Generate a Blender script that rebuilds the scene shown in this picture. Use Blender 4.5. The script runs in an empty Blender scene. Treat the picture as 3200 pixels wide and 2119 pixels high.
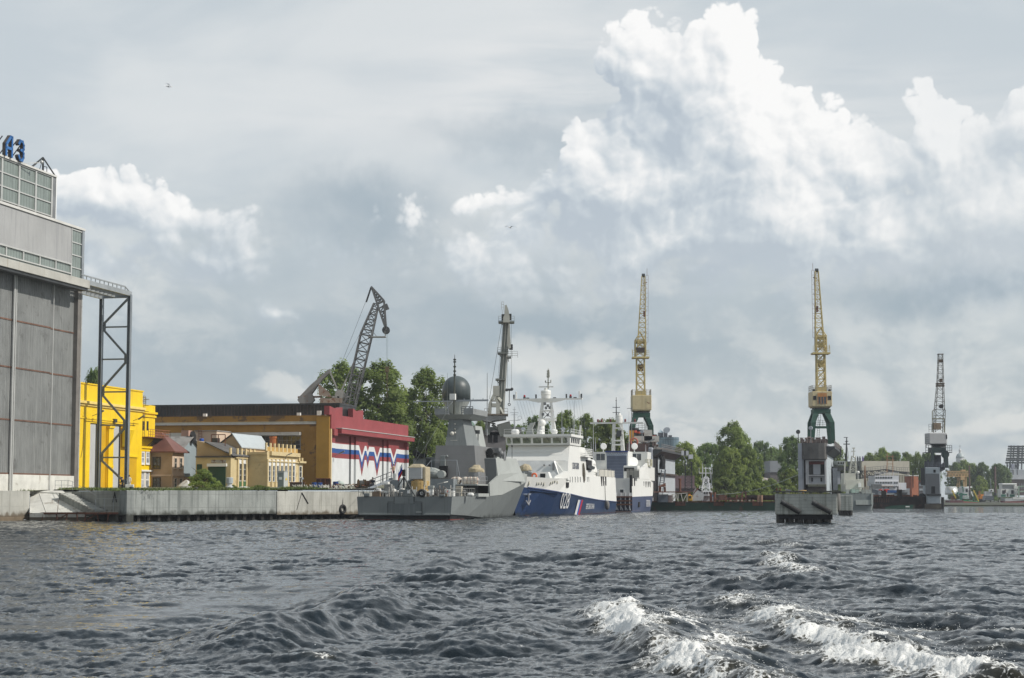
HAZE=True
import bpy,math,random
import numpy as np
from mathutils import Vector,Matrix,noise as mnoise
R=math.radians
sc=bpy.context.scene
C=sc.collection
V=Vector
# ------------------------------------------------------------------ camera
F,CX,CY,HZ,CAMH=5600.0,1600.0,1059.5,1556.0,2.7
PIT=math.atan((HZ-CY)/F)
cam=bpy.data.cameras.new('camera');cam_o=bpy.data.objects.new('camera',cam);C.objects.link(cam_o)
cam.sensor_width=36;cam.lens=F/3200*36
cam.clip_start=0.5;cam.clip_end=20000
cam_o.location=(0,0,CAMH);cam_o.rotation_euler=(math.pi/2+PIT,0,0)
sc.camera=cam_o
cp,sp=math.cos(PIT),math.sin(PIT)
def ray(px,py):
 a=(px-CX)/F;b=(CY-py)/F
 return V((a,cp-b*sp,sp+b*cp))
def P(px,py,Y):
 r=ray(px,py);return V((0,0,CAMH))+r*(Y/r.y)
def Xp(px,Y,py=1540):return P(px,py,Y).x
def Zp(py,Y):return P(CX,py,Y).z
def proj(p):
 d=V(p)-V((0,0,CAMH));k=d.y*cp+d.z*sp
 return(CX+F*d.x/k,CY-F*(-d.y*sp+d.z*cp)/k)
def water_at(px,py):
 r=ray(px,py);k=-CAMH/r.z;return V((r.x*k,r.y*k,0))
 # ------------------------------------------------------------------ mesh builder
class MB:
 def __init__(s,M=None):s.v=[];s.f=[];s.M=M;s.smooth=False
 def add(s,pts,faces):
  n=len(s.v)
  for p in pts:
   p=V(p);s.v.append(s.M@p if s.M else p)
  s.f+=[tuple(i+n for i in f)for f in faces]
  return s
 def poly(s,*pts):return s.add(pts,[tuple(range(len(pts)))])
 def ob(s,o,a,b,c):
  o,a,b,c=V(o),V(a),V(b),V(c)
  p=[o,o+a,o+a+b,o+b,o+c,o+a+c,o+a+b+c,o+b+c]
  f=[(0,3,2,1),(4,5,6,7),(0,1,5,4),(1,2,6,5),(2,3,7,6),(3,0,4,7)]
  if a.cross(b).dot(c)<0:f=[t[::-1]for t in f]
  return s.add(p,f)
 def box(s,x0,x1,y0,y1,z0,z1):return s.ob((x0,y0,z0),(x1-x0,0,0),(0,y1-y0,0),(0,0,z1-z0))
 def cbox(s,c,d):return s.box(c[0]-d[0]/2,c[0]+d[0]/2,c[1]-d[1]/2,c[1]+d[1]/2,c[2]-d[2]/2,c[2]+d[2]/2)
 def hexa(s,b,t):
  n=len(b)
  f=[tuple(range(n))[::-1],tuple(range(n,2*n))]+[(i,(i+1)%n,n+(i+1)%n,n+i)for i in range(n)]
  return s.add(list(b)+list(t),f)
 def taper(s,x0,x1,y0,y1,z0,X0,X1,Y0,Y1,z1):
  return s.hexa([(x0,y0,z0),(x1,y0,z0),(x1,y1,z0),(x0,y1,z0)],[(X0,Y0,z1),(X1,Y0,z1),(X1,Y1,z1),(X0,Y1,z1)])
 def prism(s,pts,vec):
  vec=V(vec);return s.hexa([V(p)for p in pts],[V(p)+vec for p in pts])
 def bar(s,p0,p1,w=.1,h=None,up=(0,0,1)):
  p0,p1=V(p0),V(p1);d=p1-p0
  if d.length<1e-6:return s
  d.normalize();u=V(up)
  if abs(d.dot(u))>.98:u=V((0,1,0))
  a=d.cross(u).normalized()*w;b=a.cross(d).normalized()*(h or w)
  return s.ob(p0-a/2-b/2,a,b,p1-p0)
 def tube(s,p0,p1,r0=.1,r1=None,n=8,cap=True):
  p0,p1=V(p0),V(p1);r1=r0 if r1 is None else r1;d=(p1-p0).normalized()
  u=V((0,0,1))if abs(d.z)<.95 else V((1,0,0))
  a=d.cross(u).normalized();b=d.cross(a)
  ring=lambda p,r:[p+(a*math.cos(t)+b*math.sin(t))*r for t in[2*math.pi*i/n for i in range(n)]]
  f=[(i,n+i,n+(i+1)%n,(i+1)%n)for i in range(n)]
  if cap:f+=[tuple(range(n)),tuple(range(2*n-1,n-1,-1))]
  return s.add(ring(p0,r0)+ring(p1,r1),f)
 def path(s,pts,r=.05,n=6):
  for a,b in zip(pts,pts[1:]):s.tube(a,b,r,n=n)
  return s
 def lathe(s,c,prof,n=16,axis=None):
  c=V(c);ax=V(axis or(0,0,1)).normalized()
  u=V((1,0,0))if abs(ax.x)<.9 else V((0,1,0));a=ax.cross(u).normalized();b=ax.cross(a)
  pts=[];f=[]
  for r,h in prof:
   pts+=[c+ax*h+(a*math.cos(2*math.pi*i/n)+b*math.sin(2*math.pi*i/n))*max(r,1e-4)for i in range(n)]
  for k in range(len(prof)-1):
   f+=[(k*n+i,k*n+(i+1)%n,(k+1)*n+(i+1)%n,(k+1)*n+i)for i in range(n)]
  m=(len(prof)-1)*n
  f+=[tuple(range(n))[::-1],tuple(range(m,m+n))]
  return s.add(pts,f)
 def ball(s,c,r,n=12,sq=1.0):
  k=n//2
  return s.lathe(c,[(r*math.sin(math.pi*i/k),-r*sq*math.cos(math.pi*i/k))for i in range(k+1)],n)
 def torus(s,c,axis,R0,r,n=18,m=8):
  c=V(c);ax=V(axis).normalized();u=V((0,0,1))if abs(ax.z)<.9 else V((1,0,0))
  a=ax.cross(u).normalized();b=ax.cross(a);pts=[];f=[]
  for i in range(n):
   t=2*math.pi*i/n;d=a*math.cos(t)+b*math.sin(t)
   for j in range(m):
    q=2*math.pi*j/m;pts.append(c+d*(R0+r*math.cos(q))+ax*r*math.sin(q))
  for i in range(n):
   for j in range(m):
    f.append((i*m+j,((i+1)%n)*m+j,((i+1)%n)*m+(j+1)%m,i*m+(j+1)%m))
  return s.add(pts,f)
 def loft(s,rings,cap=True,closed=True):
  n=len(rings[0]);pts=[p for r in rings for p in r];f=[]
  m=n if closed else n-1
  for k in range(len(rings)-1):
   f+=[(k*n+i,k*n+(i+1)%n,(k+1)*n+(i+1)%n,(k+1)*n+i)for i in range(m)]
  if cap:f+=[tuple(range(n))[::-1],tuple(range((len(rings)-1)*n,len(rings)*n))]
  return s.add(pts,f)
 def truss(s,p0,p1,w0,w1,n,t=.15,a=(1,0,0),d0=None,d1=None,tb=None,xb=False):
  """four-chord lattice; a: width direction; d: depth"""
  p0,p1,a=V(p0),V(p1),V(a);ax=(p1-p0).normalized()
  a=(a-ax*a.dot(ax)).normalized();b=ax.cross(a);d0=d0 or w0;d1=d1 or w1;tb=tb or t*.6
  st=[]
  for i in range(n+1):
   k=i/n;c=p0.lerp(p1,k);w=(w0+(w1-w0)*k)/2;d=(d0+(d1-d0)*k)/2
   st.append([c+a*w+b*d,c-a*w+b*d,c-a*w-b*d,c+a*w-b*d])
  for j in range(4):s.bar(st[0][j],st[-1][j],t)
  for i in range(n):
   for j in range(4):
    q=(j+1)%4
    s.bar(st[i+1][j],st[i+1][q],tb)
    if(i+j)%2 or xb:s.bar(st[i][j],st[i+1][q],tb)
    if not(i+j)%2 or xb:s.bar(st[i][q],st[i+1][j],tb)
  return s
 def rail(s,pts,h=1.0,n=2,step=1.5,r=.03,closed=False):
  pts=[V(p)for p in pts]
  if closed:pts=pts+[pts[0]]
  for p,q in zip(pts,pts[1:]):
   L=(q-p).length;m=max(1,round(L/step))
   for i in range(m+1):
    c=p.lerp(q,i/m);s.bar(c,c+V((0,0,h)),r*2)
   for j in range(1,n+1):
    z=V((0,0,h*j/n));s.bar(p+z,q+z,r*2)
  return s
 def ladder(s,p0,p1,side,w=.5,step=.4,r=.03):
  p0,p1,sd=V(p0),V(p1),V(side).normalized()*w/2
  s.bar(p0-sd,p1-sd,r*2);s.bar(p0+sd,p1+sd,r*2)
  m=max(1,int((p1-p0).length/step))
  for i in range(m+1):
   c=p0.lerp(p1,i/m);s.bar(c-sd,c+sd,r*1.6)
  return s
 def build(s,name,mat,parent=None,smooth=None,bevel=0,label=None):
  me=bpy.data.meshes.new(name)
  o=bpy.data.objects.new(name,me);C.objects.link(o)
  off=BASE.get(parent.name,V((0,0,0)))if parent else V((0,0,0))
  me.from_pydata([tuple(p-off)for p in s.v],[],s.f)
  if mat:me.materials.append(mat)
  if parent:o.parent=parent;BASE[o.name]=off
  if smooth or(smooth is None and s.smooth):
   me.polygons.foreach_set('use_smooth',[True]*len(me.polygons))
  if bevel:
   b=o.modifiers.new('bevel','BEVEL');b.width=bevel;b.segments=2;b.limit_method='ANGLE'
  if label:o['label']=label
  return o
BASE={}
def tag(o,label=None,cat=None,group=None,kind=None):
 if label:o['label']=label
 if cat:o['category']=cat
 if group:o['group']=group
 if kind:o['kind']=kind
 return o
def T(name,label,cat,loc,group=None):
 o=bpy.data.objects.new(name,None);C.objects.link(o)
 o.location=V(loc);BASE[o.name]=V(loc);o.empty_display_size=.5
 return tag(o,label,cat,group)
def copy_tree(o,parent=None):
 c=o.copy();C.objects.link(c);BASE[c.name]=BASE.get(o.name,V((0,0,0))).copy()
 if parent:c.parent=parent
 for ch in[x for x in o.children if x!=c]:copy_tree(ch,c)
 return c
class Face:
 """a vertical wall plane through A (x, y) along horizontal direction d; n faces the water"""
 def __init__(s,A,d,n):
  s.A=V((A[0],A[1]));s.d=V((d[0],d[1])).normalized();s.n=V((n[0],n[1])).normalized()
 def hit(s,px,py):
  r=ray(px,py);n=s.n;k=(s.A.x*n.x+s.A.y*n.y)/(r.x*n.x+r.y*n.y)
  return V((0,0,CAMH))+r*k
 def s_(s,px,py=1400):
  h=s.hit(px,py);return(h.x-s.A.x)*s.d.x+(h.y-s.A.y)*s.d.y
 def z_(s,px,py):return s.hit(px,py).z
 def pt(s,a,z,o=0):return V((s.A.x+s.d.x*a+s.n.x*o,s.A.y+s.d.y*a+s.n.y*o,z))
 def box(s,mb,a0,a1,z0,z1,o0,o1):
  p=s.pt(a0,z0,o0);dv=V((s.d.x,s.d.y,0));nv=V((s.n.x,s.n.y,0))
  return mb.ob(p,dv*(a1-a0),nv*(o1-o0),(0,0,z1-z0))
 def px(s,x0,x1,y0,y1,at=None):
  """pixel rectangle -> (a0, a1, z0, z1); heights read at column `at` (default x0)"""
  m=(y0+y1)/2;c=x0 if at is None else at
  return s.s_(x0,m),s.s_(x1,m),s.z_(c,y1),s.z_(c,y0)
 def rect(s,mb,x0,x1,y0,y1,o0,o1,at=None):
  a0,a1,z0,z1=s.px(x0,x1,y0,y1,at);return s.box(mb,a0,a1,z0,z1,o0,o1)
  # ------------------------------------------------------------------ materials
class NT:
 def __init__(s,nt):s.nt=nt;s.x=0
 def new(s,t,**kw):
  n=s.nt.nodes.new(t);n.location=(s.x,0);s.x+=40
  for k,v in kw.items():setattr(n,k,v)
  return n
 def link(s,a,b):s.nt.links.new(a,b)
 def put(s,sock,val):
  if hasattr(val,'default_value')or hasattr(val,'is_linked'):s.link(val,sock)
  else:sock.default_value=val
 def math(s,op,a,b=0.0,c=None,clamp=False):
  n=s.new('ShaderNodeMath',operation=op,use_clamp=clamp);s.put(n.inputs[0],a);s.put(n.inputs[1],b)
  if c is not None:s.put(n.inputs[2],c)
  return n.outputs[0]
 def vm(s,op,a,b=(0,0,0),out=0):
  n=s.new('ShaderNodeVectorMath',operation=op);s.put(n.inputs[0],a)
  if op=='SCALE':s.put(n.inputs['Scale'],b)
  else:s.put(n.inputs[1],b)
  return n.outputs['Value']if op in('LENGTH','DOT_PRODUCT','DISTANCE')else n.outputs[0]
 def mix(s,f,a,b,blend='MIX'):
  n=s.new('ShaderNodeMix',data_type='RGBA',blend_type=blend);s.put(n.inputs[0],f);s.put(n.inputs[6],a);s.put(n.inputs[7],b)
  return n.outputs[2]
 def noise(s,vec,scale=5,detail=4,rough=.55,out='Fac',dist=0.0,dim='3D'):
  n=s.new('ShaderNodeTexNoise',noise_dimensions=dim);s.put(n.inputs['Vector'],vec);n.inputs['Scale'].default_value=scale
  n.inputs['Detail'].default_value=detail;n.inputs['Roughness'].default_value=rough;n.inputs['Distortion'].default_value=dist
  return n.outputs[0 if out=='Fac' else 'Color']
 def ss(s,x,lo,hi,a=0.0,b=1.0,kind='SMOOTHSTEP'):
  n=s.new('ShaderNodeMapRange',interpolation_type=kind);s.put(n.inputs[0],x)
  for i,v in zip((1,2,3,4),(lo,hi,a,b)):s.put(n.inputs[i],v)
  return n.outputs[0]
 def xyz(s,v):
  n=s.new('ShaderNodeSeparateXYZ');s.put(n.inputs[0],v);return n.outputs
 def comb(s,x,y,z=0.0):
  n=s.new('ShaderNodeCombineXYZ')
  for i,v in enumerate((x,y,z)):s.put(n.inputs[i],v)
  return n.outputs[0]
def c4(c):return(c[0],c[1],c[2],1)
def new_mat(name):
 m=bpy.data.materials.new(name);m.use_nodes=True
 nt=NT(m.node_tree);b=m.node_tree.nodes['Principled BSDF']
 return m,nt,b
MATS={}
def mat(name,col,rough=.6,metal=0.0,var=.15,vs=.6,streak=None,sk=.5,sa=(.52,.72),stain=None,st=(.56,.68),ss_=.5,corr=None,bump=0.0,bs=6,spec=None,lines=None,tide=None):
 """painted / weathered surface: large-scale tone variation, vertical run-off streaks, stain patches, corrugation"""
 if name in MATS:return MATS[name]
 m,n,b=new_mat(name);tc=n.new('ShaderNodeTexCoord').outputs['Object']
 base=c4(col)
 nz=n.noise(tc,vs,5,.6)
 f=n.ss(nz,.3,.7,1-var,1+var,'LINEAR')
 colr=n.mix(1.0,base,n.comb(f,f,f),'MULTIPLY')
 if streak:
  sv=n.vm('MULTIPLY',tc,(1.9,1.9,.07));s1=n.noise(sv,1.2*(sk/.5),4,.65)
  colr=n.mix(n.ss(s1,sa[0],sa[1],0,.75),colr,c4(streak))
 if stain:
  s2=n.noise(tc,ss_,7,.68,dist=.4);colr=n.mix(n.ss(s2,st[0],st[1],0,.92),colr,c4(stain))
 if tide:
  z=n.xyz(n.new('ShaderNodeNewGeometry').outputs['Position'])[2]
  zz=n.math('ADD',z,n.ss(n.noise(tc,.9,4),.3,.7,-.25,.25));colr=n.mix(n.ss(zz,tide[0],tide[1],.9,0),colr,c4(tide[2]))
 if lines:
  for ax,per,w,lc in lines:
   t=n.math('FRACT',n.math('DIVIDE',n.xyz(tc)[ax]if isinstance(ax,int)else n.vm('DOT_PRODUCT',tc,ax),per))
   colr=n.mix(n.math('LESS_THAN',t,w/per),colr,c4(lc))
 n.put(b.inputs['Base Color'],colr);b.inputs['Roughness'].default_value=rough;b.inputs['Metallic'].default_value=metal
 if spec is not None:b.inputs['Specular IOR Level'].default_value=spec
 hgt=None
 if corr:
  t=n.math('SINE',n.math('MULTIPLY',n.vm('DOT_PRODUCT',tc,corr[0]),2*math.pi/corr[1]));hgt=(t,corr[2])
 elif bump:hgt=(n.noise(tc,bs,6,.65),bump)
 if hgt:
  bn=n.new('ShaderNodeBump');bn.inputs['Distance'].default_value=hgt[1];n.put(bn.inputs['Height'],hgt[0]);n.link(bn.outputs[0],b.inputs['Normal'])
 MATS[name]=m;return m
def glass(name,col=(.02,.025,.03),rough=.08):
 if name in MATS:return MATS[name]
 m,n,b=new_mat(name);tc=n.new('ShaderNodeTexCoord').outputs['Object']
 f=n.noise(tc,.8,3);n.put(b.inputs['Base Color'],n.mix(n.ss(f,.4,.65),c4(col),c4([x*2.2 for x in col])))
 b.inputs['Roughness'].default_value=rough;b.inputs['Specular IOR Level'].default_value=.8
 MATS[name]=m;return m
def text_obj(body,size,name,M,mat_,parent,depth=.02,spacing=1.0,xs=1.0):
 """lettering as a mesh; M places its local x (reading direction) / y (up) / z (outward)"""
 cu=bpy.data.curves.new(name,'FONT');cu.body=body;cu.size=size;cu.extrude=depth;cu.space_character=spacing
 cu.align_x='LEFT';t=bpy.data.objects.new('tmp_text',cu);C.objects.link(t)
 bpy.context.view_layer.update()
 me=bpy.data.meshes.new_from_object(t);bpy.data.objects.remove(t);bpy.data.curves.remove(cu)
 mb=MB(M);mb.add([(v.co.x*xs,v.co.y,v.co.z)for v in me.vertices],[tuple(p.vertices)for p in me.polygons])
 bpy.data.meshes.remove(me)
 return mb.build(name,mat_,parent)
 # ------------------------------------------------------------------ sun, sky
SUN_AZ=(0.968,-0.25)
SUN_EL=R(40)
sd=V((SUN_AZ[0],SUN_AZ[1],0)).normalized()*math.cos(SUN_EL)+V((0,0,math.sin(SUN_EL)))
sl=bpy.data.lights.new('sun','SUN');sl.energy=3.9;sl.angle=R(.5);sl.color=(1,.955,.88)
so=bpy.data.objects.new('sun',sl);C.objects.link(so);so.rotation_euler=sd.to_track_quat('Z','Y').to_euler()
w=bpy.data.worlds.new('World');sc.world=w;w.use_nodes=True
N=NT(w.node_tree);bg=w.node_tree.nodes['Background'];bg.inputs['Strength'].default_value=.1
sky=N.new('ShaderNodeTexSky',sky_type='NISHITA');sky.sun_disc=False;sky.sun_elevation=SUN_EL
sky.sun_rotation=math.atan2(SUN_AZ[0],SUN_AZ[1]);sky.air_density=1;sky.dust_density=1.5;sky.ozone_density=1.5
def cloud_group():
 g=bpy.data.node_groups.new('cumulus_field','ShaderNodeTree')
 g.interface.new_socket('P',in_out='INPUT',socket_type='NodeSocketVector')
 g.interface.new_socket('F',in_out='OUTPUT',socket_type='NodeSocketFloat')
 g.interface.new_socket('Coarse',in_out='OUTPUT',socket_type='NodeSocketFloat')
 n=NT(g);gi=n.new('NodeGroupInput');go=n.new('NodeGroupOutput');p=gi.outputs[0]
 warp=n.vm('SCALE',n.vm('SUBTRACT',n.noise(p,2.6,3,.55,'Color',dim='2D'),(.5,.5,.5)),.12)
 q=n.vm('ADD',p,warp);q=n.vm('MULTIPLY',q,(1,1,0))
 # (azimuth, elevation, half width, half height, weight) in units of 1000/5600 rad
 blobs=[(.60,1.245,.27,.24,1),(.42,1.325,.13,.14,.95),(.70,1.365,.10,.14,.9),(.74,1.045,.29,.30,1.1),(.21,1.075,.075,.13,.8),(.36,0.935,.28,.19,1),(.84,0.885,.44,.25,1.1),(1.17,0.825,.40,.19,1),(1.52,0.865,.40,.23,.95),(1.31,1.045,.09,.17,.7),(1.12,.97,.24,.14,.75),(1.58,1.105,.16,.13,.6),(.5,.80,.40,.17,.9),(-1.28,.91,.24,.085,.80),(-1.02,.86,.17,.055,.6),(-.96,.74,.22,.09,.65),(-1.30,.70,.16,.07,.5),(-.73,.555,.09,.05,.55),(-.66,.46,.06,.05,.35),(-.10,.93,.16,.05,.4),(.80,.80,.95,.20,.62),(-.05,.74,.40,.13,.45),(1.45,.74,.5,.16,.6),(.30,.66,.40,.09,.4),(1.25,.40,.35,.10,.38),(.1,.33,.5,.08,.30)]
 acc=None
 for a,e,rx,ry,wt in blobs:
  d=n.vm('LENGTH',n.vm('MULTIPLY',n.vm('SUBTRACT',q,(a,e,0)),(1/rx,1/ry,0)))
  v=n.math('MULTIPLY',n.math('SUBTRACT',1.0,d),wt)
  acc=v if acc is None else n.math('SMOOTH_MAX',acc,v,.22)
 base=n.math('MULTIPLY',n.math('MAXIMUM',acc,-.9),.70)
 # cauliflower relief: rounded cells at falling sizes
 relief=None;outs=[]
 for i,(sc_,am)in enumerate(((4.2,.40),(8.0,.27),(16.5,.17),(34.0,.09),(70.0,.03))):
  vo=n.new('ShaderNodeTexVoronoi',feature='SMOOTH_F1' if i<3 else 'F1',voronoi_dimensions='2D')
  n.put(vo.inputs['Vector'],n.vm('ADD',q,n.vm('SCALE',n.vm('SUBTRACT',n.noise(p,sc_*.8,1,.5,'Color',dim='2D'),(.5,.5,.5)),.8/sc_)))
  vo.inputs['Scale'].default_value=sc_
  if i<3:vo.inputs['Smoothness'].default_value=.3
  dd=n.math('MULTIPLY',vo.outputs['Distance'],vo.outputs['Distance'])
  r=n.math('MULTIPLY',n.math('SUBTRACT',.22,dd),am*1.25)
  relief=r if relief is None else n.math('ADD',relief,r)
  if i==1:outs.append(n.math('ADD',base,relief))
 fb=n.math('MULTIPLY',n.math('SUBTRACT',n.noise(p,9,5,.55,dim='2D'),.5),.09)
 n.link(n.math('ADD',n.math('ADD',base,relief),fb),go.inputs[0]);n.link(outs[0],go.inputs[1])
 return g
def build_sky():
 tc=N.new('ShaderNodeTexCoord').outputs['Generated']
 d=N.vm('NORMALIZE',tc);x,y,z=N.xyz(d)
 az=N.math('ARCTAN2',x,y);el=N.math('ARCSINE',z);el=N.math('ABSOLUTE',el)
 s=N.math('MULTIPLY',az,5.6);t=N.math('MULTIPLY',el,5.6)
 p=N.comb(s,t,0.0)
 nz=lambda v,*a,**k:N.noise(v,*a,dim='2D',**k)
 def gauss(a,e,rx,ry,q0=p):
  q=N.vm('LENGTH',N.vm('MULTIPLY',N.vm('SUBTRACT',q0,(a,e,0)),(1/rx,1/ry,0)))
  return N.math('POWER',2.718,N.math('MULTIPLY',N.math('MULTIPLY',q,q),-1.0))
  # --- high veil: pale, streaky, bluer patches
 veil=N.math('ADD',N.math('MULTIPLY',nz(N.vm('MULTIPLY',p,(.8,2.2,1)),1.3,5,.5,dist=.3),.6),N.math('MULTIPLY',nz(N.vm('MULTIPLY',N.vm('ADD',p,(7.3,2.1,0)),(.8,1.5,1)),1.0,2,.5),.4))
 gr=N.ss(t,0.0,1.1)
 lo=N.mix(gr,(4.25,4.85,5.15,1),(5.55,6.1,6.45,1))
 hi=N.mix(gr,(5.4,5.9,6.05,1),(6.9,7.2,7.3,1))
 col=N.mix(N.ss(veil,.38,.60),lo,hi)
 # pale horizontal sheets left of and beyond the tower cloud
 stre=N.ss(nz(N.vm('MULTIPLY',p,(.8,5.0,1)),1.6,5,.55,dist=.2),.34,.66,.1,1)
 sheet=N.math('MULTIPLY',N.math('ADD',N.math('ADD',gauss(.08,1.34,.42,.17),N.math('MULTIPLY',gauss(-.4,1.18,.6,.10),.55)),N.math('MULTIPLY',gauss(1.1,1.20,.4,.12),.8)),stre)
 col=N.mix(N.math('MULTIPLY',sheet,.85),col,(7.9,7.95,7.9,1))
 # --- soft grey-blue cloud bank in the lower half: two decks of rounded, low-contrast cells
 pb=N.vm('MULTIPLY',N.vm('ADD',N.vm('ADD',p,(13.7,5.3,0)),N.vm('SCALE',N.vm('SUBTRACT',N.noise(p,3.0,3,.5,'Color',dim='2D'),(.5,.5,.5)),.12)),(1.0,1.55,1))
 def field(off,k,det=6):
  q=N.vm('ADD',pb,off);return N.math('ADD',N.math('MULTIPLY',nz(q,2.2,det,.55),.75),N.math('MULTIPLY',nz(q,6.5,4,.6),k))
 f0=field((0,0,0),.25);f1=field((.05,.09,0),.25);
 rel=N.math('SUBTRACT',f0,f1)
 bcol=N.mix(N.ss(rel,-.12,.12),(3.8,4.45,4.95,1),(7.3,7.45,7.3,1))
 bank=N.math('MULTIPLY',N.math('MULTIPLY',N.ss(f0,.36,.62),N.ss(t,1.05,.70)),N.ss(t,.05,.40,.35,1))
 col=N.mix(N.math('MULTIPLY',bank,.70),col,bcol)
 # darker slabs: left of the tower, and under its base
 pw=N.vm('ADD',p,N.vm('SCALE',N.vm('SUBTRACT',N.noise(p,3.2,5,.6,'Color',dim='2D'),(.5,.5,.5)),.3))
 dark=N.math('ADD',N.math('ADD',N.math('MULTIPLY',gauss(-.48,.88,.26,.12,pw),.9),N.math('MULTIPLY',gauss(1.45,.63,.5,.085,pw),1.1)),N.math('ADD',N.math('ADD',N.math('MULTIPLY',gauss(-.15,.62,.7,.14,pw),.6),N.math('MULTIPLY',gauss(-.9,.36,.8,.2,pw),.55)),N.math('ADD',N.math('MULTIPLY',gauss(.3,.47,.8,.09,pw),.5),N.math('MULTIPLY',gauss(.02,1.13,.3,.07,pw),.55))))
 col=N.mix(N.math('MULTIPLY',N.math('MINIMUM',dark,1.0),.85),col,(3.15,3.9,4.5,1))
 lite=N.math('ADD',N.math('MULTIPLY',gauss(1.2,.36,.35,.12,pw),.5),N.math('ADD',N.math('MULTIPLY',gauss(.1,.30,.4,.1,pw),.35),N.math('MULTIPLY',gauss(1.4,.5,.5,.06,pw),.4)))
 col=N.mix(N.math('MULTIPLY',N.math('MULTIPLY',lite,N.ss(f0,.38,.58)),.8),col,(6.6,6.95,6.95,1))
 G=cloud_group()
 # --- smaller, flatter, greyer cumulus ranks low over the horizon
 p2=N.vm('ADD',N.vm('MULTIPLY',p,(-1.25,2.05,1)),(.72,.44,0))
 def rank(q):
  g=N.new('ShaderNodeGroup');g.node_tree=G;N.put(g.inputs[0],q);return g.outputs
 b0=rank(p2);b2=rank(N.vm('ADD',p2,(-.07,.12,0)))[1]
 bl=N.ss(N.math('SUBTRACT',b0[1],b2),-.30,.34)
 ba=N.math('MULTIPLY',N.ss(b0[0],-.06,.30),N.math('MULTIPLY',N.ss(t,.02,.16),N.ss(t,.62,.40)))
 col=N.mix(N.math('MULTIPLY',ba,.62),col,N.mix(bl,(4.0,4.75,5.3,1),(7.7,7.75,7.5,1)))
 # --- cumulus with the sun from the upper right
 def cum(off):
  g=N.new('ShaderNodeGroup');g.node_tree=G;N.put(g.inputs[0],N.vm('ADD',p,off)if off else p);return g.outputs
 c0,k0=cum(None);c1=cum((.016,.020,0))[0];k2=cum((.10,.13,0))[1]
 edge=N.ss(t,.60,1.02,.40,.045)
 al=N.new('ShaderNodeMapRange',interpolation_type='SMOOTHSTEP');N.put(al.inputs[0],c0);al.inputs[1].default_value=-.03;N.put(al.inputs[2],edge);al=al.outputs[0]
 li=N.math('ADD',N.math('MULTIPLY',N.math('SUBTRACT',c0,c1),1.9),N.math('MULTIPLY',N.math('SUBTRACT',k0,k2),.95))
 li=N.math('ADD',li,N.ss(c0,0,.6,.06,-.06))
 li=N.math('ADD',li,N.ss(t,.62,1.2,-.18,.16))
 li=N.math('ADD',li,N.ss(s,-.2,-.5,0,-.36))
 li=N.math('SUBTRACT',li,N.math('MULTIPLY',N.math('ADD',gauss(.38,1.28,.12,.10,pw),N.math('MULTIPLY',gauss(.2,.9,.2,.12,pw),.5)),.42))
 ccol=N.new('ShaderNodeValToRGB');cr=ccol.color_ramp;N.put(ccol.inputs[0],N.ss(li,-.46,.80,0,1,'LINEAR'))
 cr.elements[0].position=0;cr.elements[0].color=(.49,.55,.61,1);cr.elements[1].position=1;cr.elements[1].color=(1.0,.99,.97,1)
 for ps,cl in((.24,(.585,.64,.685,1)),(.42,(.69,.73,.755,1)),(.60,(.80,.82,.83,1)),(.80,(.915,.915,.905,1))):
  e=cr.elements.new(ps);e.color=cl
 cc=N.vm('SCALE',ccol.outputs[0],9.7)
 soft=N.ss(t,.28,.95,.12,1)
 soft=N.math('MAXIMUM',soft,N.ss(s,-.25,-.45,0,.78))
 soft=N.math('MULTIPLY',soft,N.ss(s,1.0,1.35,1,.68))
 col=N.mix(N.math('MULTIPLY',al,soft),col,cc)
 # higher up the cover opens to deeper blue
 opn=N.math('MULTIPLY',N.ss(t,1.75,3.2),N.ss(nz(N.vm('MULTIPLY',p,(.5,.5,1)),1.1,5,.55),.36,.58,.35,.95))
 col=N.mix(opn,col,(2.35,2.95,3.6,1))
 col=N.mix(.92,sky.outputs[0],col)
 N.link(N.vm('SCALE',col,1.07),bg.inputs['Color'])
build_sky()
sc.view_settings.view_transform='Standard';sc.view_settings.look='None';sc.view_settings.gamma=1;sc.view_settings.exposure=0
sc.view_settings.use_curve_mapping=False
sc.cycles.max_bounces=6;sc.cycles.use_denoising=True
w.cycles.sampling_method='MANUAL';w.cycles.sample_map_resolution=512
# ------------------------------------------------------------------ water
def ocean_tile(L,n,wind,lam_min,lam_pk,seed,spread=2.0,pw=4.0):
 rng=np.random.default_rng(seed)
 k=np.fft.fftfreq(n,L/n)*2*np.pi;kx,ky=np.meshgrid(k,k,indexing='ij');kk=np.hypot(kx,ky);kk[0,0]=1
 kp=2*np.pi/lam_pk
 S=kk**-pw*np.exp(-1.25*(kp/kk)**2)*np.exp(-(kk*lam_min/(2*np.pi))**2)
 cosd=(kx*wind[0]+ky*wind[1])/kk;S=S*(np.abs(cosd)**spread*(cosd>0)+.04)
 S[0,0]=0
 h=np.fft.ifft2((rng.normal(size=(n,n))+1j*rng.normal(size=(n,n)))*np.sqrt(S))
 hf=np.fft.fft2(h.real);dx=np.fft.ifft2(-1j*kx/kk*hf).real;dy=np.fft.ifft2(-1j*ky/kk*hf).real
 s=h.real.std();return h.real/s,dx/s,dy/s
def samp(tile,L,x,y):
 n=tile[0].shape[0];u=(x/L*n)%n;v=(y/L*n)%n
 i=np.floor(u).astype(int)%n;j=np.floor(v).astype(int)%n;a=u-np.floor(u);b=v-np.floor(v);i2=(i+1)%n;j2=(j+1)%n
 return[t[i,j]*(1-a)*(1-b)+t[i2,j]*a*(1-b)+t[i,j2]*(1-a)*b+t[i2,j2]*a*b for t in tile]
def wpx(pts):return np.array([[*water_at(px*1.35135,py*1.35135).to_tuple()[:2]]for px,py in pts])
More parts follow.
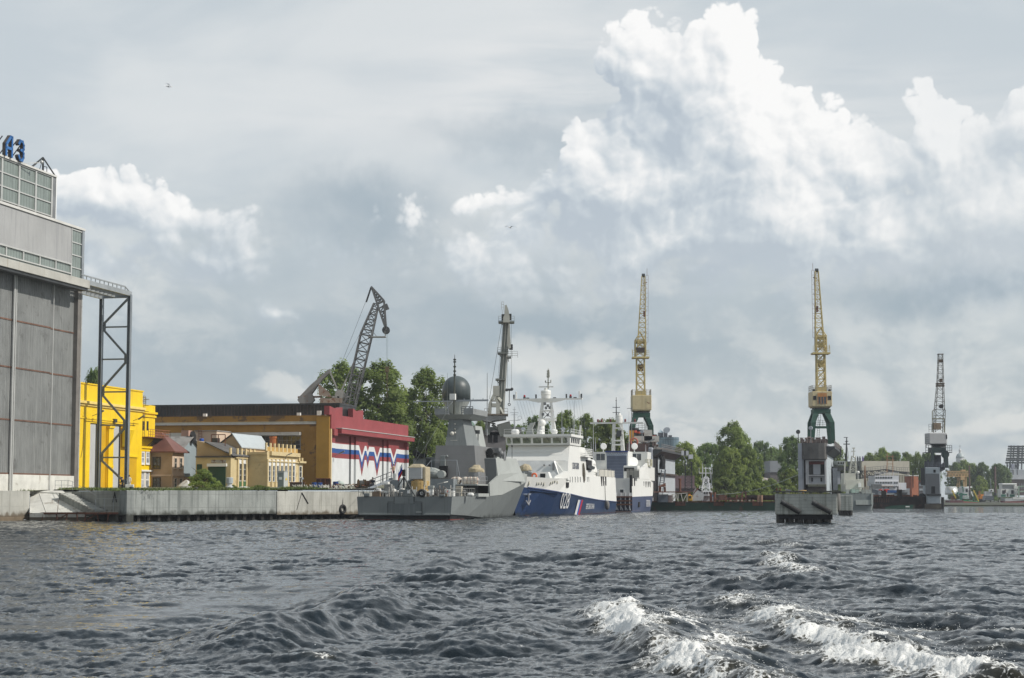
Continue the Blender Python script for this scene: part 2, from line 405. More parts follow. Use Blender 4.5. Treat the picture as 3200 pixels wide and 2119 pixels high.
def seg_dist(x,y,poly):
 """signed distance to a polyline, and how far along it (0..1)"""
 best=np.full(x.shape,1e9);sg=np.zeros(x.shape);al=np.zeros(x.shape);m=len(poly)-1
 for i in range(m):
  a,b=poly[i],poly[i+1];d=b-a;L2=(d**2).sum()
  t=np.clip(((x-a[0])*d[0]+(y-a[1])*d[1])/L2,0,1)
  ex=x-a[0]-t*d[0];ey=y-a[1]-t*d[1];q=np.hypot(ex,ey)
  c=q<best;best=np.where(c,q,best);sg=np.where(c,np.sign(d[0]*ey-d[1]*ex),sg);al=np.where(c,(i+t)/m,al)
 return best*sg,al
def vnoise(x,y,seed,oct_=4):
 rng=np.random.default_rng(seed);out=0;amp=1;tot=0
 for o in range(oct_):
  g=rng.random((256,256));u=x*2**o;v=y*2**o;i=np.floor(u).astype(int);j=np.floor(v).astype(int)
  a=u-i;b=v-j;a=a*a*(3-2*a);b=b*b*(3-2*b)
  q=lambda p,r:g[p%256,r%256]
  out=out+amp*(q(i,j)*(1-a)*(1-b)+q(i+1,j)*a*(1-b)+q(i,j+1)*(1-a)*b+q(i+1,j+1)*a*b);tot+=amp;amp*=.55
 return out/tot
def build_water():
 na,nr=1000,1150
 az=np.linspace(R(-27),R(27),na)
 rr=np.concatenate([np.geomspace(14,330,nr),np.geomspace(345,15000,40)]);nr=len(rr)
 A,Rr=np.meshgrid(az,rr);x=np.sin(A)*Rr;y=np.cos(A)*Rr
 big=ocean_tile(61.0,512,(-.16,-.99),.35,4.6,4,4.0);small=ocean_tile(19.0,512,(-.3,-.95),.06,1.5,9,2.4,3.55)
 h1,dx1,dy1=samp(big,61.0,x,y);h2,dx2,dy2=samp(small,19.0,x*.95+y*.31,y*.95-x*.31)
 tiny=ocean_tile(6.1,512,(-.35,-.93),.03,.42,15,1.6,3.4);h3,dx3,dy3=samp(tiny,6.1,x*.97+y*.24,y*.97-x*.24)
 gust=.38+1.2*vnoise(x*.045+40,y*.03+11,3,3)
 # a calmer slick left behind in the old wake
 slick,sl_t=seg_dist(x,y,wpx([(90,1450),(420,1412),(640,1370),(800,1320),(1180,1290)]));calm=1-.72*np.exp(-(slick/(1.1+.02*Rr))**2)
 fade=1/(1+(Rr/520)**2)
 a1,a2=.061*fade*gust*(.55+.45*calm),.028*(.6+.4*fade)*gust*calm
 a3=.015*gust*calm*(.5+vnoise(x*.35,y*.35,14,3))/(1+(Rr/150)**2)
 z=h1*a1+h2*a2+h3*a3
 foam=np.zeros_like(x)
 X=x+0;Y=y+0
 X+=(dx1*a1+dx2*a2)*1.0;Y+=(dy1*a1+dy2*a2)*1.0
 jit=(vnoise(x*.33,y*.33,21)-.5)*2.6
 # wake crests: (points in photo/1.351, height, half width, foam strength, side steepness)
 cr=[([(1400,1402),(1440,1440),(1480,1480),(1560,1530),(1700,1590),(1900,1680)],.40,.85,1.2),([(1720,1398),(1800,1440),(1880,1478),(2020,1525),(2290,1580),(2500,1640)],.34,.85,1.15),([(1775,1292),(1800,1300),(1840,1322),(1935,1360)],.36,1.0,.55),([(1778,1261),(1860,1273)],.30,1.3,.38),([(1700,1372),(1725,1352),(1760,1350),(1900,1380)],.30,1.0,.25),([(1640,1425),(1700,1405),(1750,1402),(1830,1412)],.30,.8,.55),([(560,1540),(620,1500),(740,1455),(900,1410),(1010,1385)],.42,1.1,.10),([(820,1420),(880,1390),(960,1380)],.20,.8,.15),([(1050,1520),(1150,1480),(1250,1440)],.22,.9,.10),([(980,1320),(1150,1300),(1380,1300),(1480,1320)],.30,1.6,.03),([(880,1345),(1000,1345),(1160,1350)],.22,1.3,.03),([(690,1545),(740,1530),(790,1540)],.12,.6,.42),([(1900,1420),(2100,1440),(2368,1450)],.16,1.2,.16),([(1960,1480),(2200,1490),(2400,1500)],.12,.9,.26),([(1560,1440),(1650,1450),(1760,1500)],.12,.8,.35),([(1880,1345),(2050,1370),(2300,1385)],.22,1.5,.05)]
 for k,(pts,hh,wd,fo)in enumerate(cr):
  d,t=seg_dist(x,y,wpx(pts));d=d+jit*wd*.55+(vnoise(x*1.3,y*.8,300+k,3)-.5)*wd*1.1
  ends=np.clip(np.minimum(t,1-t)*6+.02,0,1);ends=ends*ends*(3-2*ends)
  lump=.45+1.1*vnoise(x*.55+13*k,y*.4,30+k,3)
  wv=np.where(d>0,wd*1.6,wd*.8)
  e=np.exp(-(np.abs(d)/wv)**1.6)
  z+=hh*lump*e*ends-.3*hh*np.exp(-((d-2.3*wd)/(1.3*wd))**2)*ends
  grow=.55+.6*np.clip(t,0,1)if k==1 else 1.0
  fm=np.exp(-((d+.30*wd)/(.62*wd*grow))**2)*ends*fo*np.clip(-.02+1.6*vnoise(x*.9,y*.40,60+k,4),0,2)
  tail=np.exp(-((d-1.1*wd)/(1.2*wd))**2)*ends*fo*.50*np.clip((vnoise(x*2.4,y*.7,90+k,4)-.43)*4,0,1)
  foam=np.maximum(foam,np.maximum(fm,tail))
  # torn foam streaks trailing down the backs of the crests
 st=vnoise(x*1.1+4,y*.9,77,5);region=np.exp(-(((x-6)/5.5)**2+((y-33)/14)**2))
 foam=np.maximum(foam,region*.58*np.clip((vnoise(x*.5+4,y*1.5,77,5)-.45)*4,0,1))
 cap=np.clip((h1*.6+h2*.5-2.0)*.8,0,1)*(vnoise(x*.7,y*.7,90)>.55)*(Rr<90);foam=np.maximum(foam,cap*.35)
 fm=np.clip(foam,0,1.2);froth=vnoise(x*7,y*4,5,4)-.45
 z+=fm*froth*.07+fm*(vnoise(x*26,y*14,6,3)-.5)*.11
 z=np.where(Rr>332,0,z)
 co=np.stack([X,Y,z],-1).reshape(-1,3).astype(np.float32)
 me=bpy.data.meshes.new('water');nv=na*nr;me.vertices.add(nv);me.vertices.foreach_set('co',co.ravel())
 i=np.arange(nr-1)[:,None]*na+np.arange(na-1)[None,:]
 q=np.stack([i,i+1,i+na+1,i+na],-1).reshape(-1).astype(np.int32);nf=len(q)//4
 me.loops.add(nf*4);me.loops.foreach_set('vertex_index',q);me.polygons.add(nf)
 me.polygons.foreach_set('loop_start',np.arange(nf,dtype=np.int32)*4);me.polygons.foreach_set('use_smooth',np.ones(nf,bool))
 me.update(calc_edges=True)
 at=me.attributes.new('foam','FLOAT','POINT');at.data.foreach_set('value',fm.ravel().astype(np.float32))
 m,n,b=new_mat('river_water')
 geo=n.new('ShaderNodeNewGeometry').outputs['Position']
 fa=n.new('ShaderNodeAttribute');fa.attribute_name='foam';fo=fa.outputs['Fac']
 # ripples too small for the mesh
 dist=n.vm('LENGTH',geo)
 r1=n.noise(n.vm('MULTIPLY',geo,(1.0,.7,1)),9.0,4,.62,dist=.6);r2=n.noise(n.vm('MULTIPLY',geo,(1,.75,1)),.9,5,.62,dist=.3)
 hgt=n.math('ADD',n.math('MULTIPLY',r1,n.ss(dist,30,160,.013,.035,'LINEAR')),n.math('MULTIPLY',r2,n.ss(dist,60,260,.012,.45,'LINEAR')))
 bp=n.new('ShaderNodeBump');bp.inputs['Distance'].default_value=1.0;bp.inputs['Strength'].default_value=.9;n.put(bp.inputs['Height'],hgt)
 n1=n.noise(geo,9,8,.74,dist=.5);n2=n.noise(n.vm('MULTIPLY',geo,(2.6,.75,1)),3.2,7,.72,dist=.3)
 vo=n.new('ShaderNodeTexVoronoi',feature='DISTANCE_TO_EDGE');n.put(vo.inputs['Vector'],n.vm('ADD',geo,n.vm('SCALE',n.noise(geo,3,3,.5,'Color'),.5)));vo.inputs['Scale'].default_value=4.5
 lace=n.ss(vo.outputs['Distance'],.02,.16,.55,-.10)
 fth=n.math('ADD',n.math('ADD',n.math('MULTIPLY',fo,1.05),n.math('MULTIPLY',n.math('SUBTRACT',n.math('ADD',n.math('MULTIPLY',n1,.5),n.math('MULTIPLY',n2,.5)),.5),2.25)),n.math('MULTIPLY',lace,.40))
 mask=n.ss(fth,.44,.78);mask=n.math('MULTIPLY',mask,n.ss(fo,.03,.16))
 thin=n.ss(fo,.05,.75)
 wc=n.mix(thin,(.007,.012,.016,1),(.060,.050,.026,1))
 b.inputs['IOR'].default_value=1.33;b.inputs['Roughness'].default_value=.045;n.put(b.inputs['Base Color'],wc);n.link(bp.outputs[0],b.inputs['Normal'])
 f=n.new('ShaderNodeBsdfPrincipled');f.inputs['Roughness'].default_value=.75
 n.put(f.inputs['Base Color'],n.mix(n.noise(geo,14,5,.7),(.80,.79,.74,1),(.93,.93,.92,1)))
 bf=n.new('ShaderNodeBump');bf.inputs['Distance'].default_value=.045;n.put(bf.inputs['Height'],n.noise(geo,9,6,.75));n.link(bf.outputs[0],f.inputs['Normal'])
 mx=n.new('ShaderNodeMixShader');n.put(mx.inputs[0],mask);n.link(b.outputs[0],mx.inputs[1]);n.link(f.outputs[0],mx.inputs[2])
 out=[q for q in m.node_tree.nodes if q.type=='OUTPUT_MATERIAL'][0];n.link(mx.outputs[0],out.inputs[0])
 me.materials.append(m)
 o=bpy.data.objects.new('water',me);C.objects.link(o);tag(o,'dark choppy river water with white foam crests in a boat wake','water',kind='structure')
 # droplets thrown up by the breaking crests
 rng=np.random.default_rng(8);pr=fm.ravel()*(Rr.ravel()<58)*(Rr.ravel()>24);pr=np.where(pr>.35,pr,0);area=Rr.ravel()**2;pr=pr*area/(pr*area).sum()
 idx=rng.choice(len(pr),2600,p=pr);c=np.stack([X.ravel()[idx],Y.ravel()[idx],z.ravel()[idx]],-1);c[:,2]+=rng.gamma(1.3,.055,len(idx));c[:,:2]+=rng.normal(0,.12,(len(idx),2))
 r=rng.uniform(.004,.011,len(idx));tet=np.array([[1,0,0],[-1,0,0],[0,1,0],[0,-1,0],[0,0,1],[0,0,-1]]);vv=(c[:,None,:]+tet[None]*r[:,None,None]).reshape(-1,3)
 of=np.array([[0,2,4],[2,1,4],[1,3,4],[3,0,4],[2,0,5],[1,2,5],[3,1,5],[0,3,5]]);ff=(np.arange(len(idx))[:,None,None]*6+of[None]).reshape(-1,3)
 ms=bpy.data.meshes.new('spray');ms.from_pydata(vv.tolist(),[],ff.tolist());ms.materials.append(mat('spray_white',(.85,.85,.84),.3));so2=bpy.data.objects.new('spray',ms);C.objects.link(so2);tag(so2,'fine white spray droplets over the breaking wake crests','spray',kind='stuff')
 return o
build_water()
# ------------------------------------------------------------------ shared materials
U=V((.2135,1)).normalized();W_=V((U.y,-U.x))
U3,W3=V((U.x,U.y,0)),V((W_.x,W_.y,0))
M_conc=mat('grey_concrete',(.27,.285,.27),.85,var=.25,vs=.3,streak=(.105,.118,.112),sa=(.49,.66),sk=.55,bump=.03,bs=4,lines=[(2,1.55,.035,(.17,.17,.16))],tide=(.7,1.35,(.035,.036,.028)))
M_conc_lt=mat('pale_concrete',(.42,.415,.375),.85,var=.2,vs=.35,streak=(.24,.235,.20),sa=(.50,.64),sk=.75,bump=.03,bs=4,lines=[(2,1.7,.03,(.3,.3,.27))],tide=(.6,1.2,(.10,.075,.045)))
M_conc_wh=mat('bleached_concrete',(.62,.61,.56),.85,var=.15,stain=(.36,.33,.28),st=(.57,.66),bump=.02)
M_rust=mat('rusty_steel',(.16,.062,.035),.85,var=.4,vs=1.5,stain=(.05,.03,.025),st=(.5,.62),ss_=1.5)
M_darksteel=mat('dark_steel',(.055,.058,.06),.6,.3,var=.3)
M_steel=mat('weathered_grey_steel',(.20,.205,.21),.55,.2,var=.2,streak=(.13,.09,.06),sa=(.62,.78))
M_galv=mat('galvanised_steel',(.34,.36,.38),.45,.5,var=.15)
M_white=mat('white_paint',(.78,.78,.76),.5,var=.05)
M_black=mat('black_rubber',(.018,.018,.018),.8,var=.3)
M_dark=mat('dark_opening',(.012,.012,.014),.9,var=.2)
G_dark=glass('dark_window_glass')
M_grass=mat('grass_blades',(.10,.135,.03),.8,var=.45,vs=.5)
M_skin=mat('skin',(.42,.25,.18),.6,var=.05)
def gz(x,y):return 3.5+max(0,y-205)*.0125
# ------------------------------------------------------------------ ground on the left bank
QA=water_at(395,1632);QB=water_at(1078,1622)
qd=(QB-QA).normalized();qn=V((qd.y,-qd.x,0))
QC=QB+V((1.6,3.5,0));QD=QC+U3*900
W2=P(163,1530,226);W2.z=0
_h=Face((P(245,1527,232).x+W_.x*2.6,232+W_.y*2.6),U,W_)
L1=_h.pt(_h.s_(93,1560),0);L0=L1-U3*40
def build_ground():
 edge=[QA,QB,QC,QD]
 mb=MB();back=[V((-900,e.y,0))for e in edge]
 e3=[V((e.x,e.y,3.42+max(0,e.y-205)*.0125))for e in edge];b3=[V((-900,e.y,3.42+max(0,e.y-205)*.0125))for e in edge]
 far=[V((-900,1500,20)),V((320,1500,9))]
 for i in range(len(edge)-1):
  if e3[i+1].y>e3[i].y:mb.poly(b3[i],e3[i],e3[i+1],b3[i+1])
  # main sheet as strips in depth, each running from far left to the water's edge
 mb2=MB();rows=[]
 def edge_x(y):
  if y<QA.y:return None
  if y<=QB.y:k=(y-QA.y)/(QB.y-QA.y);return QA.x+(QB.x-QA.x)*k
  if y<=QC.y:return QB.x
  return QC.x+(y-QC.y)*U.x/U.y
 def left_x(y):
  if y<W2.y:k=(y-QA.y)/(W2.y-QA.y);return QA.x+(W2.x-QA.x)*k
  return-900
 ys=[QA.y,QA.y+.01]+list(np.linspace(QA.y+3,W2.y-.01,14))+[W2.y]+list(np.linspace(W2.y+5,420,20))+[600,900,1150]
 pr=None
 for y in ys:
  l,r=V((left_x(y),y,gz(0,y))),V((edge_x(y)-.3,y,gz(0,y)))
  if pr:mb2.poly(pr[0],pr[1],r,l)
  pr=(l,r)
  # bank behind the near quay on the far left
 mb2.poly(V((L0.x,L0.y,3.5)),V((L1.x,L1.y,3.5)),V((W2.x,W2.y,gz(0,W2.y))),V((-300,W2.y,gz(0,W2.y))),V((-300,L0.y,3.5)))
 m=mat('yard_ground',(.20,.185,.15),.95,var=.3,stain=(.09,.11,.035),st=(.45,.6),ss_=.25,bump=.04)
 tag(mb2.build('ground',m),'worn shipyard ground with grass and concrete behind the quay','ground',kind='structure')
 # far bank: one low sheet across the background
 fb=MB();z=1.2
 fb.ob((-200,900,-1.5),(2600,60,0),(-100,1400,0),(0,0,1.9))
 fb.ob((8,520,-1.5),(60,6,0),(60,420,0),(0,0,3.0));fb.ob((62,585,-1.5),(420,-20,0),(300,700,0),(0,0,1.95))
 tag(fb.build('far_bank',mat('far_bank_soil',(.055,.05,.04),.95,var=.3,stain=(.06,.08,.03),st=(.45,.6),ss_=.05)),'low far river bank behind the boats','bank',kind='structure')
build_ground()
# ------------------------------------------------------------------ quay
def quay():
 t=T('quay_wall','long streaked grey concrete quay wall below the yellow hall, with dark gap at the waterline','quay wall',QA)
 L=(QB-QA).length;S1=L*.655
 sec=lambda a,b,z0,z1,o0,o1:MB().ob(QA+qd*a+qn*o0+V((0,0,z0)),qd*(b-a),qn*(o1-o0),(0,0,z1-z0))
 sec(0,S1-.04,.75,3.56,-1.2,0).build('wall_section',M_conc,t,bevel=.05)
 sec(S1+.04,L,.62,3.52,-1.2,.05).build('wall_section',M_conc_lt,t,bevel=.05,label='paler end section of the quay wall')
 p=MB();p.ob(QA+qn*-1.6+V((0,0,-2)),qd*L,qn*.3,(0,0,2.9));
 for i in range(24):
  c=QA+qd*(L*(i+.5)/24)-qn*.7;p.tube(c+V((0,0,-2)),c+V((0,0,.9)),.28)
 p.build('pile_foundation',mat('wet_dark_piles',(.02,.018,.015),.6,var=.4),t)
 for k in(.03,.30,.62):
  MB().lathe(QA+qd*L*k-qn*.5+V((0,0,3.56)),[(.16,0),(.13,.18),(.24,.26),(.22,.36),(.05,.4)],10).build('bollard',M_darksteel,t)
  # draped rope and a drain hole mark on the pale section
 c=QA+qd*L*.775+qn*.09
 MB().path([c+V((0,0,3.3)),c+qd*-.9+V((0,0,1.2))],.025).path([c+V((0,0,3.35)),c+qd*1.2+V((0,0,2.0))],.07).build('mooring_rope',M_black,t)
 # inner wall of the boat ramp, in shade, with an arrow mark
 wd=(W2-QA).normalized();wn=V((-wd.y,wd.x,0));
 if wn.y>0:wn=-wn
 mb=MB();mb.ob(QA+V((0,0,-1)),(W2-QA),-wn*.8,(0,0,4.5));mb.build('side_wall',M_conc,t)
 c=QA+wd*4.2+wn*.03+V((0,0,2.2));a=MB()
 for q in((-.55,0,0,1.15),(.75,0,0,1.15),(-.1,.45,.45,.45)):
  a.bar(c-wd*q[0]+V((0,0,q[1])),c-wd*q[2]+V((0,0,q[3])),.16,.03)
 a.build('arrow_mark',M_black,t)
 t=T('quay_wall','set back concrete quay wall running away behind the grey warship','quay wall',QC)
 MB().ob(QC+V((0,0,.6)),U3*140,-W3*1.2,(0,0,2.95)).ob(QC+V((0,0,.6)),QB-QC,-qn*.6,(0,0,2.9)).build('wall_section',M_conc_lt,t)
 MB().ob(QC-W3*.5+V((0,0,-1)),U3*140,-W3*.5,(0,0,1.6)).build('wall_footing',mat('wet_dark_piles',(.02,.018,.015)),t)
 # left-hand quay in front of the tall hall
 t2=T('quay_wall','pale blotchy concrete quay wall in front of the tall grey hall, left of the boat ramp','quay wall',L1)
 MB().ob(L1+V((0,0,.55)),L0-L1,-W3*1.5,(0,0,2.98)).build('wall_section',M_conc_lt,t2,bevel=.05)
 MB().ob(L1+W3*.35+V((0,0,-1.5)),L0-L1,-W3*2,(0,0,2.05)).build('wall_footing',mat('algae_footing',(.17,.13,.085),.8,var=.4,stain=(.05,.045,.03)),t2)
 MB().ob(L1-W3*.1,-W3*4,-U3*1.2,(0,0,3.45)).build('return_wall',M_conc_lt,t2)
 # ramp of concrete slabs
 t3=T('boat_ramp','sloping bleached concrete slab ramp running down to the rusty jetty','ramp',P(190,1600,222))
 tl,tr,br,bl=P(94,1541,220),P(205,1545,219.5),P(297,1603,208.5),P(93,1603,211);dn=V((0,0,-.5))
 for i in range(4):
  a,b=i/4+(.004 if i else 0),(i+1)/4-.004
  q=[bl.lerp(br,a),bl.lerp(br,b),tl.lerp(tr,b),tl.lerp(tr,a)];q=[p+V((0,0,.03*(i%2)))for p in q]
  MB().hexa([p+dn for p in q],q).build('slab',M_conc_wh,t3)
 MB().hexa([p+V((0,0,-3))for p in(bl,br,tr,tl)],[p+V((0,0,-.52))for p in(bl,br,tr,tl)]).build('ramp_base',M_conc_lt,t3)
 MB().hexa([p+V((0,0,-.25))for p in(P(93,1541,220),P(93,1541,222),P(205,1541,221.5),P(205,1545,219.5))],[P(93,1535,220),P(93,1533,223),P(198,1533,222),P(205,1541,219.5)]).build('top_ledge',M_conc_wh,t3)
 # stair against the side wall
 t4=T('quay_stairs','concrete steps with treads coloured sunlit white descending along the shaded side wall beside the ramp','stairs',P(330,1600,209))
 s0,s1=P(216,1540,217.5),P(330,1597,206.5);n=13
 for i in range(n):
  a=s0.lerp(s1,i/n);b=s0.lerp(s1,(i+1)/n);dd=V((b.x-a.x,b.y-a.y,0))
  MB().ob(V((a.x,a.y,a.z-1.1)),dd,wn*1.25*(1 if wn.x<0 else-1),(0,0,1.02)).build('step',M_conc,t4);MB().ob(V((a.x,a.y,a.z-.079))-dd*.08,dd*1.05,wn*1.35*(1 if wn.x<0 else-1),(0,0,.08)).build('tread',M_conc_wh,bpy.data.objects[sorted([o.name for o in t4.children])[-1]])  # white treads on grey bodies paint the sunlit tops and dark risers
  # rusty jetty along the foot of the ramp
 t5=T('jetty','low rusty steel jetty frame standing in the water at the foot of the ramp','jetty',P(240,1620,208))
 a,b=P(92,1604,212),P(382,1604,203);ax=(b-a).normalized();ay=V((-ax.y,ax.x,0))
 fr=MB();
 for o in(0,1.6):fr.bar(a+ay*o,b+ay*o,.16,.22)
 for i in range(15):c=a.lerp(b,i/14);fr.bar(c,c+ay*1.6,.1,.14)
 fr.build('deck_frame',M_rust,t5)
 lg=[a.lerp(b,k)for k in(.06,.16,.3,.42,.52,.62,.74,.86,.97)]
 for i,c in enumerate(lg):MB().bar(c,V((c.x+.3*(-1)**i,c.y,-1)),.14).build('leg',M_rust,t5)
 br_=MB()
 for c,d in zip(lg[2::3],lg[3::3]):br_.bar(c+V((0,0,-.8)),d+V((0,0,-.1)),.1)
 br_.build('brace',M_rust,t5)
 MB().ob(a.lerp(b,.62)+V((0,0,.1)),(b-a)*.37,ay*1.5,(0,0,.08)).build('deck_plank',mat('bleached_plank',(.35,.32,.28),.9,var=.2),t5)
 MB().rail([a.lerp(b,.72)+V((0,0,.15)),b+V((0,0,.15)),b+ay*1.5+V((0,0,.15))],1.5,2,1.6,.022).build('handrail',M_galv,t5)
 MB().bar(a.lerp(b,.31),a.lerp(b,.32)+V((0,0,1.5)),.05).build('mooring_post',M_rust,t5)
 # thin pipe railing at the head of the ramp
 t6=T('pipe_railing','thin grey pipe railing at the head of the ramp beside the tall hall','railing',P(190,1530,238))
 r=MB();r.rail([P(172,1530,221),P(212,1530,219),P(226,1533,217)],1.1,2,1.7,.022);r.path([P(226,1505,217),P(300,1548,209)],.02);r.build('rail',M_galv,t6)
quay()
# grass along the quay edge (nobody could count the blades)
def grass():
 rng=random.Random(5);mb=MB()
 def tuft(c,h,n):
  for _ in range(n):
   a=rng.random()*6.28;d=V((math.cos(a),math.sin(a),0));b=c+V((rng.gauss(0,.12),rng.gauss(0,.12),0));w=d.cross(V((0,0,1)))*.035
   tip=b+d*h*rng.uniform(.1,.6)+V((0,0,h*rng.uniform(.5,1)))
   mb.poly(b-w,b+w,tip)
 for i in range(2600):
  k=rng.random();base=QA.lerp(QB,k*.93)-qn*(rng.random()**1.5*5+.25)
  tall=mnoise.noise(base*.35)>-.05
  tuft(V((base.x,base.y,gz(0,base.y))),rng.uniform(.12,.3)+(rng.random()*.35 if tall else 0),6)
 for i in range(700):
  base=W2.lerp(QA,rng.random())+V((rng.random()*4,rng.random()*2+.8,0));tuft(V((base.x,base.y,gz(0,base.y))),rng.uniform(.15,.45),6)
 for i in range(130):
  base=L1+V((-rng.random()*16,1.7+rng.random()*2,0));tuft(V((base.x,base.y,3.5)),rng.uniform(.15,.5),5)
 o=mb.build('grass',M_grass);tag(o,'rough green grass growing along the top of the quay','grass',kind='stuff')
grass()
# ------------------------------------------------------------------ tall grey hall
HA=P(245,1527,232)
HF=Face((HA.x,HA.y),U,W_)
M_corr=mat('corrugated_grey_cladding',(.185,.19,.185),.55,.05,var=.22,vs=.3,streak=(.29,.295,.285),sa=(.47,.72),sk=.8,stain=(.12,.12,.115),st=(.56,.68),corr=((U.x,U.y,0),.45,.035))
M_corr_lt=mat('light_corrugated_cladding',(.36,.36,.355),.55,.05,var=.1,vs=.2,streak=(.28,.28,.285),sa=(.5,.7),corr=((U.x,U.y,0),.35,.02))
M_concstrip=mat('weathered_canopy',(.43,.42,.38),.7,var=.15,vs=.4,streak=(.30,.25,.18),sa=(.55,.75))
M_glaze=mat('greenish_wired_glazing',(.20,.235,.215),.25,var=.12,vs=1.0,streak=(.13,.155,.14),lines=[((U.x,U.y,0),.72,.10,(.11,.125,.115))])
M_mull=mat('pale_mullion',(.50,.50,.48),.5,.2,var=.1)
def hall():
 t=T('shipyard_hall','tall grey metal clad shipyard hall with stepped glazed upper storeys','building',HA)
 S=-46.0;g=3.5
 HFo=Face((HA.x+W_.x*2.2,HA.y+W_.y*2.2),U,W_);zc1=HFo.z_(280,877);zc0=HFo.z_(280,903)
 z2=HF.z_(246,713);
 sT=HF.s_(173,600);z3=HF.z_(173,554)
 # body volumes
 b=MB();HF.box(b,S,-.1,g,zc0,-30,-.6);HF.box(b,S,-.1,zc0,z2-.15,-30,-.35);HF.box(b,S,sT-.1,z2-.15,z3-.1,-30,-.35)
 b.build('body',mat('hall_core',(.16,.165,.17),.7,var=.1),t)
 # doors: sliding leaves in horizontal bands
 zb=[HF.z_(228,y*1.35135)for y in(1099,983,870,768)]+[zc0]
 edges=[S,HF.s_(0,1100),HF.s_(36,1100),HF.s_(159,1100),HF.s_(240,1250)]
 for i in range(4):
  off=-.55 if i==3 else-.12
  l=MB();HF.box(l,edges[i]+.03,edges[i+1]-.03,zb[0],zb[4],off-.2,off);leaf=l.build('sliding_door',M_corr,t)
  for z in zb[:4]:s=MB();HF.box(s,edges[i]+.03,edges[i+1]-.03,z-.09,z+.09,off+.003,off+.07);s.build('seam_strip',mat('rusty_strip',(.14,.075,.05),.8,var=.4),leaf)
 pl=MB();HF.box(pl,S,HF.s_(240,1500),g-.3,zb[0]-.1,-.5,-.02);pl.build('plinth',M_conc_wh,t,bevel=.03)
 for px,wd in((34,.28),(40,.2),(158,.13)):
  s=HF.s_(px,1250);p=MB();p.tube(HF.pt(s,g,.14),HF.pt(s,zc0,.14),wd/2);p.build('drain_pipe',M_mull,t)
 c=MB();HF.box(c,HF.s_(237,1250),0,g,zc0,-1.2,.02);c.build('corner_post',mat('brown_grey_post',(.17,.155,.14),.6,var=.2),t)
 c=MB();c.tube(HF.pt(-.3,g,.06),HF.pt(-.3,zc0,.06),.08);
 for i in range(18):c.tube(HF.pt(-.3,g+1.5*i,.06),HF.pt(-.3,g+1.5*i+.12,.06),.12)
 c.build('downpipe',M_mull,t)
 # canopy with sliding rail
 c=MB();HF.box(c,S,HFo.s_(281,890),zc0+.05,zc1,-.34,2.2);c.build('canopy',M_concstrip,t,bevel=.04)
 c=MB();HF.box(c,S,HFo.s_(279,890),zc0-.3,zc0+.04,.9,2.0);c.build('door_rail',M_darksteel,t)
 # second storey
 sg=HF.s_(222,800)
 w0,w1=HF.z_(219,854),HF.z_(219,826)
 c=MB();HF.box(c,S,sg-.02,w1+.05,z2-.2,-.3,0.02);c.build('cladding_panel',M_corr_lt,t)
 c=MB();HF.box(c,S,sg-.02,zc1+.02,w1,-.3,-.08);ws=c.build('strip_window',M_glaze,t)
 m=MB();HF.box(m,S,sg,w0-.1,w0+.05,-.06,.1);HF.box(m,S,sg,w1-.06,w1+.12,-.06,.14)
 for k in range(12):HF.box(m,sg-.12-k*4.3,sg+.12-k*4.3,w0+.05,w1-.06,-.07,.08)
 m.build('mullion',M_mull,ws)
 c=MB();HF.box(c,sg+.02,-.62,zc1+.02,z2-.2,-.3,-.05);cw=c.build('corner_window',M_glaze,t)
 m=MB()
 for k in range(5):z=zc1+.1+(z2-zc1-.5)*k/4;HF.box(m,sg+.03,-.62,z-.07,z+.07,-.04,.06)
 HF.box(m,sg+.03,sg+.2,zc1+.02,z2-.2,-.045,.05);m.build('mullion',M_mull,cw)
 c=MB();HF.box(c,-.6,.02,zc1,z2-.2,-1.0,.12);c.build('corner_post',M_galv,t)
 c=MB();HF.box(c,S,.1,z2-.18,z2+.12,-.4,.2);c.build('parapet_cap',mat('pale_cap',(.58,.57,.54),.6,var=.1),t)
 # top storey, glazed in three rows
 c=MB();HF.box(c,S,sT-1.0,z2+.3,z3-.1,-.3,-.05);tw=c.build('glazed_band',M_glaze,t)
 m=MB();rows=3
 for k in range(rows+1):z=z2+.35+(z3-z2-.5)*k/rows;HF.box(m,S,sT-1.0,z-.07,z+.07,-.03,.08)
 for k in range(10):q=sT-1.1-k*4.3;HF.box(m,q-.17,q+.17,z2+.2,z3-.1,-.035,.12)
 m.build('mullion',M_mull,tw)
 c=MB();HF.box(c,sT-.98,sT-.12,z2+.13,z3-.05,-1,.1);c.build('corner_post',M_steel,t)
 c=MB();HF.box(c,sT-.1,sT+.1,z2+.13,z3-.05,-.6,.15);c.build('drain_pipe',M_white,t)
 c=MB();HF.box(c,S,sT-.1,z3-.05,z3+.18,-.5,.25);c.build('parapet_cap',mat('pale_cap',(.6,.6,.6)),t)
 # rooftop hoist frame
 hz=z3+.2;f=T('roof_hoist','dark tripod hoist frame on the corner of the tall hall roof','hoist',HF.pt(sT-3,hz,-.3))
 q=lambda px,py,o=-.2:HF.pt(HF.s_(px,py),HF.z_(px,py),o)
 m=MB();top=q(139,492);m.bar(top,q(139,541),.2);m.build('mast',M_darksteel,f)
 m=MB();m.bar(top,q(97,526),.13);m.bar(top,q(176,548),.13);m.bar(top+V((0,0,-.1)),q(153,545,-1.5),.06);m.bar(top+V((0,0,-.1)),q(126,531,-1.5),.05);m.build('stay',M_darksteel,f)
 m=MB();m.bar(q(116,532),q(139,534),.16);m.bar(q(150,549),q(179,552),.25);m.bar(q(143,520),q(151,522),.08);m.bar(q(151,522),q(151,545),.08);m.build('arm',M_darksteel,f)
 m=MB();m.bar(q(57,511,.3),q(95,510,1.6),.08);m.ball(q(93,508,1.6),.22);m.build('lamp_arm',M_mull,f)
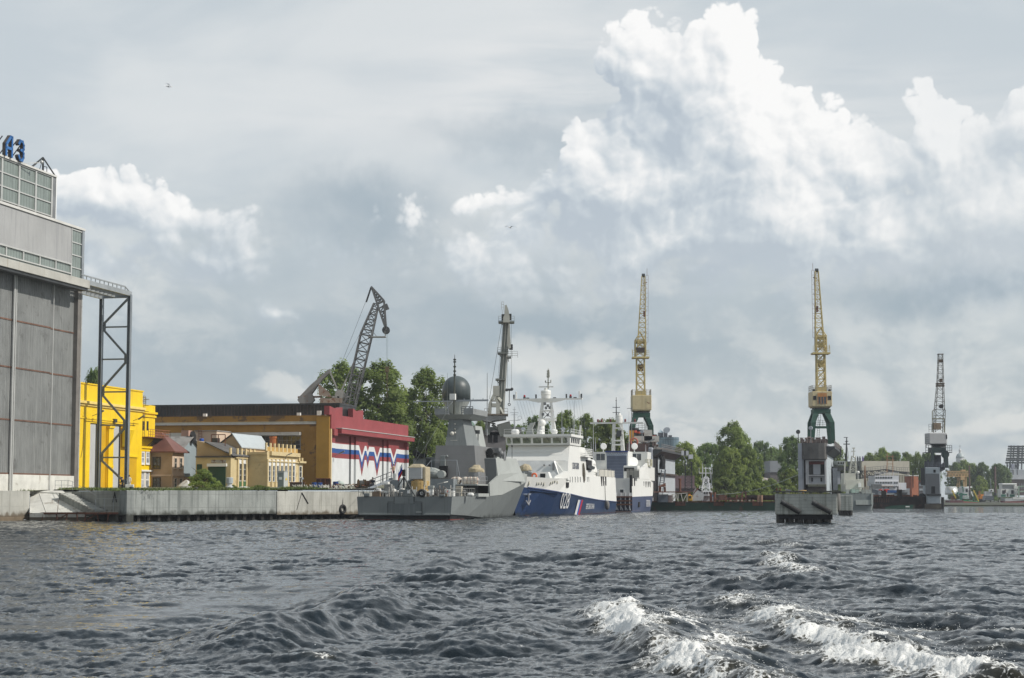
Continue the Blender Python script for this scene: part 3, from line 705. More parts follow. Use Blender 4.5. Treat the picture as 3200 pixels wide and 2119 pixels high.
 # rooftop letters
 sg_=T('rooftop_sign','tall blue letters with dark sides standing on the roof edge of the tall hall','sign',HF.pt(-24,z3+.2,0))
 mblue=mat('faded_blue_letter',(.025,.13,.36),.5,var=.15);md=mat('letter_side',(.06,.05,.045),.8,var=.3)
 def letter(name,s0,s1,z0,z1,strokes,w):
  L=lambda a,z,o:HF.pt(s0+(s1-s0)*a,z0+(z1-z0)*z,o)
  f_,d_=MB(),MB()
  for st in strokes:
   for a,b in zip(st,st[1:]):
    p0,p1=L(*a,.5),L(*b,.5);d=(p1-p0).normalized();p0=p0-d*w*.42;p1=p1+d*w*.42
    f_.bar(p0,p1,w,.10,up=(W_.x,W_.y,0));d_.bar(p0-W3*.26,p1-W3*.26,w*1.1,.38,up=(W_.x,W_.y,0))
  o=f_.build(name,mblue,sg_);d_.build('letter_side',md,o)
 zb_=z3+.3;H=2.3
 sA=HF.s_(17,470);sZ=HF.s_(55,470)
 letter('letter',sZ-.6,sZ+.6,zb_,zb_+H,[[(0,.82),(.25,1),(.75,1),(1,.82),(1,.62),(.75,.52),(.4,.52)],[(.75,.52),(1,.4),(1,.17),(.75,0),(.25,0),(0,.18)]],.30)
 letter('letter',sA-.7,sA+.7,zb_,zb_+H,[[(0,0),(.0,.55),(.75,1),(1,1),(1,0)],[(0,.38),(1,.38)]],.32)
 m=MB()
 for s in(sA-1,sA+1,sZ-.6,sZ+.8):m.bar(HF.pt(s,z3+.1,-1.8),HF.pt(s,zb_+2.2,.1),.1);m.bar(HF.pt(s,z3,.2),HF.pt(s,zb_+.6,.2),.1)
 m.build('support_strut',M_darksteel,sg_)
hall()
# door-runway tower
def tower():
 sE=0
 Fo=Face((HA.x+W_.x*1.9,HA.y+W_.y*1.9),U,W_)
 sR=Fo.s_(401,1200);o1,o0=1.9,-2.2
 base=HF.pt(sR,3.5,0)
 t=T('lattice_tower','tall grey steel frame tower with zigzag bracing carrying the door runway','tower',base)
 zt=Fo.z_(401,919);zg=gz(0,base.y)-.1
 m_=mat('blue_grey_steel',(.21,.235,.255),.45,.15,var=.15)
 for o in(o0,o1):
  c=HF.pt(sR,zg,o);l=MB();l.ob(c-W3*.22-U3*.05,W3*.44,U3*.1,(0,0,zt-zg));l.ob(c-W3*.22-U3*.3,W3*.07,U3*.6,(0,0,zt-zg));l.ob(c+W3*.15-U3*.3,W3*.07,U3*.6,(0,0,zt-zg))
  l.build('leg',m_,t)
 ys=[Fo.z_(401,y*1.35135)for y in(680,755,830,906,983,1058,1120)]
 d,h=MB(),MB();l=lambda z,o:HF.pt(sR,z,o)
 zs=[zt-.3]+ys[1:6]+[zg+.6]
 for i in range(6):
  a,b=(o1-.2,o0+.2)if i%2==0 else(o0+.2,o1-.2)
  d.bar(l(zs[i]-.2,a),l(zs[i+1]+.3,b),.26,.26)
  if 0<i<6:h.bar(l(zs[i],o0),l(zs[i],o1),.2,.2)
  g=MB()
 h.bar(l(zt-.2,o0),l(zt-.2,o1),.34,.5)
 d.build('diagonal_brace',m_,t);h.build('cross_beam',m_,t)
 for i in range(1,6):
  g=MB();q=l(zs[i],o0+.25 if i%2 else o1-.25);q=l(zs[i],(o0+.25)if i%2==1 else(o1-.25));g.ob(q-W3*.4-U3*.06-V((0,0,.55)),W3*.8,U3*.12,(0,0,1.1));g.build('gusset_plate',m_,t)
 r=MB();z0=zt-.1
 r.bar(HF.pt(-4.6,z0+.2,1.9),HF.pt(sR+.3,z0+.2,1.9),.3,.6);r.bar(HF.pt(-.5,z0-.2,o0),HF.pt(sR+.3,z0-.2,o0),.3,.5);r.bar(HF.pt(0,z0-.1,-.3),HF.pt(sR,z0-.1,-.3),.2,.3)
 for i in range(9):s=.3+(sR-.3)*i/8;r.bar(HF.pt(s,z0,o0),HF.pt(s,z0,1.9),.14,.2)
 for i in range(11):s=-4.2+(sR+2.6)*i/10;r.bar(HF.pt(s,z0+.4,1.9),HF.pt(s,z0+1.0,1.9),.10)
 r.bar(HF.pt(-4.5,z0+1.0,1.9),HF.pt(sR-1.6,z0+1.0,1.9),.16);r.bar(HF.pt(sR-1.6,z0+1.0,1.9),HF.pt(sR,z0+.4,1.9),.12)
 r.build('runway_beam',mat('pale_runway',(.33,.35,.36),.5,.3,var=.15),t)
tower()
# ------------------------------------------------------------------ yellow hall
M_yel=mat('bright_yellow_paint',(.84,.56,.006),.55,var=.09,vs=.5,streak=(.60,.38,.02),sa=(.52,.78))
M_yel_d=mat('ochre_yellow_door',(.60,.35,.004),.6,var=.1)
M_wframe=mat('white_window_frame',(.74,.74,.72),.5,var=.04)
def window(f,x0,x1,y0,y1,t,mf=None,mg=None,nx=2,ny=2,o=0.0,at=None,fr=.10,name='window',sill=True):
 """framed window on face f from a pixel rectangle: glass part > frame sub-part (> sill)"""
 a0,a1,z0,z1=f.px(x0,x1,y0,y1,at);return window_m(f,a0,a1,z0,z1,t,mf,mg,nx,ny,o,fr,name,sill)
def window_m(f,a0,a1,z0,z1,t,mf=None,mg=None,nx=2,ny=2,o=0.0,fr=.10,name='window',sill=True):
 g=MB();f.box(g,a0,a1,z0,z1,o-.2,o+.02);w=g.build(name,mg or G_dark,t)
 m=MB()
 for q in(a0,a1):f.box(m,q-fr/2,q+fr/2,z0,z1,o+.01,o+.10)
 for q in(z0,z1):f.box(m,a0-fr/2,a1+fr/2,q-fr/2,q+fr/2,o+.012,o+.104)
 for i in range(1,nx):q=a0+(a1-a0)*i/nx;f.box(m,q-fr*.3,q+fr*.3,z0+.02,z1-.02,o+.015,o+.07)
 for i in range(1,ny):q=z0+(z1-z0)*i/ny;f.box(m,a0+.02,a1-.02,q-fr*.3,q+fr*.3,o+.016,o+.072)
 m.build('frame',mf or M_wframe,w)
 if sill:s=MB();f.box(s,a0-.12,a1+.12,z0-.16,z0-fr/2,o+.005,o+.2);s.build('sill',mf or M_wframe,w)
 return w
def yellow_hall():
 A=P(441,1527,262);f=Face((A.x,A.y),U,W_);g=gz(0,250)-.3
 t=T('yellow_hall','bright yellow industrial hall with two tall grey gates beside the lattice tower','building',A)
 S=-26;zt=f.z_(441,1222);zc=f.z_(441,1276)
 s=lambda px,py=1450:f.s_(px,py)
 zg=f.z_(290,1322)
 openings=[(s(280),s(333)),(s(349.5),s(396)),]
 zd=f.z_(410,1429)
 w=MB();f.box(w,S,0,zg,zt,-28,0);f.box(w,S,openings[0][0],g,zg,-28,0);f.box(w,openings[0][1],openings[1][0],g,zg,-28,0)
 f.box(w,openings[1][1],0,g,zg,-28,-.001);f.box(w,openings[0][0],openings[1][1],g,zg,-28,-.34)
 w.build('wall',M_yel,t)
 c=MB();f.box(c,S,.25,zc-.25,zc+.1,0,.45);f.box(c,S,.2,zc-.55,zc-.25,0,.2);c.build('cornice',mat('pale_yellow_ledge',(.80,.60,.18),.6,var=.12),t)
 c=MB();f.box(c,S,.05,zt-.12,zt+.06,-.3,.12);c.build('parapet_cap',M_yel,t)
 c=MB();f.box(c,S,-1.2,zc-2.3,zc-2.1,0,.1);c.build('ledge',M_yel,t)
 for a,b in((s(333)+.05,s(349)-.05),):c=MB();f.box(c,a,b,g,zg-.5,0,.25);f.box(c,a-.1,b+.1,zg-.5,zg-.2,0,.4);f.box(c,a-.05,b+.05,zg-6,zg-5.7,.25,.32);c.build('pilaster',M_yel,t)
 M_gate=mat('light_grey_gate',(.46,.47,.47),.5,var=.08,streak=(.36,.36,.36),sa=(.55,.8))
 for k,(a,b,gb)in enumerate(((openings[0][0],openings[0][1],s(301)),(openings[1][0],openings[1][1],s(374)))):
  c=MB();f.box(c,a+(.3 if k else 0),gb,g,zg-.1,-.335,-.2);d=c.build('gate',M_gate,t)
  c=MB()
  if k:f.box(c,a,a+.28,g,zg-.05,-.335,-.15);f.box(c,gb,gb+.5,g,zg-.05,-.335,-.17)
  else:f.box(c,gb,gb+.35,g,zg-.05,-.334,-.16)
  c.build('gate_edge',M_dark,d)
  c=MB();f.box(c,gb+(.55 if k else.4),b,g,zg-.02,-.333,-.18);c.build('gate_side',M_yel_d,t)
 c=MB();f.box(c,s(403),s(426),g,zd,.002,.05);d=c.build('door',M_yel_d,t);c=MB();f.box(c,s(400),s(429),zd,zd+.25,.003,.2);c.build('lintel',M_yel,d)
 c=MB();q=s(388);z=f.z_(388,1370);c.hexa([f.pt(q-.9,z-1.2,.02),f.pt(q+.9,z-1.2,.02),f.pt(q+.9,z-1.2,.4),f.pt(q-.9,z-1.2,.4)],[f.pt(q-.9,z+1.6,.02),f.pt(q+.9,z+1.6,.02),f.pt(q+.9,z+1.2,1.1),f.pt(q-.9,z+1.2,1.1)]);c.build('door_motor_housing',M_yel,t)
 for px,py in((288,1300),(416,1315)):
  p=f.pt(s(px,py),f.z_(px,py),0);c=MB();c.bar(p,p+W3*1.1+V((0,0,.4)),.06);l=c.build('lamp_bracket',M_darksteel,t);c=MB();c.bar(p+W3*.8+V((0,0,.2)),p+W3*1.7+V((0,0,.75)),.28,.18);c.build('lamp_head',M_steel,l)
 c=MB();c.path([f.pt(s(258,1300),f.z_(258,1300),.05),f.pt(s(262,1300),f.z_(262,1310),.06),f.pt(s(258,1395),f.z_(258,1395),.06),f.pt(s(252,1430),f.z_(252,1430),.05)],.035);c.path([f.pt(s(262),zc-2.6,.06),f.pt(s(420),zc-2.6,.06)],.035);c.build('cable',mat('dirty_cable',(.25,.16,.02)),t)
 c=MB();f.box(c,s(349),s(358),zg+.35,zg+.85,0,.3);c.build('lamp_box',M_darksteel,t)
 # wing
 f2=Face((f.pt(0,0,-.6).x,f.pt(0,0,-.6).y),U,W_);e=f2.s_(482,1450);zw=f2.z_(482,1268)
 c=MB();f2.box(c,.02,e,g,zw,-24,0);c.build('wing_wall',M_yel,t)
 zb1,zb2=f2.z_(482,1291),f2.z_(482,1399)
 for zq,pr in((zb1,.3),(zb1-.5,.16),(zb2,.3),(zb2-.45,.16)):c=MB();f2.box(c,.03,e+pr,zq-.2,zq+.1,.002,pr);c.build('cornice',M_yel,t)
 for x0,x1,y0,y1 in((440,450,1412,1449),(455.5,466,1412,1449),(438.5,449,1474,1525),(453,464,1474,1525)):
  window(f2,x0,x1,y0,y1,t,mg=glass('pale_curtained_glass',(.22,.23,.24)),nx=1,ny=2,fr=.28,at=(x0+x1)/2)
 c=MB();f2.rect(c,436,470,1468,1473,.02,.35);c.build('door_hood',M_wframe,t)
 for x0,x1 in((444,452),(458,464)):c=MB();f2.rect(c,x0,x1,1316,1345,-.2,.012);c.build('opening',M_dark,t)
 # balcony with rusty rail
 zf=f2.z_(450,1366);b=MB();f2.box(b,0,e+2.2,zf-.12,zf,.02,1.6);f2.box(b,e+.02,e+2.2,zf-.12,zf-.001,-6,.019);bal=b.build('balcony',M_rust,t)
 r=MB();r.rail([f2.pt(.1,zf,1.55),f2.pt(e+2.15,zf,1.55),f2.pt(e+2.15,zf,-5)],1.1,3,.8,.03);r.build('railing',mat('red_rusty_rail',(.32,.13,.06),.7,var=.3),bal)
 r=MB()
 for i in range(7):q=e*(.3+.7*i/6)+1.2;r.bar(f2.pt(q,zf-.14,1.5),f2.pt(q-.2,zf-1.5,.05),.1)
 r.build('bracket',M_darksteel,bal)
 l=MB();p=f2.pt(.9,zb1,.5);l.ladder(f2.pt(.9,zf,.45),f2.pt(.9,zw+1.2,.45),U3,.6,.5,.03)
 for i in range(4):l.torus(f2.pt(.9,zw-2+i*.9,.8),(0,0,1),.4,.03,10,4)
 l.rail([f2.pt(.2,zw,-.3),f2.pt(3.2,zw,-.3),f2.pt(3.2,zw,-3)],1.1,2,1.4,.025);l.build('ladder',mat('brown_ladder',(.20,.14,.03)),t)
 c=MB();f.box(c,s(243)-.9,s(243)+.6,zt-.5,f.z_(243,1158),-9,-7.5);ch=c.build('chimney',mat('red_brick_chimney',(.28,.10,.06),.9,var=.3),t)
yellow_hall()
# ------------------------------------------------------------------ red, white and blue hall
def gate_mat(A,f):
 m,n,b=new_mat('striped_gate_paint');pos=n.new('ShaderNodeNewGeometry').outputs['Position']
 rel=n.vm('SUBTRACT',pos,(A.x,A.y,0));s=n.vm('DOT_PRODUCT',rel,(U.x,U.y,0));z=n.xyz(pos)[2]
 Z=lambda zy:f.z_(1046,1240+zy/3.733);S=lambda zx:f.s_(880+zx/3.733,1430)
 dips=None
 for zx,h in((930,1.0),(1015,1.0),(1140,1.0),(1300,1.0)):
  d=n.math('MAXIMUM',n.math('SUBTRACT',1.0,n.math('DIVIDE',n.math('ABSOLUTE',n.math('SUBTRACT',s,S(zx))),(S(zx+34)-S(zx-34))/2)),0.0)
  dips=d if dips is None else n.math('MAXIMUM',dips,d)
 inv=n.math('SUBTRACT',1.0,dips)
 red,white,blue=(.25,.044,.05,1),(.64,.655,.66,1),(.014,.075,.27,1)
 col=red
 for zz,drop,c in((Z(540),1.9,white),(Z(600),2.2,blue),(Z(655),2.7,red),(Z(712),3.1,white)):
  col=n.mix(n.math('LESS_THAN',z,n.math('SUBTRACT',zz,n.math('MULTIPLY',dips,drop*.92))),col,c)
 tc=n.new('ShaderNodeTexCoord').outputs['Object'];nv=n.ss(n.noise(tc,.5,5),.3,.7,.92,1.06,'LINEAR')
 dirt=n.noise(n.vm('MULTIPLY',tc,(2,2,.08)),1.0,4);col=n.mix(n.ss(dirt,.55,.8,0,.25),n.mix(1.0,col,n.comb(nv,nv,nv),'MULTIPLY'),(.25,.2,.18,1))
 n.put(b.inputs['Base Color'],col);b.inputs['Roughness'].default_value=.6;return m
def red_hall():
 A=P(1029,1521,290);f=Face((A.x,A.y),U,W_);A=V((A.x,A.y,0));g=gz(0,290)-.4
 t=T('gate_hall','ochre walled hall whose gate front is painted in red, white and blue bands with zigzags','building',V((A.x,A.y,g)))
 z4=lambda zx,zy:f.z_(880+zx/3.733,1240+zy/3.733);s4=lambda zx,zy=700:f.s_(880+zx/3.733,1240+zy/3.733)
 M_red=mat('raspberry_red_render',(.265,.05,.055),.7,var=.12,vs=.4,streak=(.22,.042,.046),sa=(.6,.8))
 M_och=mat('peeling_ochre_render',(.31,.165,.035),.85,var=.18,vs=.3,stain=(.12,.075,.04),st=(.53,.60),ss_=.33,bump=.02)
 mg=gate_mat(A,f)
 E=s4(1463,400);zt=z4(560,203);zb=z4(590,372);zc1=z4(670,378);zc0=z4(670,432);zd=z4(620,438)
 dep=31.0
 b=MB();f.box(b,0.05,E,zd,zt-.15,-dep,-.1);f.box(b,4,E,g,zd,-dep,-1.5);b.build('core',M_och,t)
 c=MB();f.box(c,0,E,zb-.02,zt,-.09,.25);c.build('fascia',M_red,t)
 c=MB();f.box(c,s4(670)-2.6,s4(1530)-3.4,zc0,zc1,.26,1.25);f.box(c,.6,s4(670)-2.62,zc0-.4,zb-.03,-.08,.6);cn=c.build('canopy',M_red,t)
 c=MB();f.box(c,s4(670)-2.7,s4(1530)-3.3,zc1+.005,zc1+.12,.255,1.35);c.build('canopy_edge',M_mull,cn)
 # three recessed sliding gates and the piers between them
 for a,q in((s4(620),s4(815)),(s4(1000),s4(1198)),(s4(1366),s4(1474))):
  c=MB();f.box(c,a,q,g,zd,-1.45,-.42);c.build('gate',mg,t)
 c=MB();f.box(c,.2,E,zd+.003,zb-.025,-.095,.12);c.build('lintel',M_red,t)
 for a,q in((.52,s4(591)),(s4(592),s4(618)),(s4(862),s4(998)),(s4(1243),s4(1364)),(s4(1476),E)):
  c=MB();f.box(c,a,q,g,zd,-1.48,.1);c.build('pier',mg,t)
 for a,q in((s4(827),s4(860)),(s4(1207),s4(1241))):c=MB();f.box(c,a,q,g,zd,-1.48,-.25);c.build('pier_reveal',mg,t)
 for a,q in((s4(816),s4(826)),(s4(1199),s4(1206))):c=MB();f.box(c,a,q,g,zd,-1.4,-.6);c.build('gap',M_dark,t)
 c=MB();f.box(c,.02,.5,g,zb-.05,-.5,.22);c.build('corner_edge',mat('cream_edge',(.58,.45,.24),.7,var=.1),t)
 c=MB();p=f.pt(1.6,z4(605,690),.3);c.bar(p,p+W3*1.1+V((0,0,.5)),.08);c.bar(p+W3*.8+V((0,0,.35)),p+W3*1.7+V((0,0,.75)),.35,.2);c.build('lamp',M_steel,t)
 # roof: notched parapet stubs and a long dark clerestory running back from the gates
 def stub(x0,x1,y0,y1,lab):
  a0,a1=s4(x0,200),s4(x1,200);z0=zt-.1;z1=z4(x0,y0);zm=z4((x0+x1)/2,y1);z2=z4(x1,y0+18 if lab==0 else y0+22)
  pts=[f.pt(a0,z0,.15),f.pt(a1,z0,.15),f.pt(a1,z2,.15),f.pt((a0+a1)/2,zm,.15),f.pt(a0,z1,.15)]
  c=MB();c.prism(pts,-W3*.9);c.build('parapet_stub',M_red,t)
 stub(548,700,105,143,0);stub(823,943,137,183,1)
 fo=Face((A.x,A.y),-W_,-U);
 # ochre side wall, facing the houses
 ze=fo.z_(940,1326);zr=fo.z_(900,1308)
 w=MB();fo.box(w,.2,34,g,ze,-.8,0);w.build('side_wall',M_och,t)
 c=MB();fo.box(c,2.3,31,ze+.002,ze+.28,-3.5,.35);c.build('eaves',mat('peeling_white_eaves',(.50,.48,.45),.8,var=.15,stain=(.2,.17,.14),st=(.57,.64)),t)
 c=MB();c.hexa([fo.pt(2.3,ze+.30,.1),fo.pt(31,ze+.30,.1),fo.pt(31,ze+.9,-7),fo.pt(2.3,ze+.9,-7)],[fo.pt(2.3,ze+.45,.1),fo.pt(31,ze+.45,.1),fo.pt(31,ze+1.25,-7),fo.pt(2.3,ze+1.25,-7)]);c.build('roof',mat('gravel_roof',(.34,.33,.27),.9,var=.15,stain=(.2,.2,.15)),t)
 c=MB();fo.box(c,.0,2.2,g,zt-.4,-.2,.25);c.build('corner_pilaster',mat('clean_ochre_render',(.40,.22,.035),.8,var=.1),t)
 z1,z0=fo.z_(900,1351),fo.z_(900,1361)
 c=MB();fo.box(c,fo.s_(942,1355),33,z0,z1,.002,.9);c.build('window_canopy',mat('peeling_white_eaves',(.5,.48,.45)),t)
 zw1,zw0=z0-.1,fo.z_(900,1402);n0=fo.s_(939,1380)
 for i in range(6):
  a=n0+i*4.45;window_m(fo,a,a+3.8,zw0,zw1,t,M_steel,glass('dusty_black_glass',(.03,.033,.036)),5,3,0.0,.09)
  # clerestory
 ck=MB();a0,a1=0.9,36;zc_0,zc_1=fo.z_(900,1308),fo.z_(900,1267)
 fo.box(ck,.9,a1,zc_0-1.4,zc_1+.7,-17,-8);cl=ck.build('clerestory',mat('sooty_glazing',(.022,.022,.024),.35,var=.4),t)
 m=MB();H=zc_1+.65-zc_0
 for i in range(58):a=1.0+34.8*i/57;fo.box(m,a-.04,a+.04,zc_0,zc_1+.4,-8.005,-7.92)
 for k in(.32,.36):fo.box(m,.95,a1,zc_0+H*k,zc_0+H*k+.06,-8.006,-7.90)
 m.build('mullion',mat('faded_red_mullion',(.085,.07,.065),.8,var=.4),cl)
 m=MB();fo.box(m,.8,a1+.3,zc_1+.45,zc_1+.75,-17.2,-7.8);m.build('roof_edge',M_darksteel,cl)
 m=MB()
 for px in(506,586,656,726,806,886,922):a=fo.s_(px,1300);fo.box(m,a-.35,a+.25,zc_0+.2,zc_0+(1.3 if px in(586,886)else.75),-7.8,-7.3)
 for a in(.8,2.6,4.0):fo.box(m,a,a+.7,zc_0+.2,zc_0+1.6,-7.8,-7.5)
 m.build('vent_box',M_white,cl)
 return f,fo
red_hall()
# ------------------------------------------------------------------ small yard buildings
z3p=lambda zx,zy:(440+zx/3.136,1160+zy/3.136)
def yard():
 M_tan=mat('tan_render',(.40,.29,.19),.85,var=.1,stain=(.26,.18,.12),st=(.6,.72))
 M_pink=mat('pale_peach_render',(.58,.45,.34),.8,var=.07)
 M_cream=mat('cream_yellow_render',(.57,.455,.25),.8,var=.1,stain=(.36,.28,.16),st=(.53,.68),ss_=.6)
 M_brown=mat('brown_sheet_roof',(.16,.07,.055),.6,var=.2)
 M_slate=mat('grey_corrugated_roof',(.26,.25,.235),.85,var=.2,stain=(.13,.12,.11),corr=((U.x,U.y,0),.5,.04))
 M_clad=mat('pale_blue_grey_cladding',(.30,.36,.385),.5,var=.1,streak=(.22,.27,.29),sa=(.5,.7),corr=((U.x,U.y,0),.3,.02))
 M_green=mat('dark_green_gate',(.012,.055,.028),.6,var=.12)
 g=gz(0,266)-.4
 def q(f,zx,zy):px,py=z3p(zx,zy);return f.s_(px,py),f.z_(px,py)
 # --- tan house
 A=P(536,1524,266);f=Face((A.x,A.y),U,W_);fs=Face((A.x,A.y),-W_,-U)
 t=T('tan_house','small two storey tan house with brown hipped roof next to the yellow hall','house',V((A.x,A.y,g)))
 e=q(f,418,950)[0];zr=q(f,305,785)[1];sl=5.5
 w=MB();fs.box(w,0,sl,g,zr,-e,0);w.build('wall',M_tan,t)
 w=MB();f.box(w,.005,e,g,zr-.01,-.3,.06);w.build('facade',M_pink,t)
 zl=q(f,305,1020)[1]
 c=MB();f.box(c,-.02,e,zl-.12,zl+.1,.062,.2);fs.box(c,.05,sl,zl-.12,zl+.1,.004,.12);c.build('string_course',M_pink,t)
 for zx0,zx1 in((322,345),(374,398)):
  for zy0,zy1 in((850,948),(1050,1142)):
   p0,p1=z3p(zx0,zy0),z3p(zx1,zy1);window(f,p0[0],p1[0],p0[1],p1[1],t,mat('cream_frame',(.6,.52,.42)),None,1,2,.06,fr=.12)
 for zy0,zy1 in((845,948),(1045,1142)):
  p0,p1=z3p(190,zy0),z3p(120,zy1);window(fs,p0[0],p1[0],p0[1],p1[1],t,mat('dark_brown_frame',(.07,.055,.03)),glass('amber_dark_glass',(.05,.045,.02)),2,2,0,fr=.16,at=p0[0])
 rz=zr;ap=rz+2.9
 P4=[fs.pt(-.7,rz,.7),fs.pt(sl,rz,.7),fs.pt(sl,rz,-e-.6),fs.pt(-.7,rz,-e-.6)]
 tp=[fs.pt(2.6,ap,-e/2+.3),fs.pt(sl,ap,-e/2+.3),fs.pt(sl,ap,-e/2-.3),fs.pt(2.6,ap,-e/2-.3)]
 MB().hexa([p-V((0,0,.18))for p in P4],P4).hexa([p+V((0,0,.003))for p in P4],tp).build('roof',M_brown,t)
 # --- metal clad store behind it
 B=P(566,1524,272);B=V((B.x,B.y,0));f2=Face((B.x,B.y),U,W_);e2=f2.s_(613,1430)
 t=T('clad_store','narrow store clad in pale blue grey sheets with worn corrugated gable roof','house',V((B.x,B.y,g)))
 zl,zm=f2.z_(590,1490),f2.z_(566,1400);zp=f2.z_(593,1369);ze=f2.z_(613,1392)
 c=MB();f2.box(c,-.2,e2,g,zl,-5.5,-.05);c.build('wall',mat('peach_brick',(.50,.33,.20),.85,var=.25),t)
 mid=e2*.55
 c=MB();c.prism([f2.pt(-.2,zl,0),f2.pt(e2,zl,0),f2.pt(e2,ze,0),f2.pt(mid,zp,0),f2.pt(-.2,zm,0)],-W3*9);c.build('cladding',M_clad,t)
 c=MB()
 for(s0,z0),(s1,z1)in(((-1.2,zm-.4),(mid,zp+.12)),((mid,zp+.12),(e2+.8,ze-.3))):
  c.hexa([f2.pt(s0,z0,.6),f2.pt(s1,z1,.6),f2.pt(s1,z1,-9.5),f2.pt(s0,z0,-9.5)],[f2.pt(s0,z0+.16,.6),f2.pt(s1,z1+.16,.6),f2.pt(s1,z1+.16,-9.5),f2.pt(s0,z0+.16,-9.5)])
 c.build('roof',M_slate,t)
 # --- workshop with green gate
 Cc=P(720,1525,262);f3=Face((Cc.x,Cc.y),U,W_);fs3=Face((Cc.x,Cc.y),-W_,-U)
 t=T('workshop','cream workshop with a wide dark green gate in its shaded end wall','building',V((Cc.x,Cc.y,g)))
 zr=q(f3,882,845)[1];e3=q(f3,1122,950)[0];wl=fs3.s_(612,1450)
 w=MB();fs3.box(w,0,wl,g,zr,-e3,0);w.build('wall',M_cream,t)
 zt=fs3.z_(616,1384)
 c=MB();c.prism([fs3.pt(-.1,zr+.25,-.3),fs3.pt(wl,zr+.25,-.3),fs3.pt(wl,zt+.3,-.3),fs3.pt(wl*.72,zt,-.3)],U3*(e3+.5));c.build('upper_gable',mat('shaded_tan_gable',(.42,.32,.20),.85,var=.1),t)
 c=MB();c.hexa([fs3.pt(-.4,zr+.2,.25),fs3.pt(wl*.74,zt+.02,.25),fs3.pt(wl*.74,zt+.02,-e3-.3),fs3.pt(-.4,zr+.2,-e3-.3)],[fs3.pt(-.4,zr+.34,.25),fs3.pt(wl*.74,zt+.18,.25),fs3.pt(wl*.74,zt+.18,-e3-.3),fs3.pt(-.4,zr+.34,-e3-.3)]);fs3.box(c,-.2,wl,zr,zr+.18,.002,.3);c.build('roof',mat('tarred_roof',(.10,.095,.09),.9,var=.3,stain=(.2,.18,.14)),t)
 def fr(zx0,zx1,zy0,zy1):p0,p1=z3p(zx0,zy0),z3p(zx1,zy1);return fs3.s_(p0[0],(p0[1]+p1[1])/2),fs3.s_(p1[0],(p0[1]+p1[1])/2),fs3.z_(p0[0],p1[1]),fs3.z_(p0[0],p0[1])
 a0,a1,z0,z1=fr(832,660,935,1125);c=MB();fs3.box(c,a0,a1,g,z1,.004,.09);gt=c.build('gate',M_green,t)
 c=MB();fs3.box(c,a0-.2,a1+.1,z1+.01,z1+.45,.005,.35);c.build('gate_hood',M_wframe,gt)
 a0,a1,z0,z1=fr(600,550,912,1010);c=MB();fs3.box(c,a0,a1,z0,z1,.004,.07);c.build('window',M_green,t)
 a0,a1,z0,z1=fr(835,690,868,926);c=MB();fs3.box(c,a0,a1,z0+.4,z1,.003,.02);c.build('peeled_patch',mat('peeled_patch',(.40,.38,.35),.9,stain=(.16,.1,.07),st=(.48,.55),ss_=1.5),t)
 def arcade(f,e,pcs,y0,y1,wy,t,posts,base_green=0):
  for zx in posts:
   a,z=q(f,zx,y0);c=MB();f.box(c,a-.28,a+.28,zp0-.05,zp0+1.05,-.15,.06);c.build('parapet_post',M_cream,t)
 zp0=zr+.35
 c=MB();f3.box(c,1.5,e3,zr-.1,zp0-.3,-.35,.3);f3.box(c,2.6,e3,zp0-.3,zp0-.05,-.3,.05);c.build('cornice',M_cream,t)
 arcade(f3,e3,0,805,850,0,t,(882,950,990,1032,1074,1114))
 for i,(zx,zb)in enumerate(((972,1075),(1013,1075),(1055,1075),(1098,1075))):
  p0,p1=z3p(zx-11,905),z3p(zx+11,zb);wdw=window(f3,p0[0],p1[0],p0[1],p1[1],t,None,None,1,3,.02,fr=.09,sill=False)
  c=MB();a0,a1,z0,z1=f3.px(p0[0],p1[0],p0[1],p1[1]);f3.box(c,a0-.25,a1+.25,z1+.06,z1+.85,.02,.09);f3.box(c,a1+.05,a1+.3,z0,z1,.02,.09);c.build('surround',M_wframe,wdw)
  if i<3:c=MB();f3.box(c,a0,a1,g,z0-.1,.02,.10);c.build('panel',mat('faded_green_panel',(.05,.14,.06),.6),wdw)
  c=MB();f3.box(c,a0-.95,a0-.45,g,z1+.9,.003,.22);c.build('pilaster',M_cream,t)
 c=MB();p=[f3.pt(q(f3,1085,1075)[0],q(f3,1085,1075)[1],0),f3.pt(e3-.3,q(f3,1085,1075)[1],0)];c.hexa([p[0],p[1],p[1]+W3*1.2-V((0,0,.3)),p[0]+W3*1.2-V((0,0,.3))],[x+V((0,0,.12))for x in(p[0]+V((0,0,.4)),p[1]+V((0,0,.4)),p[1]+W3*1.2-V((0,0,.3)),p[0]+W3*1.2-V((0,0,.3)))]);c.build('porch_roof',mat('green_sheet',(.12,.17,.07),.7),t)
 # --- cream office range with crenellated parapet
 D=P(834,1524,268);f4=Face((D.x,D.y),U,W_);fs4=Face((D.x,D.y),-W_,-U)
 t=T('office_range','cream office range with notched parapet and tall narrow windows near the ochre wall','building',V((D.x,D.y,g)))
 zr=q(f4,1238,800)[1];e4=q(f4,1537,950)[0]
 w=MB();fs4.box(w,0,9.5,g,zr,-e4,0);w.build('wall',M_cream,t)
 zp0=zr+.3
 c=MB();f4.box(c,.9,e4+.15,zr-.35,zp0-.05,.002,.4);f4.box(c,.05,e4,zr+.002,zp0-.02,-.35,-.001);c.build('cornice',M_cream,t)
 for zx in(1232,1273,1313,1353,1393,1433,1471,1508):a=q(f4,zx,790)[0];c=MB();f4.box(c,a-.28,a+.28,zp0,zp0+1.2,-.15,.05);c.build('parapet_post',M_cream,t)
 c=MB();f4.box(c,-.0,e4,zp0-.02,zp0+.62,-.12,-.02);c.build('parapet',mat('ochre_parapet',(.45,.28,.08),.8),t)
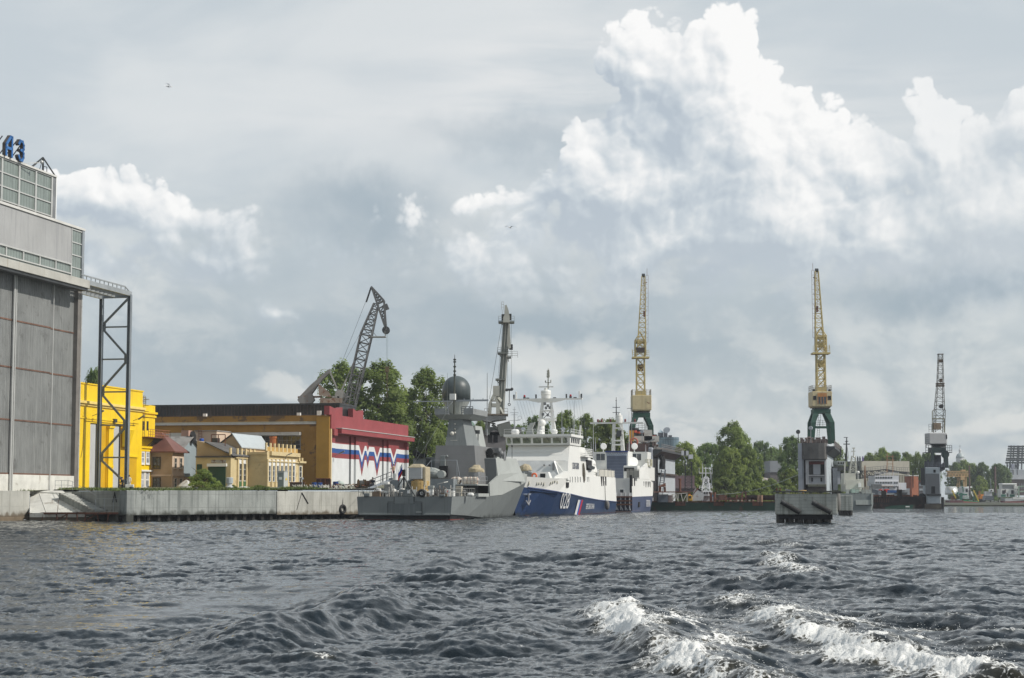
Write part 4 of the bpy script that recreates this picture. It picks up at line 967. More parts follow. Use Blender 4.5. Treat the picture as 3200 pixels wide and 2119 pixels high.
 zs=q(fs4,1180,880)[1];c=MB();fs4.box(c,.02,9.5,zs-.1,zs+.1,.002,.12);fs4.box(c,-.02,9.5,zr-.25,zr+.12,.004,.2);c.build('string_course',M_cream,t)
 for zx in(1257,1297,1336,1376,1416,1456,1493):
  p0,p1=z3p(zx-9,925),z3p(zx+9,1080 if zx<1340 else 1085);wdw=window(f4,p0[0],p1[0],p0[1],p1[1],t,None,None,1,3,.02,fr=.08,sill=False)
  a0,a1,z0,z1=f4.px(p0[0],p1[0],p0[1],p1[1]);c=MB();f4.box(c,a0-.2,a1+.3,z1+.05,z1+.9,.02,.09);f4.box(c,a1+.05,a1+.35,z0,z1+.04,.02,.085);c.build('surround',M_wframe,wdw)
  c=MB();f4.box(c,a0-.75,a0-.3,g,z1+.95,.003,.2);c.build('pilaster',M_cream,t)
 c=MB();f4.box(c,.0,e4,q(f4,1238,885)[1],q(f4,1238,885)[1]+.15,.002,.25);c.build('ledge',M_cream,t)
 p=f4.pt(q(f4,1403,880)[0],q(f4,1403,880)[1],.1);c=MB();c.bar(p,p+W3*.3+V((0,0,.9)),.06);c.bar(p+W3*.2+V((0,0,.8)),p+W3*1.2+V((0,0,1.2)),.18,.12);c.build('lamp',M_steel,t)
 # roof lantern: tan gable end, bright sheet slope
 zb=fs4.z_(754,1397)
 gA=Face((fs4.pt(0,0,-1.5).x,fs4.pt(0,0,-1.5).y),-W_,-U)
 r0,r1,rp=gA.s_(752,1397),gA.s_(690,1387),gA.s_(727,1358);zA,zB,zP=gA.z_(752,1397),gA.z_(690,1387),gA.z_(727,1358);ln=f4.s_(842,1398)-2
 c=MB();c.prism([gA.pt(r0,zr-.2,0),gA.pt(r1,zr-.2,0),gA.pt(r1,zB,0),gA.pt(rp,zP,0),gA.pt(r0,zA,0)],U3*12.2);la=c.build('roof_lantern',mat('tan_lantern',(.46,.34,.20),.85,var=.1),t)
 c=MB()
 c.hexa([gA.pt(r0-.25,zA-.15,.25),gA.pt(rp,zP+.02,.25),gA.pt(rp,zP+.02,-12.5),gA.pt(r0-.25,zA-.15,-12.5)],[gA.pt(r0-.25,zA,.25),gA.pt(rp,zP+.2,.25),gA.pt(rp,zP+.2,-12.5),gA.pt(r0-.25,zA,-12.5)]);c.build('sheet_roof',mat('bright_zinc_sheet',(.50,.55,.57),.4,.2,var=.06,corr=((U.x,U.y,0),.6,.05)),la)
 c=MB();c.hexa([gA.pt(rp,zP+.02,.2),gA.pt(r1+.3,zB-.1,.2),gA.pt(r1+.3,zB-.1,-12.4),gA.pt(rp,zP+.02,-12.4)],[gA.pt(rp,zP+.19,.2),gA.pt(r1+.3,zB+.05,.2),gA.pt(r1+.3,zB+.05,-12.4),gA.pt(rp,zP+.19,-12.4)]);c.build('sheet_roof',M_darksteel,la)
 # end bay of the range
 E_=P(929,1523,282);f5=Face((E_.x,E_.y),U,W_);e5=f5.s_(946,1460);zr5=f5.z_(929,1447);zz=f5.z_(929,1430)
 t=T('yard_annexe','low cream annexe with two narrow windows between the office range and the ochre wall','building',V((E_.x,E_.y,g)))
 c=MB();f5.box(c,0,e5,g,zr5,-6,0);c.build('wall',M_cream,t);c=MB();f5.box(c,-.2,e5+.3,zr5+.002,zr5+.3,-6,.5);c.build('cornice',M_cream,t)
 for k in(0.3,.9):c=MB();f5.box(c,e5*k-.3,e5*k+.2,zr5+.31,zz,-.5,.1);c.build('parapet_post',M_cream,t)
 window(f5,934,941,1457,1510,t,None,None,1,3,.02,fr=.1)
 # flat roofed block, chimney and tanks behind the workshop
 X=P(609,1380,279);X=V((X.x,X.y,0));fx=Face((X.x,X.y),W_,-U);e=fx.s_(677,1360);z0,z1=fx.z_(609,1385),fx.z_(609,1348)
 t=T('peach_block','flat roofed peach block with a ladder rising behind the workshop roofs','building',V((X.x,X.y,g)))
 c=MB();fx.box(c,0,e,g,z1,-6,0);c.build('wall',M_pink,t);c=MB();fx.box(c,-.1,e+.1,z1+.003,z1+.15,-6,.15);c.build('roof',M_slate,t)
 c=MB();c.ladder(fx.pt(e*.32,z0-1,.4),fx.pt(e*.25,z1+.4,.15),W3,.5,.4,.03);c.build('ladder',M_rust,t)
 t=T('brick_chimney','squat peach chimney block with a dark fan unit above the tan roofs','chimney',P(578,1390,276))
 c=MB();fx2=Face((P(566,1368,276).x,276),W_,-U);e=fx2.s_(589,1360);fx2.box(c,0,e,g,fx2.z_(566,1345),-1.6,0);c.build('shaft',mat('pink_brick',(.42,.26,.2),.9,var=.3),t)
 c=MB();c.lathe(fx2.pt(e+.8,fx2.z_(590,1362),.2),[(.5,-.9),(.5,.1),(.4,.4),(.2,.5)],12);c.lathe(fx2.pt(e+.8,fx2.z_(590,1358),.4),[(.3,0),(.42,.4)],12,axis=(.3,-.9,.3));c.build('fan_unit',M_black,t)
 t=T('roof_tank','dark box housing on posts on the workshop roof','tank',P(665,1390,268));c=MB();p=P(660,1392,268);c.ob(p,W3*.9,U3*1.2,(0,0,1.1));c.build('box',M_darksteel,t);c=MB()
 for k in(0,1.1,2.2):c.bar(p+W3*k-V((0,0,1)),p+W3*k+V((0,0,1.6)),.12)
 c.bar(p+V((0,0,1.6)),p+W3*2.2+V((0,0,1.6)),.12);c.build('post',M_rust,t)
 o=MB();p=P(630,1383,270);o.lathe(p-V((0,0,.4)),[(.30,0),(.34,.3),(.34,.9),(.28,1.0)],12);o=o.build('barrel',mat('bright_blue_plastic',(.01,.07,.35),.4),None);tag(o,'small bright blue barrel lying on the workshop roof','barrel')
 rp_=P(853,1385,283);o=MB();o.tube(rp_-V((0,0,3)),V((rp_.x,rp_.y,Zp(1370,283))),.5,n=12);o.tube(V((rp_.x,rp_.y,Zp(1370,283))),V((rp_.x,rp_.y,Zp(1364,283))),.6,n=12);tag(o.build('flue_pipe',mat('orange_rust_pipe',(.32,.10,.03),.9,var=.35)),'stubby orange rusty flue pipe in front of the dark windows','pipe')
yard()
# ------------------------------------------------------------------ people (one continuous skinned body each, clothing by height bands)
def person(name_label,loc,face,pose='stand',shirt=(.5,.5,.5),trousers=(.05,.05,.07),hair=(.03,.02,.015),cap=None,scale=1.0,arm='down'):
 """face: unit xy direction the person looks along"""
 f=V((face[0],face[1],0)).normalized();r=V((f.y,-f.x,0));up=V((0,0,1))
 J={}
 sit=pose=='sit'
 hz=.50 if sit else.92
 J['pelvis']=(0,0,hz)
 J['waist']=(0,.02,hz+.18);J['chest']=(0,.03 if not sit else.06,hz+.42);J['neck']=(0,.03 if not sit else.09,hz+.60);J['head']=(0,.06 if not sit else.12,hz+.70);J['crown']=(0,.06 if not sit else.12,hz+.82)
 for k,sgn in(('l',-1),('r',1)):
  J['sh'+k]=(sgn*.19,.02,hz+.52)
  if arm=='rail' and not sit:J['el'+k]=(sgn*.25,.16,hz+.27);J['wr'+k]=(sgn*.2,.42,hz+.22);J['ha'+k]=(sgn*.19,.50,hz+.22)
  elif arm=='hip' and k=='r':J['el'+k]=(sgn*.38,-.05,hz+.28);J['wr'+k]=(sgn*.21,.08,hz+.10);J['ha'+k]=(sgn*.16,.12,hz+.07)
  elif sit:J['el'+k]=(sgn*.24,.1,hz+.26);J['wr'+k]=(sgn*.14,.34,hz+.16);J['ha'+k]=(sgn*.12,.42,hz+.14)
  else:J['el'+k]=(sgn*.24,.0,hz+.24);J['wr'+k]=(sgn*.25,.07,hz-.02);J['ha'+k]=(sgn*.25,.1,hz-.10)
  J['hip'+k]=(sgn*.095,0,hz-.02)
  if sit:J['kn'+k]=(sgn*.12,.44,hz+.0);J['an'+k]=(sgn*.12,.42,.08);J['toe'+k]=(sgn*.13,.58,.035)
  else:J['kn'+k]=(sgn*.10,.03,.49);J['an'+k]=(sgn*.10,-.01,.09);J['toe'+k]=(sgn*.13,.15,.035)
 rad={'pelvis':.145,'waist':.13,'chest':.155,'neck':.058,'head':.092,'crown':.085,'sh':.075,'el':.047,'wr':.036,'ha':.038,'hip':.095,'kn':.062,'an':.042,'toe':.036}
 E=[('pelvis','waist'),('waist','chest'),('chest','neck'),('neck','head'),('head','crown')]
 for k in 'lr':E+=[('chest','sh'+k),('sh'+k,'el'+k),('el'+k,'wr'+k),('wr'+k,'ha'+k),('pelvis','hip'+k),('hip'+k,'kn'+k),('kn'+k,'an'+k),('an'+k,'toe'+k)]
 names=list(J);w3=lambda p:(r*p[0]+f*p[1]+up*p[2])*scale
 me=bpy.data.meshes.new('person');me.from_pydata([w3(J[n])for n in names],[(names.index(a),names.index(b))for a,b in E],[])
 o=bpy.data.objects.new('person',me);C.objects.link(o)
 o.modifiers.new('skin','SKIN');s=o.modifiers.new('sub','SUBSURF');s.levels=1;s.render_levels=1
 for i,n in enumerate(names):
  q=(rad.get(n)or rad.get(n[:-1]))*scale;sv=me.skin_vertices[0].data[i];sv.radius=(q,q*(.8 if n in('chest','pelvis','waist')else 1));sv.use_root=n=='pelvis'
 dg=bpy.context.evaluated_depsgraph_get();m2=bpy.data.meshes.new_from_object(o.evaluated_get(dg));bpy.data.objects.remove(o)
 m2.name='person';o=bpy.data.objects.new('person',m2);C.objects.link(o);o.location=loc;BASE[o.name]=V(loc)
 ms=[M_skin,mat('cloth_%.2f_%.2f_%.2f'%shirt,shirt,.85,var=.12),mat('cloth_%.2f_%.2f_%.2f'%trousers,trousers,.85,var=.12),M_black]
 for m in ms:m2.materials.append(m)
 zz=lambda z:z/scale
 for p in m2.polygons:
  c=p.center;z=zz(c.z);side=abs(c.dot(r))/scale;fw=c.dot(f)/scale;p.use_smooth=True
  i=1
  if z>hz+.575:i=0
  elif z<.07:i=3
  elif sit and(z<hz+.04 or(fw>.16 and z<hz+.08)):i=2
  elif not sit and z<hz+.03 and side<.2:i=2
  elif not sit and(z<hz+.12 and side>.2)or(fw>.36 and z>hz+.1):i=0
  p.material_index=i
 head=V(loc)+w3((0,J['head'][1],hz+.77))
 h=MB();h.ball(head-f*.012*scale+up*.02*scale,.105*scale,12);h=h.build('hair',mat('hair_%.2f'%hair[0],hair,.7),o,True)
 if cap:
  c=MB();c.lathe(head+up*.045*scale,[(.108*scale,0),(.112*scale,.05*scale),(.15*scale,.085*scale),(.145*scale,.105*scale),(.03,.115*scale)],14);c.ob(head+f*.09*scale-r*.07*scale+up*.045*scale,r*.14*scale,f*.07*scale,up*.012);c.build('cap',mat('white_cap',cap,.7),o)
 fc=MB();fc.tube(head+f*.085*scale-up*.02*scale,head+f*.115*scale-up*.045*scale,.012*scale,.018*scale,6)
 fc.build('nose',M_skin,o);ey=MB()
 for sgn in(-1,1):ey.ball(head+f*.088*scale+r*sgn*.034*scale,.011*scale,6)
 ey.build('eyes',M_black,o)
 tag(o,name_label,'person');return o
pp=P(383,1518,224);pz=gz(0,pp.y)
person('person in dark sleeveless top and dark trousers seated on the quay below the lattice tower',(pp.x,pp.y,pz+.02),(-.6,-.8),'sit',(.045,.04,.03),(.03,.03,.035),scale=1.12)
p2=P(404,1518,223)
person('person in white shirt standing on the quay below the lattice tower',(p2.x,p2.y,pz),(-.3,-.95),'stand',(.72,.70,.66),(.60,.60,.58),arm='hip')
def quay_block(p,d,lab,col):
 o=MB();o.cbox((p.x,p.y,pz+d[2]/2),d);tag(o.build('concrete_block',col,None,bevel=.04),lab,'block')
quay_block(V((pp.x+.1,pp.y+.15,0)),(.6,.5,.5),'dark low block the seated person sits on',M_darksteel)
quay_block(V((p2.x+.15,p2.y-.45,0)),(1.0,.5,.62),'white block standing in front of the person in white',M_conc_wh)
# ------------------------------------------------------------------ ships
class Ship:
 """local frame: x forward from the stern, y to port, z up"""
 def __init__(s,origin,head):
  s.o=V((origin[0],origin[1],0));h=V((head[0],head[1],0)).normalized();p=V((-h.y,h.x,0));s.h,s.p=h,p
  s.M=Matrix(((h.x,p.x,0,s.o.x),(h.y,p.y,0,s.o.y),(0,0,1,0),(0,0,0,1)))
 def mb(s):return MB(s.M)
 def atx(s,px,py,x):
  """local point where the photo ray meets the cross-section x"""
  r=ray(px,py);c=s.o+s.h*x;k=(c-V((0,0,CAMH))).dot(s.h)/r.dot(s.h);w=V((0,0,CAMH))+r*k
  return V((x,(w-s.o).dot(s.p),w.z))
 def aty(s,px,py,y):
  r=ray(px,py);c=s.o+s.p*y;k=(c-V((0,0,CAMH))).dot(s.p)/r.dot(s.p);w=V((0,0,CAMH))+r*k
  return V(((w-s.o).dot(s.h),y,w.z))
 def W(s,p):return s.M@V(p)
def sect(x,*yz):
 a=[((x if not isinstance(x,(list,tuple))else x[i]),y,z)for i,(y,z)in enumerate(yz)]
 return a+[(p[0],-p[1],p[2])for p in reversed(a)]
M_navy_grey=mat('warship_grey',(.185,.20,.198),.5,.05,var=.08,vs=.4,streak=(.115,.125,.122),sa=(.55,.75),lines=[(0,2.6,.03,(.13,.14,.14))],stain=(.13,.10,.08),st=(.70,.80),tide=(.0,.55,(.05,.055,.05)))
M_navy_lt=mat('warship_sunlit_grey',(.36,.375,.355),.5,.05,var=.07,vs=.4,streak=(.28,.285,.265),sa=(.6,.8))  # lighter copy of the warship grey, painting sunlit plating brighter than the hull
M_deckgrey=mat('deck_grey',(.10,.11,.11),.8,var=.15)
M_cover=mat('tan_canvas_cover',(.40,.34,.23),.9,var=.2,vs=2.5,bump=.05,bs=3)
M_rope=mat('yellow_rope',(.48,.33,.13),.9,var=.25,vs=3,lines=[(2,.16,.035,(.22,.14,.05))])
M_shipwhite=mat('ship_white',(.74,.735,.70),.45,var=.035,vs=.3,streak=(.62,.60,.54),sa=(.58,.80),lines=[(0,2.4,.025,(.66,.66,.64))],stain=(.56,.45,.33),st=(.69,.80),ss_=.7)
M_blue=mat('ship_navy_blue',(.014,.036,.10),.35,var=.1,vs=.3,streak=(.035,.05,.12),sa=(.55,.75),tide=(.0,.6,(.025,.03,.035)))
M_boot=mat('red_boot_top',(.22,.035,.025),.6,var=.2)
M_orange=mat('orange_lifering',(.65,.13,.04),.5)
G_bridge=glass('olive_tinted_glass',(.13,.145,.10),.06)
M_ivory=mat('ivory_raft',(.62,.56,.48),.5,var=.05,lines=[(0,.45,.06,(.35,.16,.10))])
def ring(t,c,ax,R0,r,name='life_ring',m=None):return MB().torus(c,ax,R0,r,20,8).build(name,m or M_orange,t,True)
def dome(mb,c,r,h=0):mb.lathe(c,[(r*.7,-h-.02),(r,-h)]+[(r*math.cos(a),r*math.sin(a))for a in[k*math.pi/16 for k in range(0,9)]],20);return mb
def corvette():
 S=Ship((-13.0,217),(.215,.977));A=lambda px,py,x:S.atx(px,py,x)
 t=T('corvette','grey naval corvette moored stern on, with dark dome radar above its mast','warship',S.o)
 b=lambda name,mb,m,par=None,**k:mb.build(name,m,par or t,**k)
 # hull
 st=[(0,5.95,2.85,5.80,.72,5.6),(9,5.98,2.9,5.6,.5,5.3),(20,5.97,2.95,5.15,.12,4.9),(30,5.9,3.3,4.75,.05,4.4),(40,5.55,4.4,3.7,.05,3.2),(50,4.4,4.95,2.4,.05,1.9),(57,2.6,5.3,.9,.05,.6)]
 rings=[sect(x,(yd,zd),(yc,zc),(yw,zc-.12))for x,yd,zd,yc,zc,yw in st]+[sect([62.5,59,58.9],(.08,5.6),(.06,.05),(.05,-.1))]
 h=b('hull',S.mb().loft(rings),M_navy_grey)
 low=[sect(x+(1.0 if x==0 else 0),(yw-.05,zc-.1),(yw*.9,-1))for x,yd,zd,yc,zc,yw in st]+[sect([58.9,58],(.05,-.1),(.04,-1))]
 b('underwater_hull',S.mb().loft(low),mat('black_waterline',(.015,.012,.012),.5,var=.3),h)  # black colour stands in for the shadow below the stern overhang
 b('boot_line',S.mb().loft([sect(x+(.96 if x==0 else 0),(yw*.97,.1),(yw*.97,-.4))for x,yd,zd,yc,zc,yw in st]),M_boot,h)
 tr=S.mb();tr.box(-.05,-.004,5.6-9.6+5.0,1.5,.75,2.2);m=S.mb()
 for y0,y1,z0,z1 in((-2.2,2.0,.62,2.15),):m.box(-.06,-.003,y0,y1,z0,z1)
 b('stern_door',m,mat('stern_door_grey',(.125,.14,.14),.5,var=.08,streak=(.17,.185,.185),sa=(.5,.6)),h);m=S.mb()  # pale streaks paint sunlight grazing the transom
 for y0,y1,z0,z1 in((-2.26,-2.2,.62,2.2),(2.0,2.06,.62,2.2),(-2.26,2.06,2.16,2.24),(-1.28,-1.2,2.0,2.84),(1.2,1.28,2.0,2.84)):m.box(-.075,-.061,y0,y1,z0,z1)
 b('door_seam',m,M_dark,h);m=S.mb();m.box(-.09,-.062,-1.2,1.2,2.02,2.82);m.box(-.085,-.061,-2.25,2.05,2.15,2.2);b('stern_flap',m,M_navy_grey,h)
 m=S.mb();m.box(-.16,-.004,.5,5.6,.70,.80);m.box(-.16,-.004,-5.6,-2.5,.70,.80);m.box(-.14,-.003,-2.2,-1.5,.95,1.05);b('rubbing_strake',m,mat('pale_strake',(.40,.42,.40)),h)
 b('deck',S.mb().poly(*[(x,yd-.05,zd+.012)for x,yd,zd,*_ in st],*[(x,-yd+.05,zd+.012)for x,yd,zd,*_ in reversed(st)]),M_deckgrey,h)
 # flush side plating amidships rising into the bridge block
 for sg,nm in((-1,'side_plating'),(1,'side_plating')):
  pl=S.mb();pl.loft([[(20,sg*5.97,2.95),(20,sg*5.9,4.6),(20,sg*5.7,4.6),(20,sg*5.7,2.95)],[(27,sg*5.97,3.1),(27,sg*5.8,5.9),(27,sg*5.5,5.9),(27,sg*5.5,3.1)],[(40,sg*5.57,4.35),(40,sg*5.5,6.3),(40,sg*5.2,6.3),(40,sg*5.2,4.35)],[(52,sg*4.05,5.0),(52,sg*4.2,6.2),(52,sg*4.0,6.2),(52,sg*3.8,5.0)],[(62,sg*.1,5.6),(62.8,sg*.1,6.3),(62.7,sg*.02,6.3),(62,sg*.02,5.6)]])
  b(nm,pl,M_navy_lt)
  # superstructure
 w=S.mb();w.taper(27.5,43,-5.85,5.85,5.0,28.5,41,-4.95,4.95,8.25);b('bridge_block',w,M_navy_lt)
 p0,p1=A(1501,1490,25.6),A(1546,1431,25.6);w=S.mb();w.hexa([(25.6,p0.y,4.9),(25.6,-5.86,4.9),(40,-5.5,5.6),(40,p0.y,5.6)],[(26.2,p0.y,p1.z),(26.2,p1.y,p1.z),(39,p1.y+.25,p1.z),(39,p0.y,p1.z)]);wg=b('wing_block',w,M_navy_lt)
 w=S.mb();w.hexa([(25.55,p0.y,5.0),(25.55,p1.y-.3,5.0),(25.62,p1.y-.3,5.0),(25.62,p0.y,5.0)],[(26.13,p0.y,p1.z-.06),(26.13,p1.y,p1.z-.06),(26.2,p1.y,p1.z-.06),(26.2,p0.y,p1.z-.06)]);b('dark_panel',w,mat('dark_warship_panel',(.085,.095,.10),.5,var=.08),wg)  # shade of the aft face painted on as a darker sheet
 aft=S.mb();aft.hexa([(27.3,-5.8,3.0),(27.3,5.8,3.0),(27.6,5.8,3.0),(27.6,-5.8,3.0)],[(28.2,-4.97,8.22),(28.2,4.97,8.22),(28.6,4.9,8.22),(28.6,-4.9,8.22)]);bw=b('aft_bulkhead',aft,M_navy_grey)
 a0,a1=A(1353,1494,20),A(1494,1494,20);a2,a3=A(1361,1392,21),A(1481,1392,21)
 w=S.mb();w.hexa([(20,a0.y,3),(20,a1.y,3),(34,a1.y,3),(34,a0.y,3)],[(21.2,a2.y,a2.z),(21.2,a3.y,a3.z),(33,a3.y,a3.z),(33,a2.y,a2.z)]);dh=b('deckhouse',w,mat('warship_brown_grey',(.165,.165,.165),.55,var=.08,lines=[(2,1.2,.02,(.14,.14,.14))]))
 m=S.mb();p=A(1383,1440,20.3);m.box(20.3,20.75,p.y-.35,p.y+.35,p.z-1,p.z+.7);m.ball((20.5,A(1382,1426,20.3).y-0.6,A(1382,1426,20.3).z),.2,8);b('hatch',m,M_navy_grey,dh,bevel=.08)
 m=S.mb();p=A(1386,1480,19.9);m.box(19.9,20.2,p.y-.55,p.y+.6,5.4,6.9);b('doorway',m,M_dark,dh)
 m=S.mb();
 for k in range(9):p=A(1378+k*13,1487,19.9);m.ball((19.95,p.y,p.z+.5),.045,6)
 # tower mast
 q=[A(px,py,x)for px,py,x in((1391,1392,22),(1459,1392,22),(1402,1309,22.6),(1444,1309,22.6))]
 zt=q[2].z
 w=S.mb();w.hexa([(22,q[0].y,q[0].z-.2),(22,q[1].y,q[0].z-.2),(30,q[1].y,q[0].z-.2),(30,q[0].y,q[0].z-.2)],[(22.8,q[2].y,zt),(22.8,q[3].y,zt),(27.5,q[3].y,zt),(27.5,q[2].y,zt)]);tw=b('mast_tower',w,M_navy_grey)
 m=S.mb()
 for py in(1325,1341,1352):p=A(1421,py,22.2);m.ball((22.35,p.y,p.z),.13,8)
 p=A(1416,1355,21.8);m.ball((21.6,p.y+.1,p.z),.28,10);m.bar((21.6,p.y-.6,p.z-.9),(21.6,p.y+.3,p.z-.9),.07);b('dish',m,mat('cream_dish',(.55,.53,.47)),tw)
 pf=[A(1366,1300,23),A(1486,1300,23)];y0,y1=pf[0].y,pf[1].y;zp=zt
 w=S.mb();w.taper(22.6,29,y0*.75,y1*.75,zp-.05,21.6,30,y0,y1,zp+.55);pt=b('platform',w,M_navy_lt)
 w=S.mb();w.rail([(21.7,y0-.05,zp+.56),(21.7,y0-1.9,zp+.56)],1.0,4,.5,.05).rail([(21.7,y1+.05,zp+.56),(21.7,y1+1.6,zp+.56)],1.0,4,.5,.05);w.box(21.62,21.68,y0-1.5,y0,zp+.56,zp+1.35);w.box(21.62,21.68,y1,y1+1.3,zp+.56,zp+1.35);w.box(21.68,30,y1,y1+.08,zp+.56,zp+1.3);w.box(21.68,30,y0-.08,y0,zp+.56,zp+1.3);b('bulwark',w,mat('mid_grey',(.24,.25,.25)),pt)
 c=A(1426,1219,26);r=1.93;zc=c.z
 w=S.mb();w.lathe((26,c.y,0),[(.7,zp+.5),(1.0,zp+.9),(r*.95,zc-1.55),(r,zc-1.5)],24);w.smooth=False;b('radar_pedestal',w,M_navy_lt)
 w=S.mb();w.lathe((26,c.y,0),[(r,zc-1.48),(r*1.0,zc)]+[(r*math.cos(a),zc+r*math.sin(a))for a in[k*math.pi/20 for k in range(1,11)]],32)
 b('radar_dome',w,mat('dark_slate_dome',(.062,.078,.08),.45,var=.25,vs=.5,streak=(.10,.11,.105),sa=(.5,.75)),smooth=True)
 # pole mast with its lattice foot, yard, aerials
 pm=A(1419,1255,22.6);pm2=A(1421,1108,22.6)
 w=S.mb();w.tube((22.6,pm.y,zp+.6),(22.6,pm2.y,pm2.z-1.4),.14,.09,8);w.tube((22.6,pm2.y,pm2.z-1.4),(22.6,pm2.y,pm2.z),.09,.03,6);
 for z in(1124,1131,1146,1160,1172):p=A(1421,z,22.6);w.cbox((22.6,p.y,p.z),(.25,.34,.18))
 b('pole_mast',w,mat('olive_dark',(.055,.06,.045)))
 w=S.mb();p=A(1415,1240,22);w.cbox((22,p.y,p.z),(.6,.75,.8));b('lantern',w,M_shipwhite)
 w=S.mb();yl,yr=A(1291,1255,23),A(1526,1255,23);w.bar((23,yl.y,yl.z),(23,yr.y,yl.z),.13);w.bar((23,yr.y,yl.z+.12),(23,pm.y,yl.z+.12),.10)
 for k in(.1,.26,.4,.68,.8,.93):yy=yl.y+(yr.y-yl.y)*k;w.bar((23,yy,yl.z),(23,yy,yl.z+.35),.08)
 w.bar((23,pm.y-2,zp+.5),(23,pm.y-2.2,yl.z),.1);w.bar((23,pm.y+1.0,zp+.5),(23,pm.y+1.0,yl.z),.1);w.bar((22,pm.y+1.6,zp+.6),(23,pm.y+.2,yl.z),.08);b('yardarm',w,M_galv)
 w=S.mb()
 for px,y0_,y1_,x in((1398,1252,1165,24),(1523,1340,1165,30),(1319,1248,1236,23)):p,p2=A(px,y0_,x),A(px,y1_,x);w.tube(p,(p2.x,p.y,p2.z),.035,.015,5)
 for px in(1304,1332,1357):p=A(px,1256,23);w.bar(p,(16,p.y,5),.02)
 p,p2=A(1395,1290,22),A(1330,1395,6);w.bar(p,p2,.03);p3=A(1290,1452,0.5);w.bar(p2,p3,.02);b('aerial_wire',w,mat('wire_grey',(.12,.13,.12)))
 # left-hand wing: searchlight house, director; right-hand wing: gun director on the plating
 w=S.mb();p0,p1=A(1291,1432,24),A(1330,1455,24);w.box(24,27,p1.y,p0.y,3,p0.z);b('wing_house',w,M_navy_grey)
 w=S.mb();p=A(1302,1417,24);w.tube((23.3,p.y,p.z),(24.4,p.y,p.z),.42,.36,14);w.bar((24,p.y,p.z-.9),(24,p.y,p.z),.3);p=A(1319,1424,24);w.cbox((24,p.y,p.z),(.9,.9,.6));b('searchlight',w,M_black)
 w=S.mb();p=A(1534,1412,28);w.tube((27.2,p.y,p.z),(28.5,p.y,p.z),.48,.42,14);w.cbox((28,p.y,p.z-.65),(.9,1.0,.5));p=A(1520,1425,28);w.cbox((28,p.y,p.z),(.5,.9,.25));b('searchlight',w,M_black)
 w=S.mb();p=A(1565,1417,30);w.ball((30,p.y,p.z),.42,12);w.bar((30,p.y,8),(30,p.y,p.z),.18);p=A(1546,1408,31);w.cbox((31,p.y,p.z),(1.6,1.5,.7));p=A(1552,1425,32);w.cbox((32,p.y,p.z),(1.2,2.4,1.2));b('director',w,M_steel)
 w=S.mb();w.taper(30,36,A(1455,1380,31).y,A(1500,1380,31).y,8.2,31,35,A(1460,1330,31).y,A(1485,1330,31).y,A(1470,1330,31).z);b('funnel_block',w,M_navy_lt)
 w=S.mb();p=A(1462,1335,33);dome(w,(33,p.y,p.z),1.0,.8);b('green_radome',w,mat('dull_green_radome',(.10,.17,.13),.5),smooth=True)
 for px in(1477,1486,1494):w=S.mb();p=A(px,1350,30);w.bar((30,p.y,8),(30,p.y,p.z),.12);w.cbox((30,p.y,p.z),(.4,.5,.5));b('signal_lamp',w,M_steel)
 # raised deck with rafts
 w=S.mb();p0,p1=A(1330,1497,13),A(1417,1497,13);w.box(13,20.2,p1.y,p0.y,2.9,p0.z);b('raised_deckhouse',w,mat('blue_grey_house',(.22,.245,.26),.5,var=.06))
 w=S.mb();pz=A(1460,1513,14).z;w.box(14,27.3,-5.7,p1.y-.01,pz-.16,pz);ws=b('raft_deck',w,M_navy_lt)
 w=S.mb();w.box(26,27,-5.6,p1.y,2.9,pz-.17);w.box(20,26,-2.6,p1.y,2.9,pz-.17);b('recess_bulkhead',w,M_navy_grey)
 for px in(1422,1432,1457,1472,1486):
  p=A(px,1501,15.5+(px%3)*.2);w=S.mb();n=.62;w.lathe((15.4,p.y,pz+.50),[(.28,-n),(.44,-n+.08),(.46,n-.08),(.28,n)],14,axis=(1,0,0));w.box(14.9,15.9,p.y-.3,p.y+.3,pz,pz+.12);b('liferaft',w,M_ivory,smooth=False)
 w=S.mb();w.rail([(14.1,-5.6,pz),(14.1,p1.y-.2,pz)],1.0,2,.8,.02).rail([(14.1,-5.6,pz),(20,-5.6,pz)],1.0,2,1.0,.02);b('railing',w,M_galv)
 def mount(px,py0,py1,x,wpx,name):
  a,c_=A(px-wpx/2,py1,x),A(px+wpx/2,py1,x);R_=abs(a.y-c_.y)/2;yy=(a.y+c_.y)/2;z0,z1=a.z,A(px,py0,x).z
  g=S.mb();g.lathe((x,yy,z0),[(R_*1.0,0),(R_*.96,(z1-z0)*.35),(R_*.86,(z1-z0)*.42)],12);o=b(name,g,M_steel)
  cv=S.mb();rng=random.Random(px);prof=[(R_*1.0,.36),(R_*1.03,.5),(R_*.95,.66),(R_*.62,.80),(R_*.5,.92),(R_*.28,1.0)]
  cv.lathe((x,yy,z0),[(r_,k*(z1-z0))for r_,k in prof],11);cv.v=[v+V((rng.uniform(-.07,.07),rng.uniform(-.07,.07),rng.uniform(-.06,.06)))for v in cv.v];b('canvas_cover',cv,M_cover,o)
  return o
 mount(1488,1453,1488,19,48,'covered_gun')
 # stern weapons and clutter
 w=S.mb();p0,p1=A(1277,1461,7),A(1319,1498,7);w.box(7,9,p1.y,p0.y,p1.z,p0.z);m_=b('launcher_box',w,mat('pale_launcher',(.42,.43,.43),.5,var=.04,lines=[(2,1.1,.02,(.3,.3,.3))]),bevel=.1)
 w=S.mb();p2=A(1330,1528,7);w.box(7.1,9.3,p2.y,p1.y,p1.z-.9,p0.z+.1);w.taper(6.9,9.2,p1.y-.1,p0.y+.25,p0.z-.05,7.4,8.8,p1.y+.3,p0.y-.3,p0.z+.45);b('canvas_cover',w,M_cover,m_,bevel=.15)
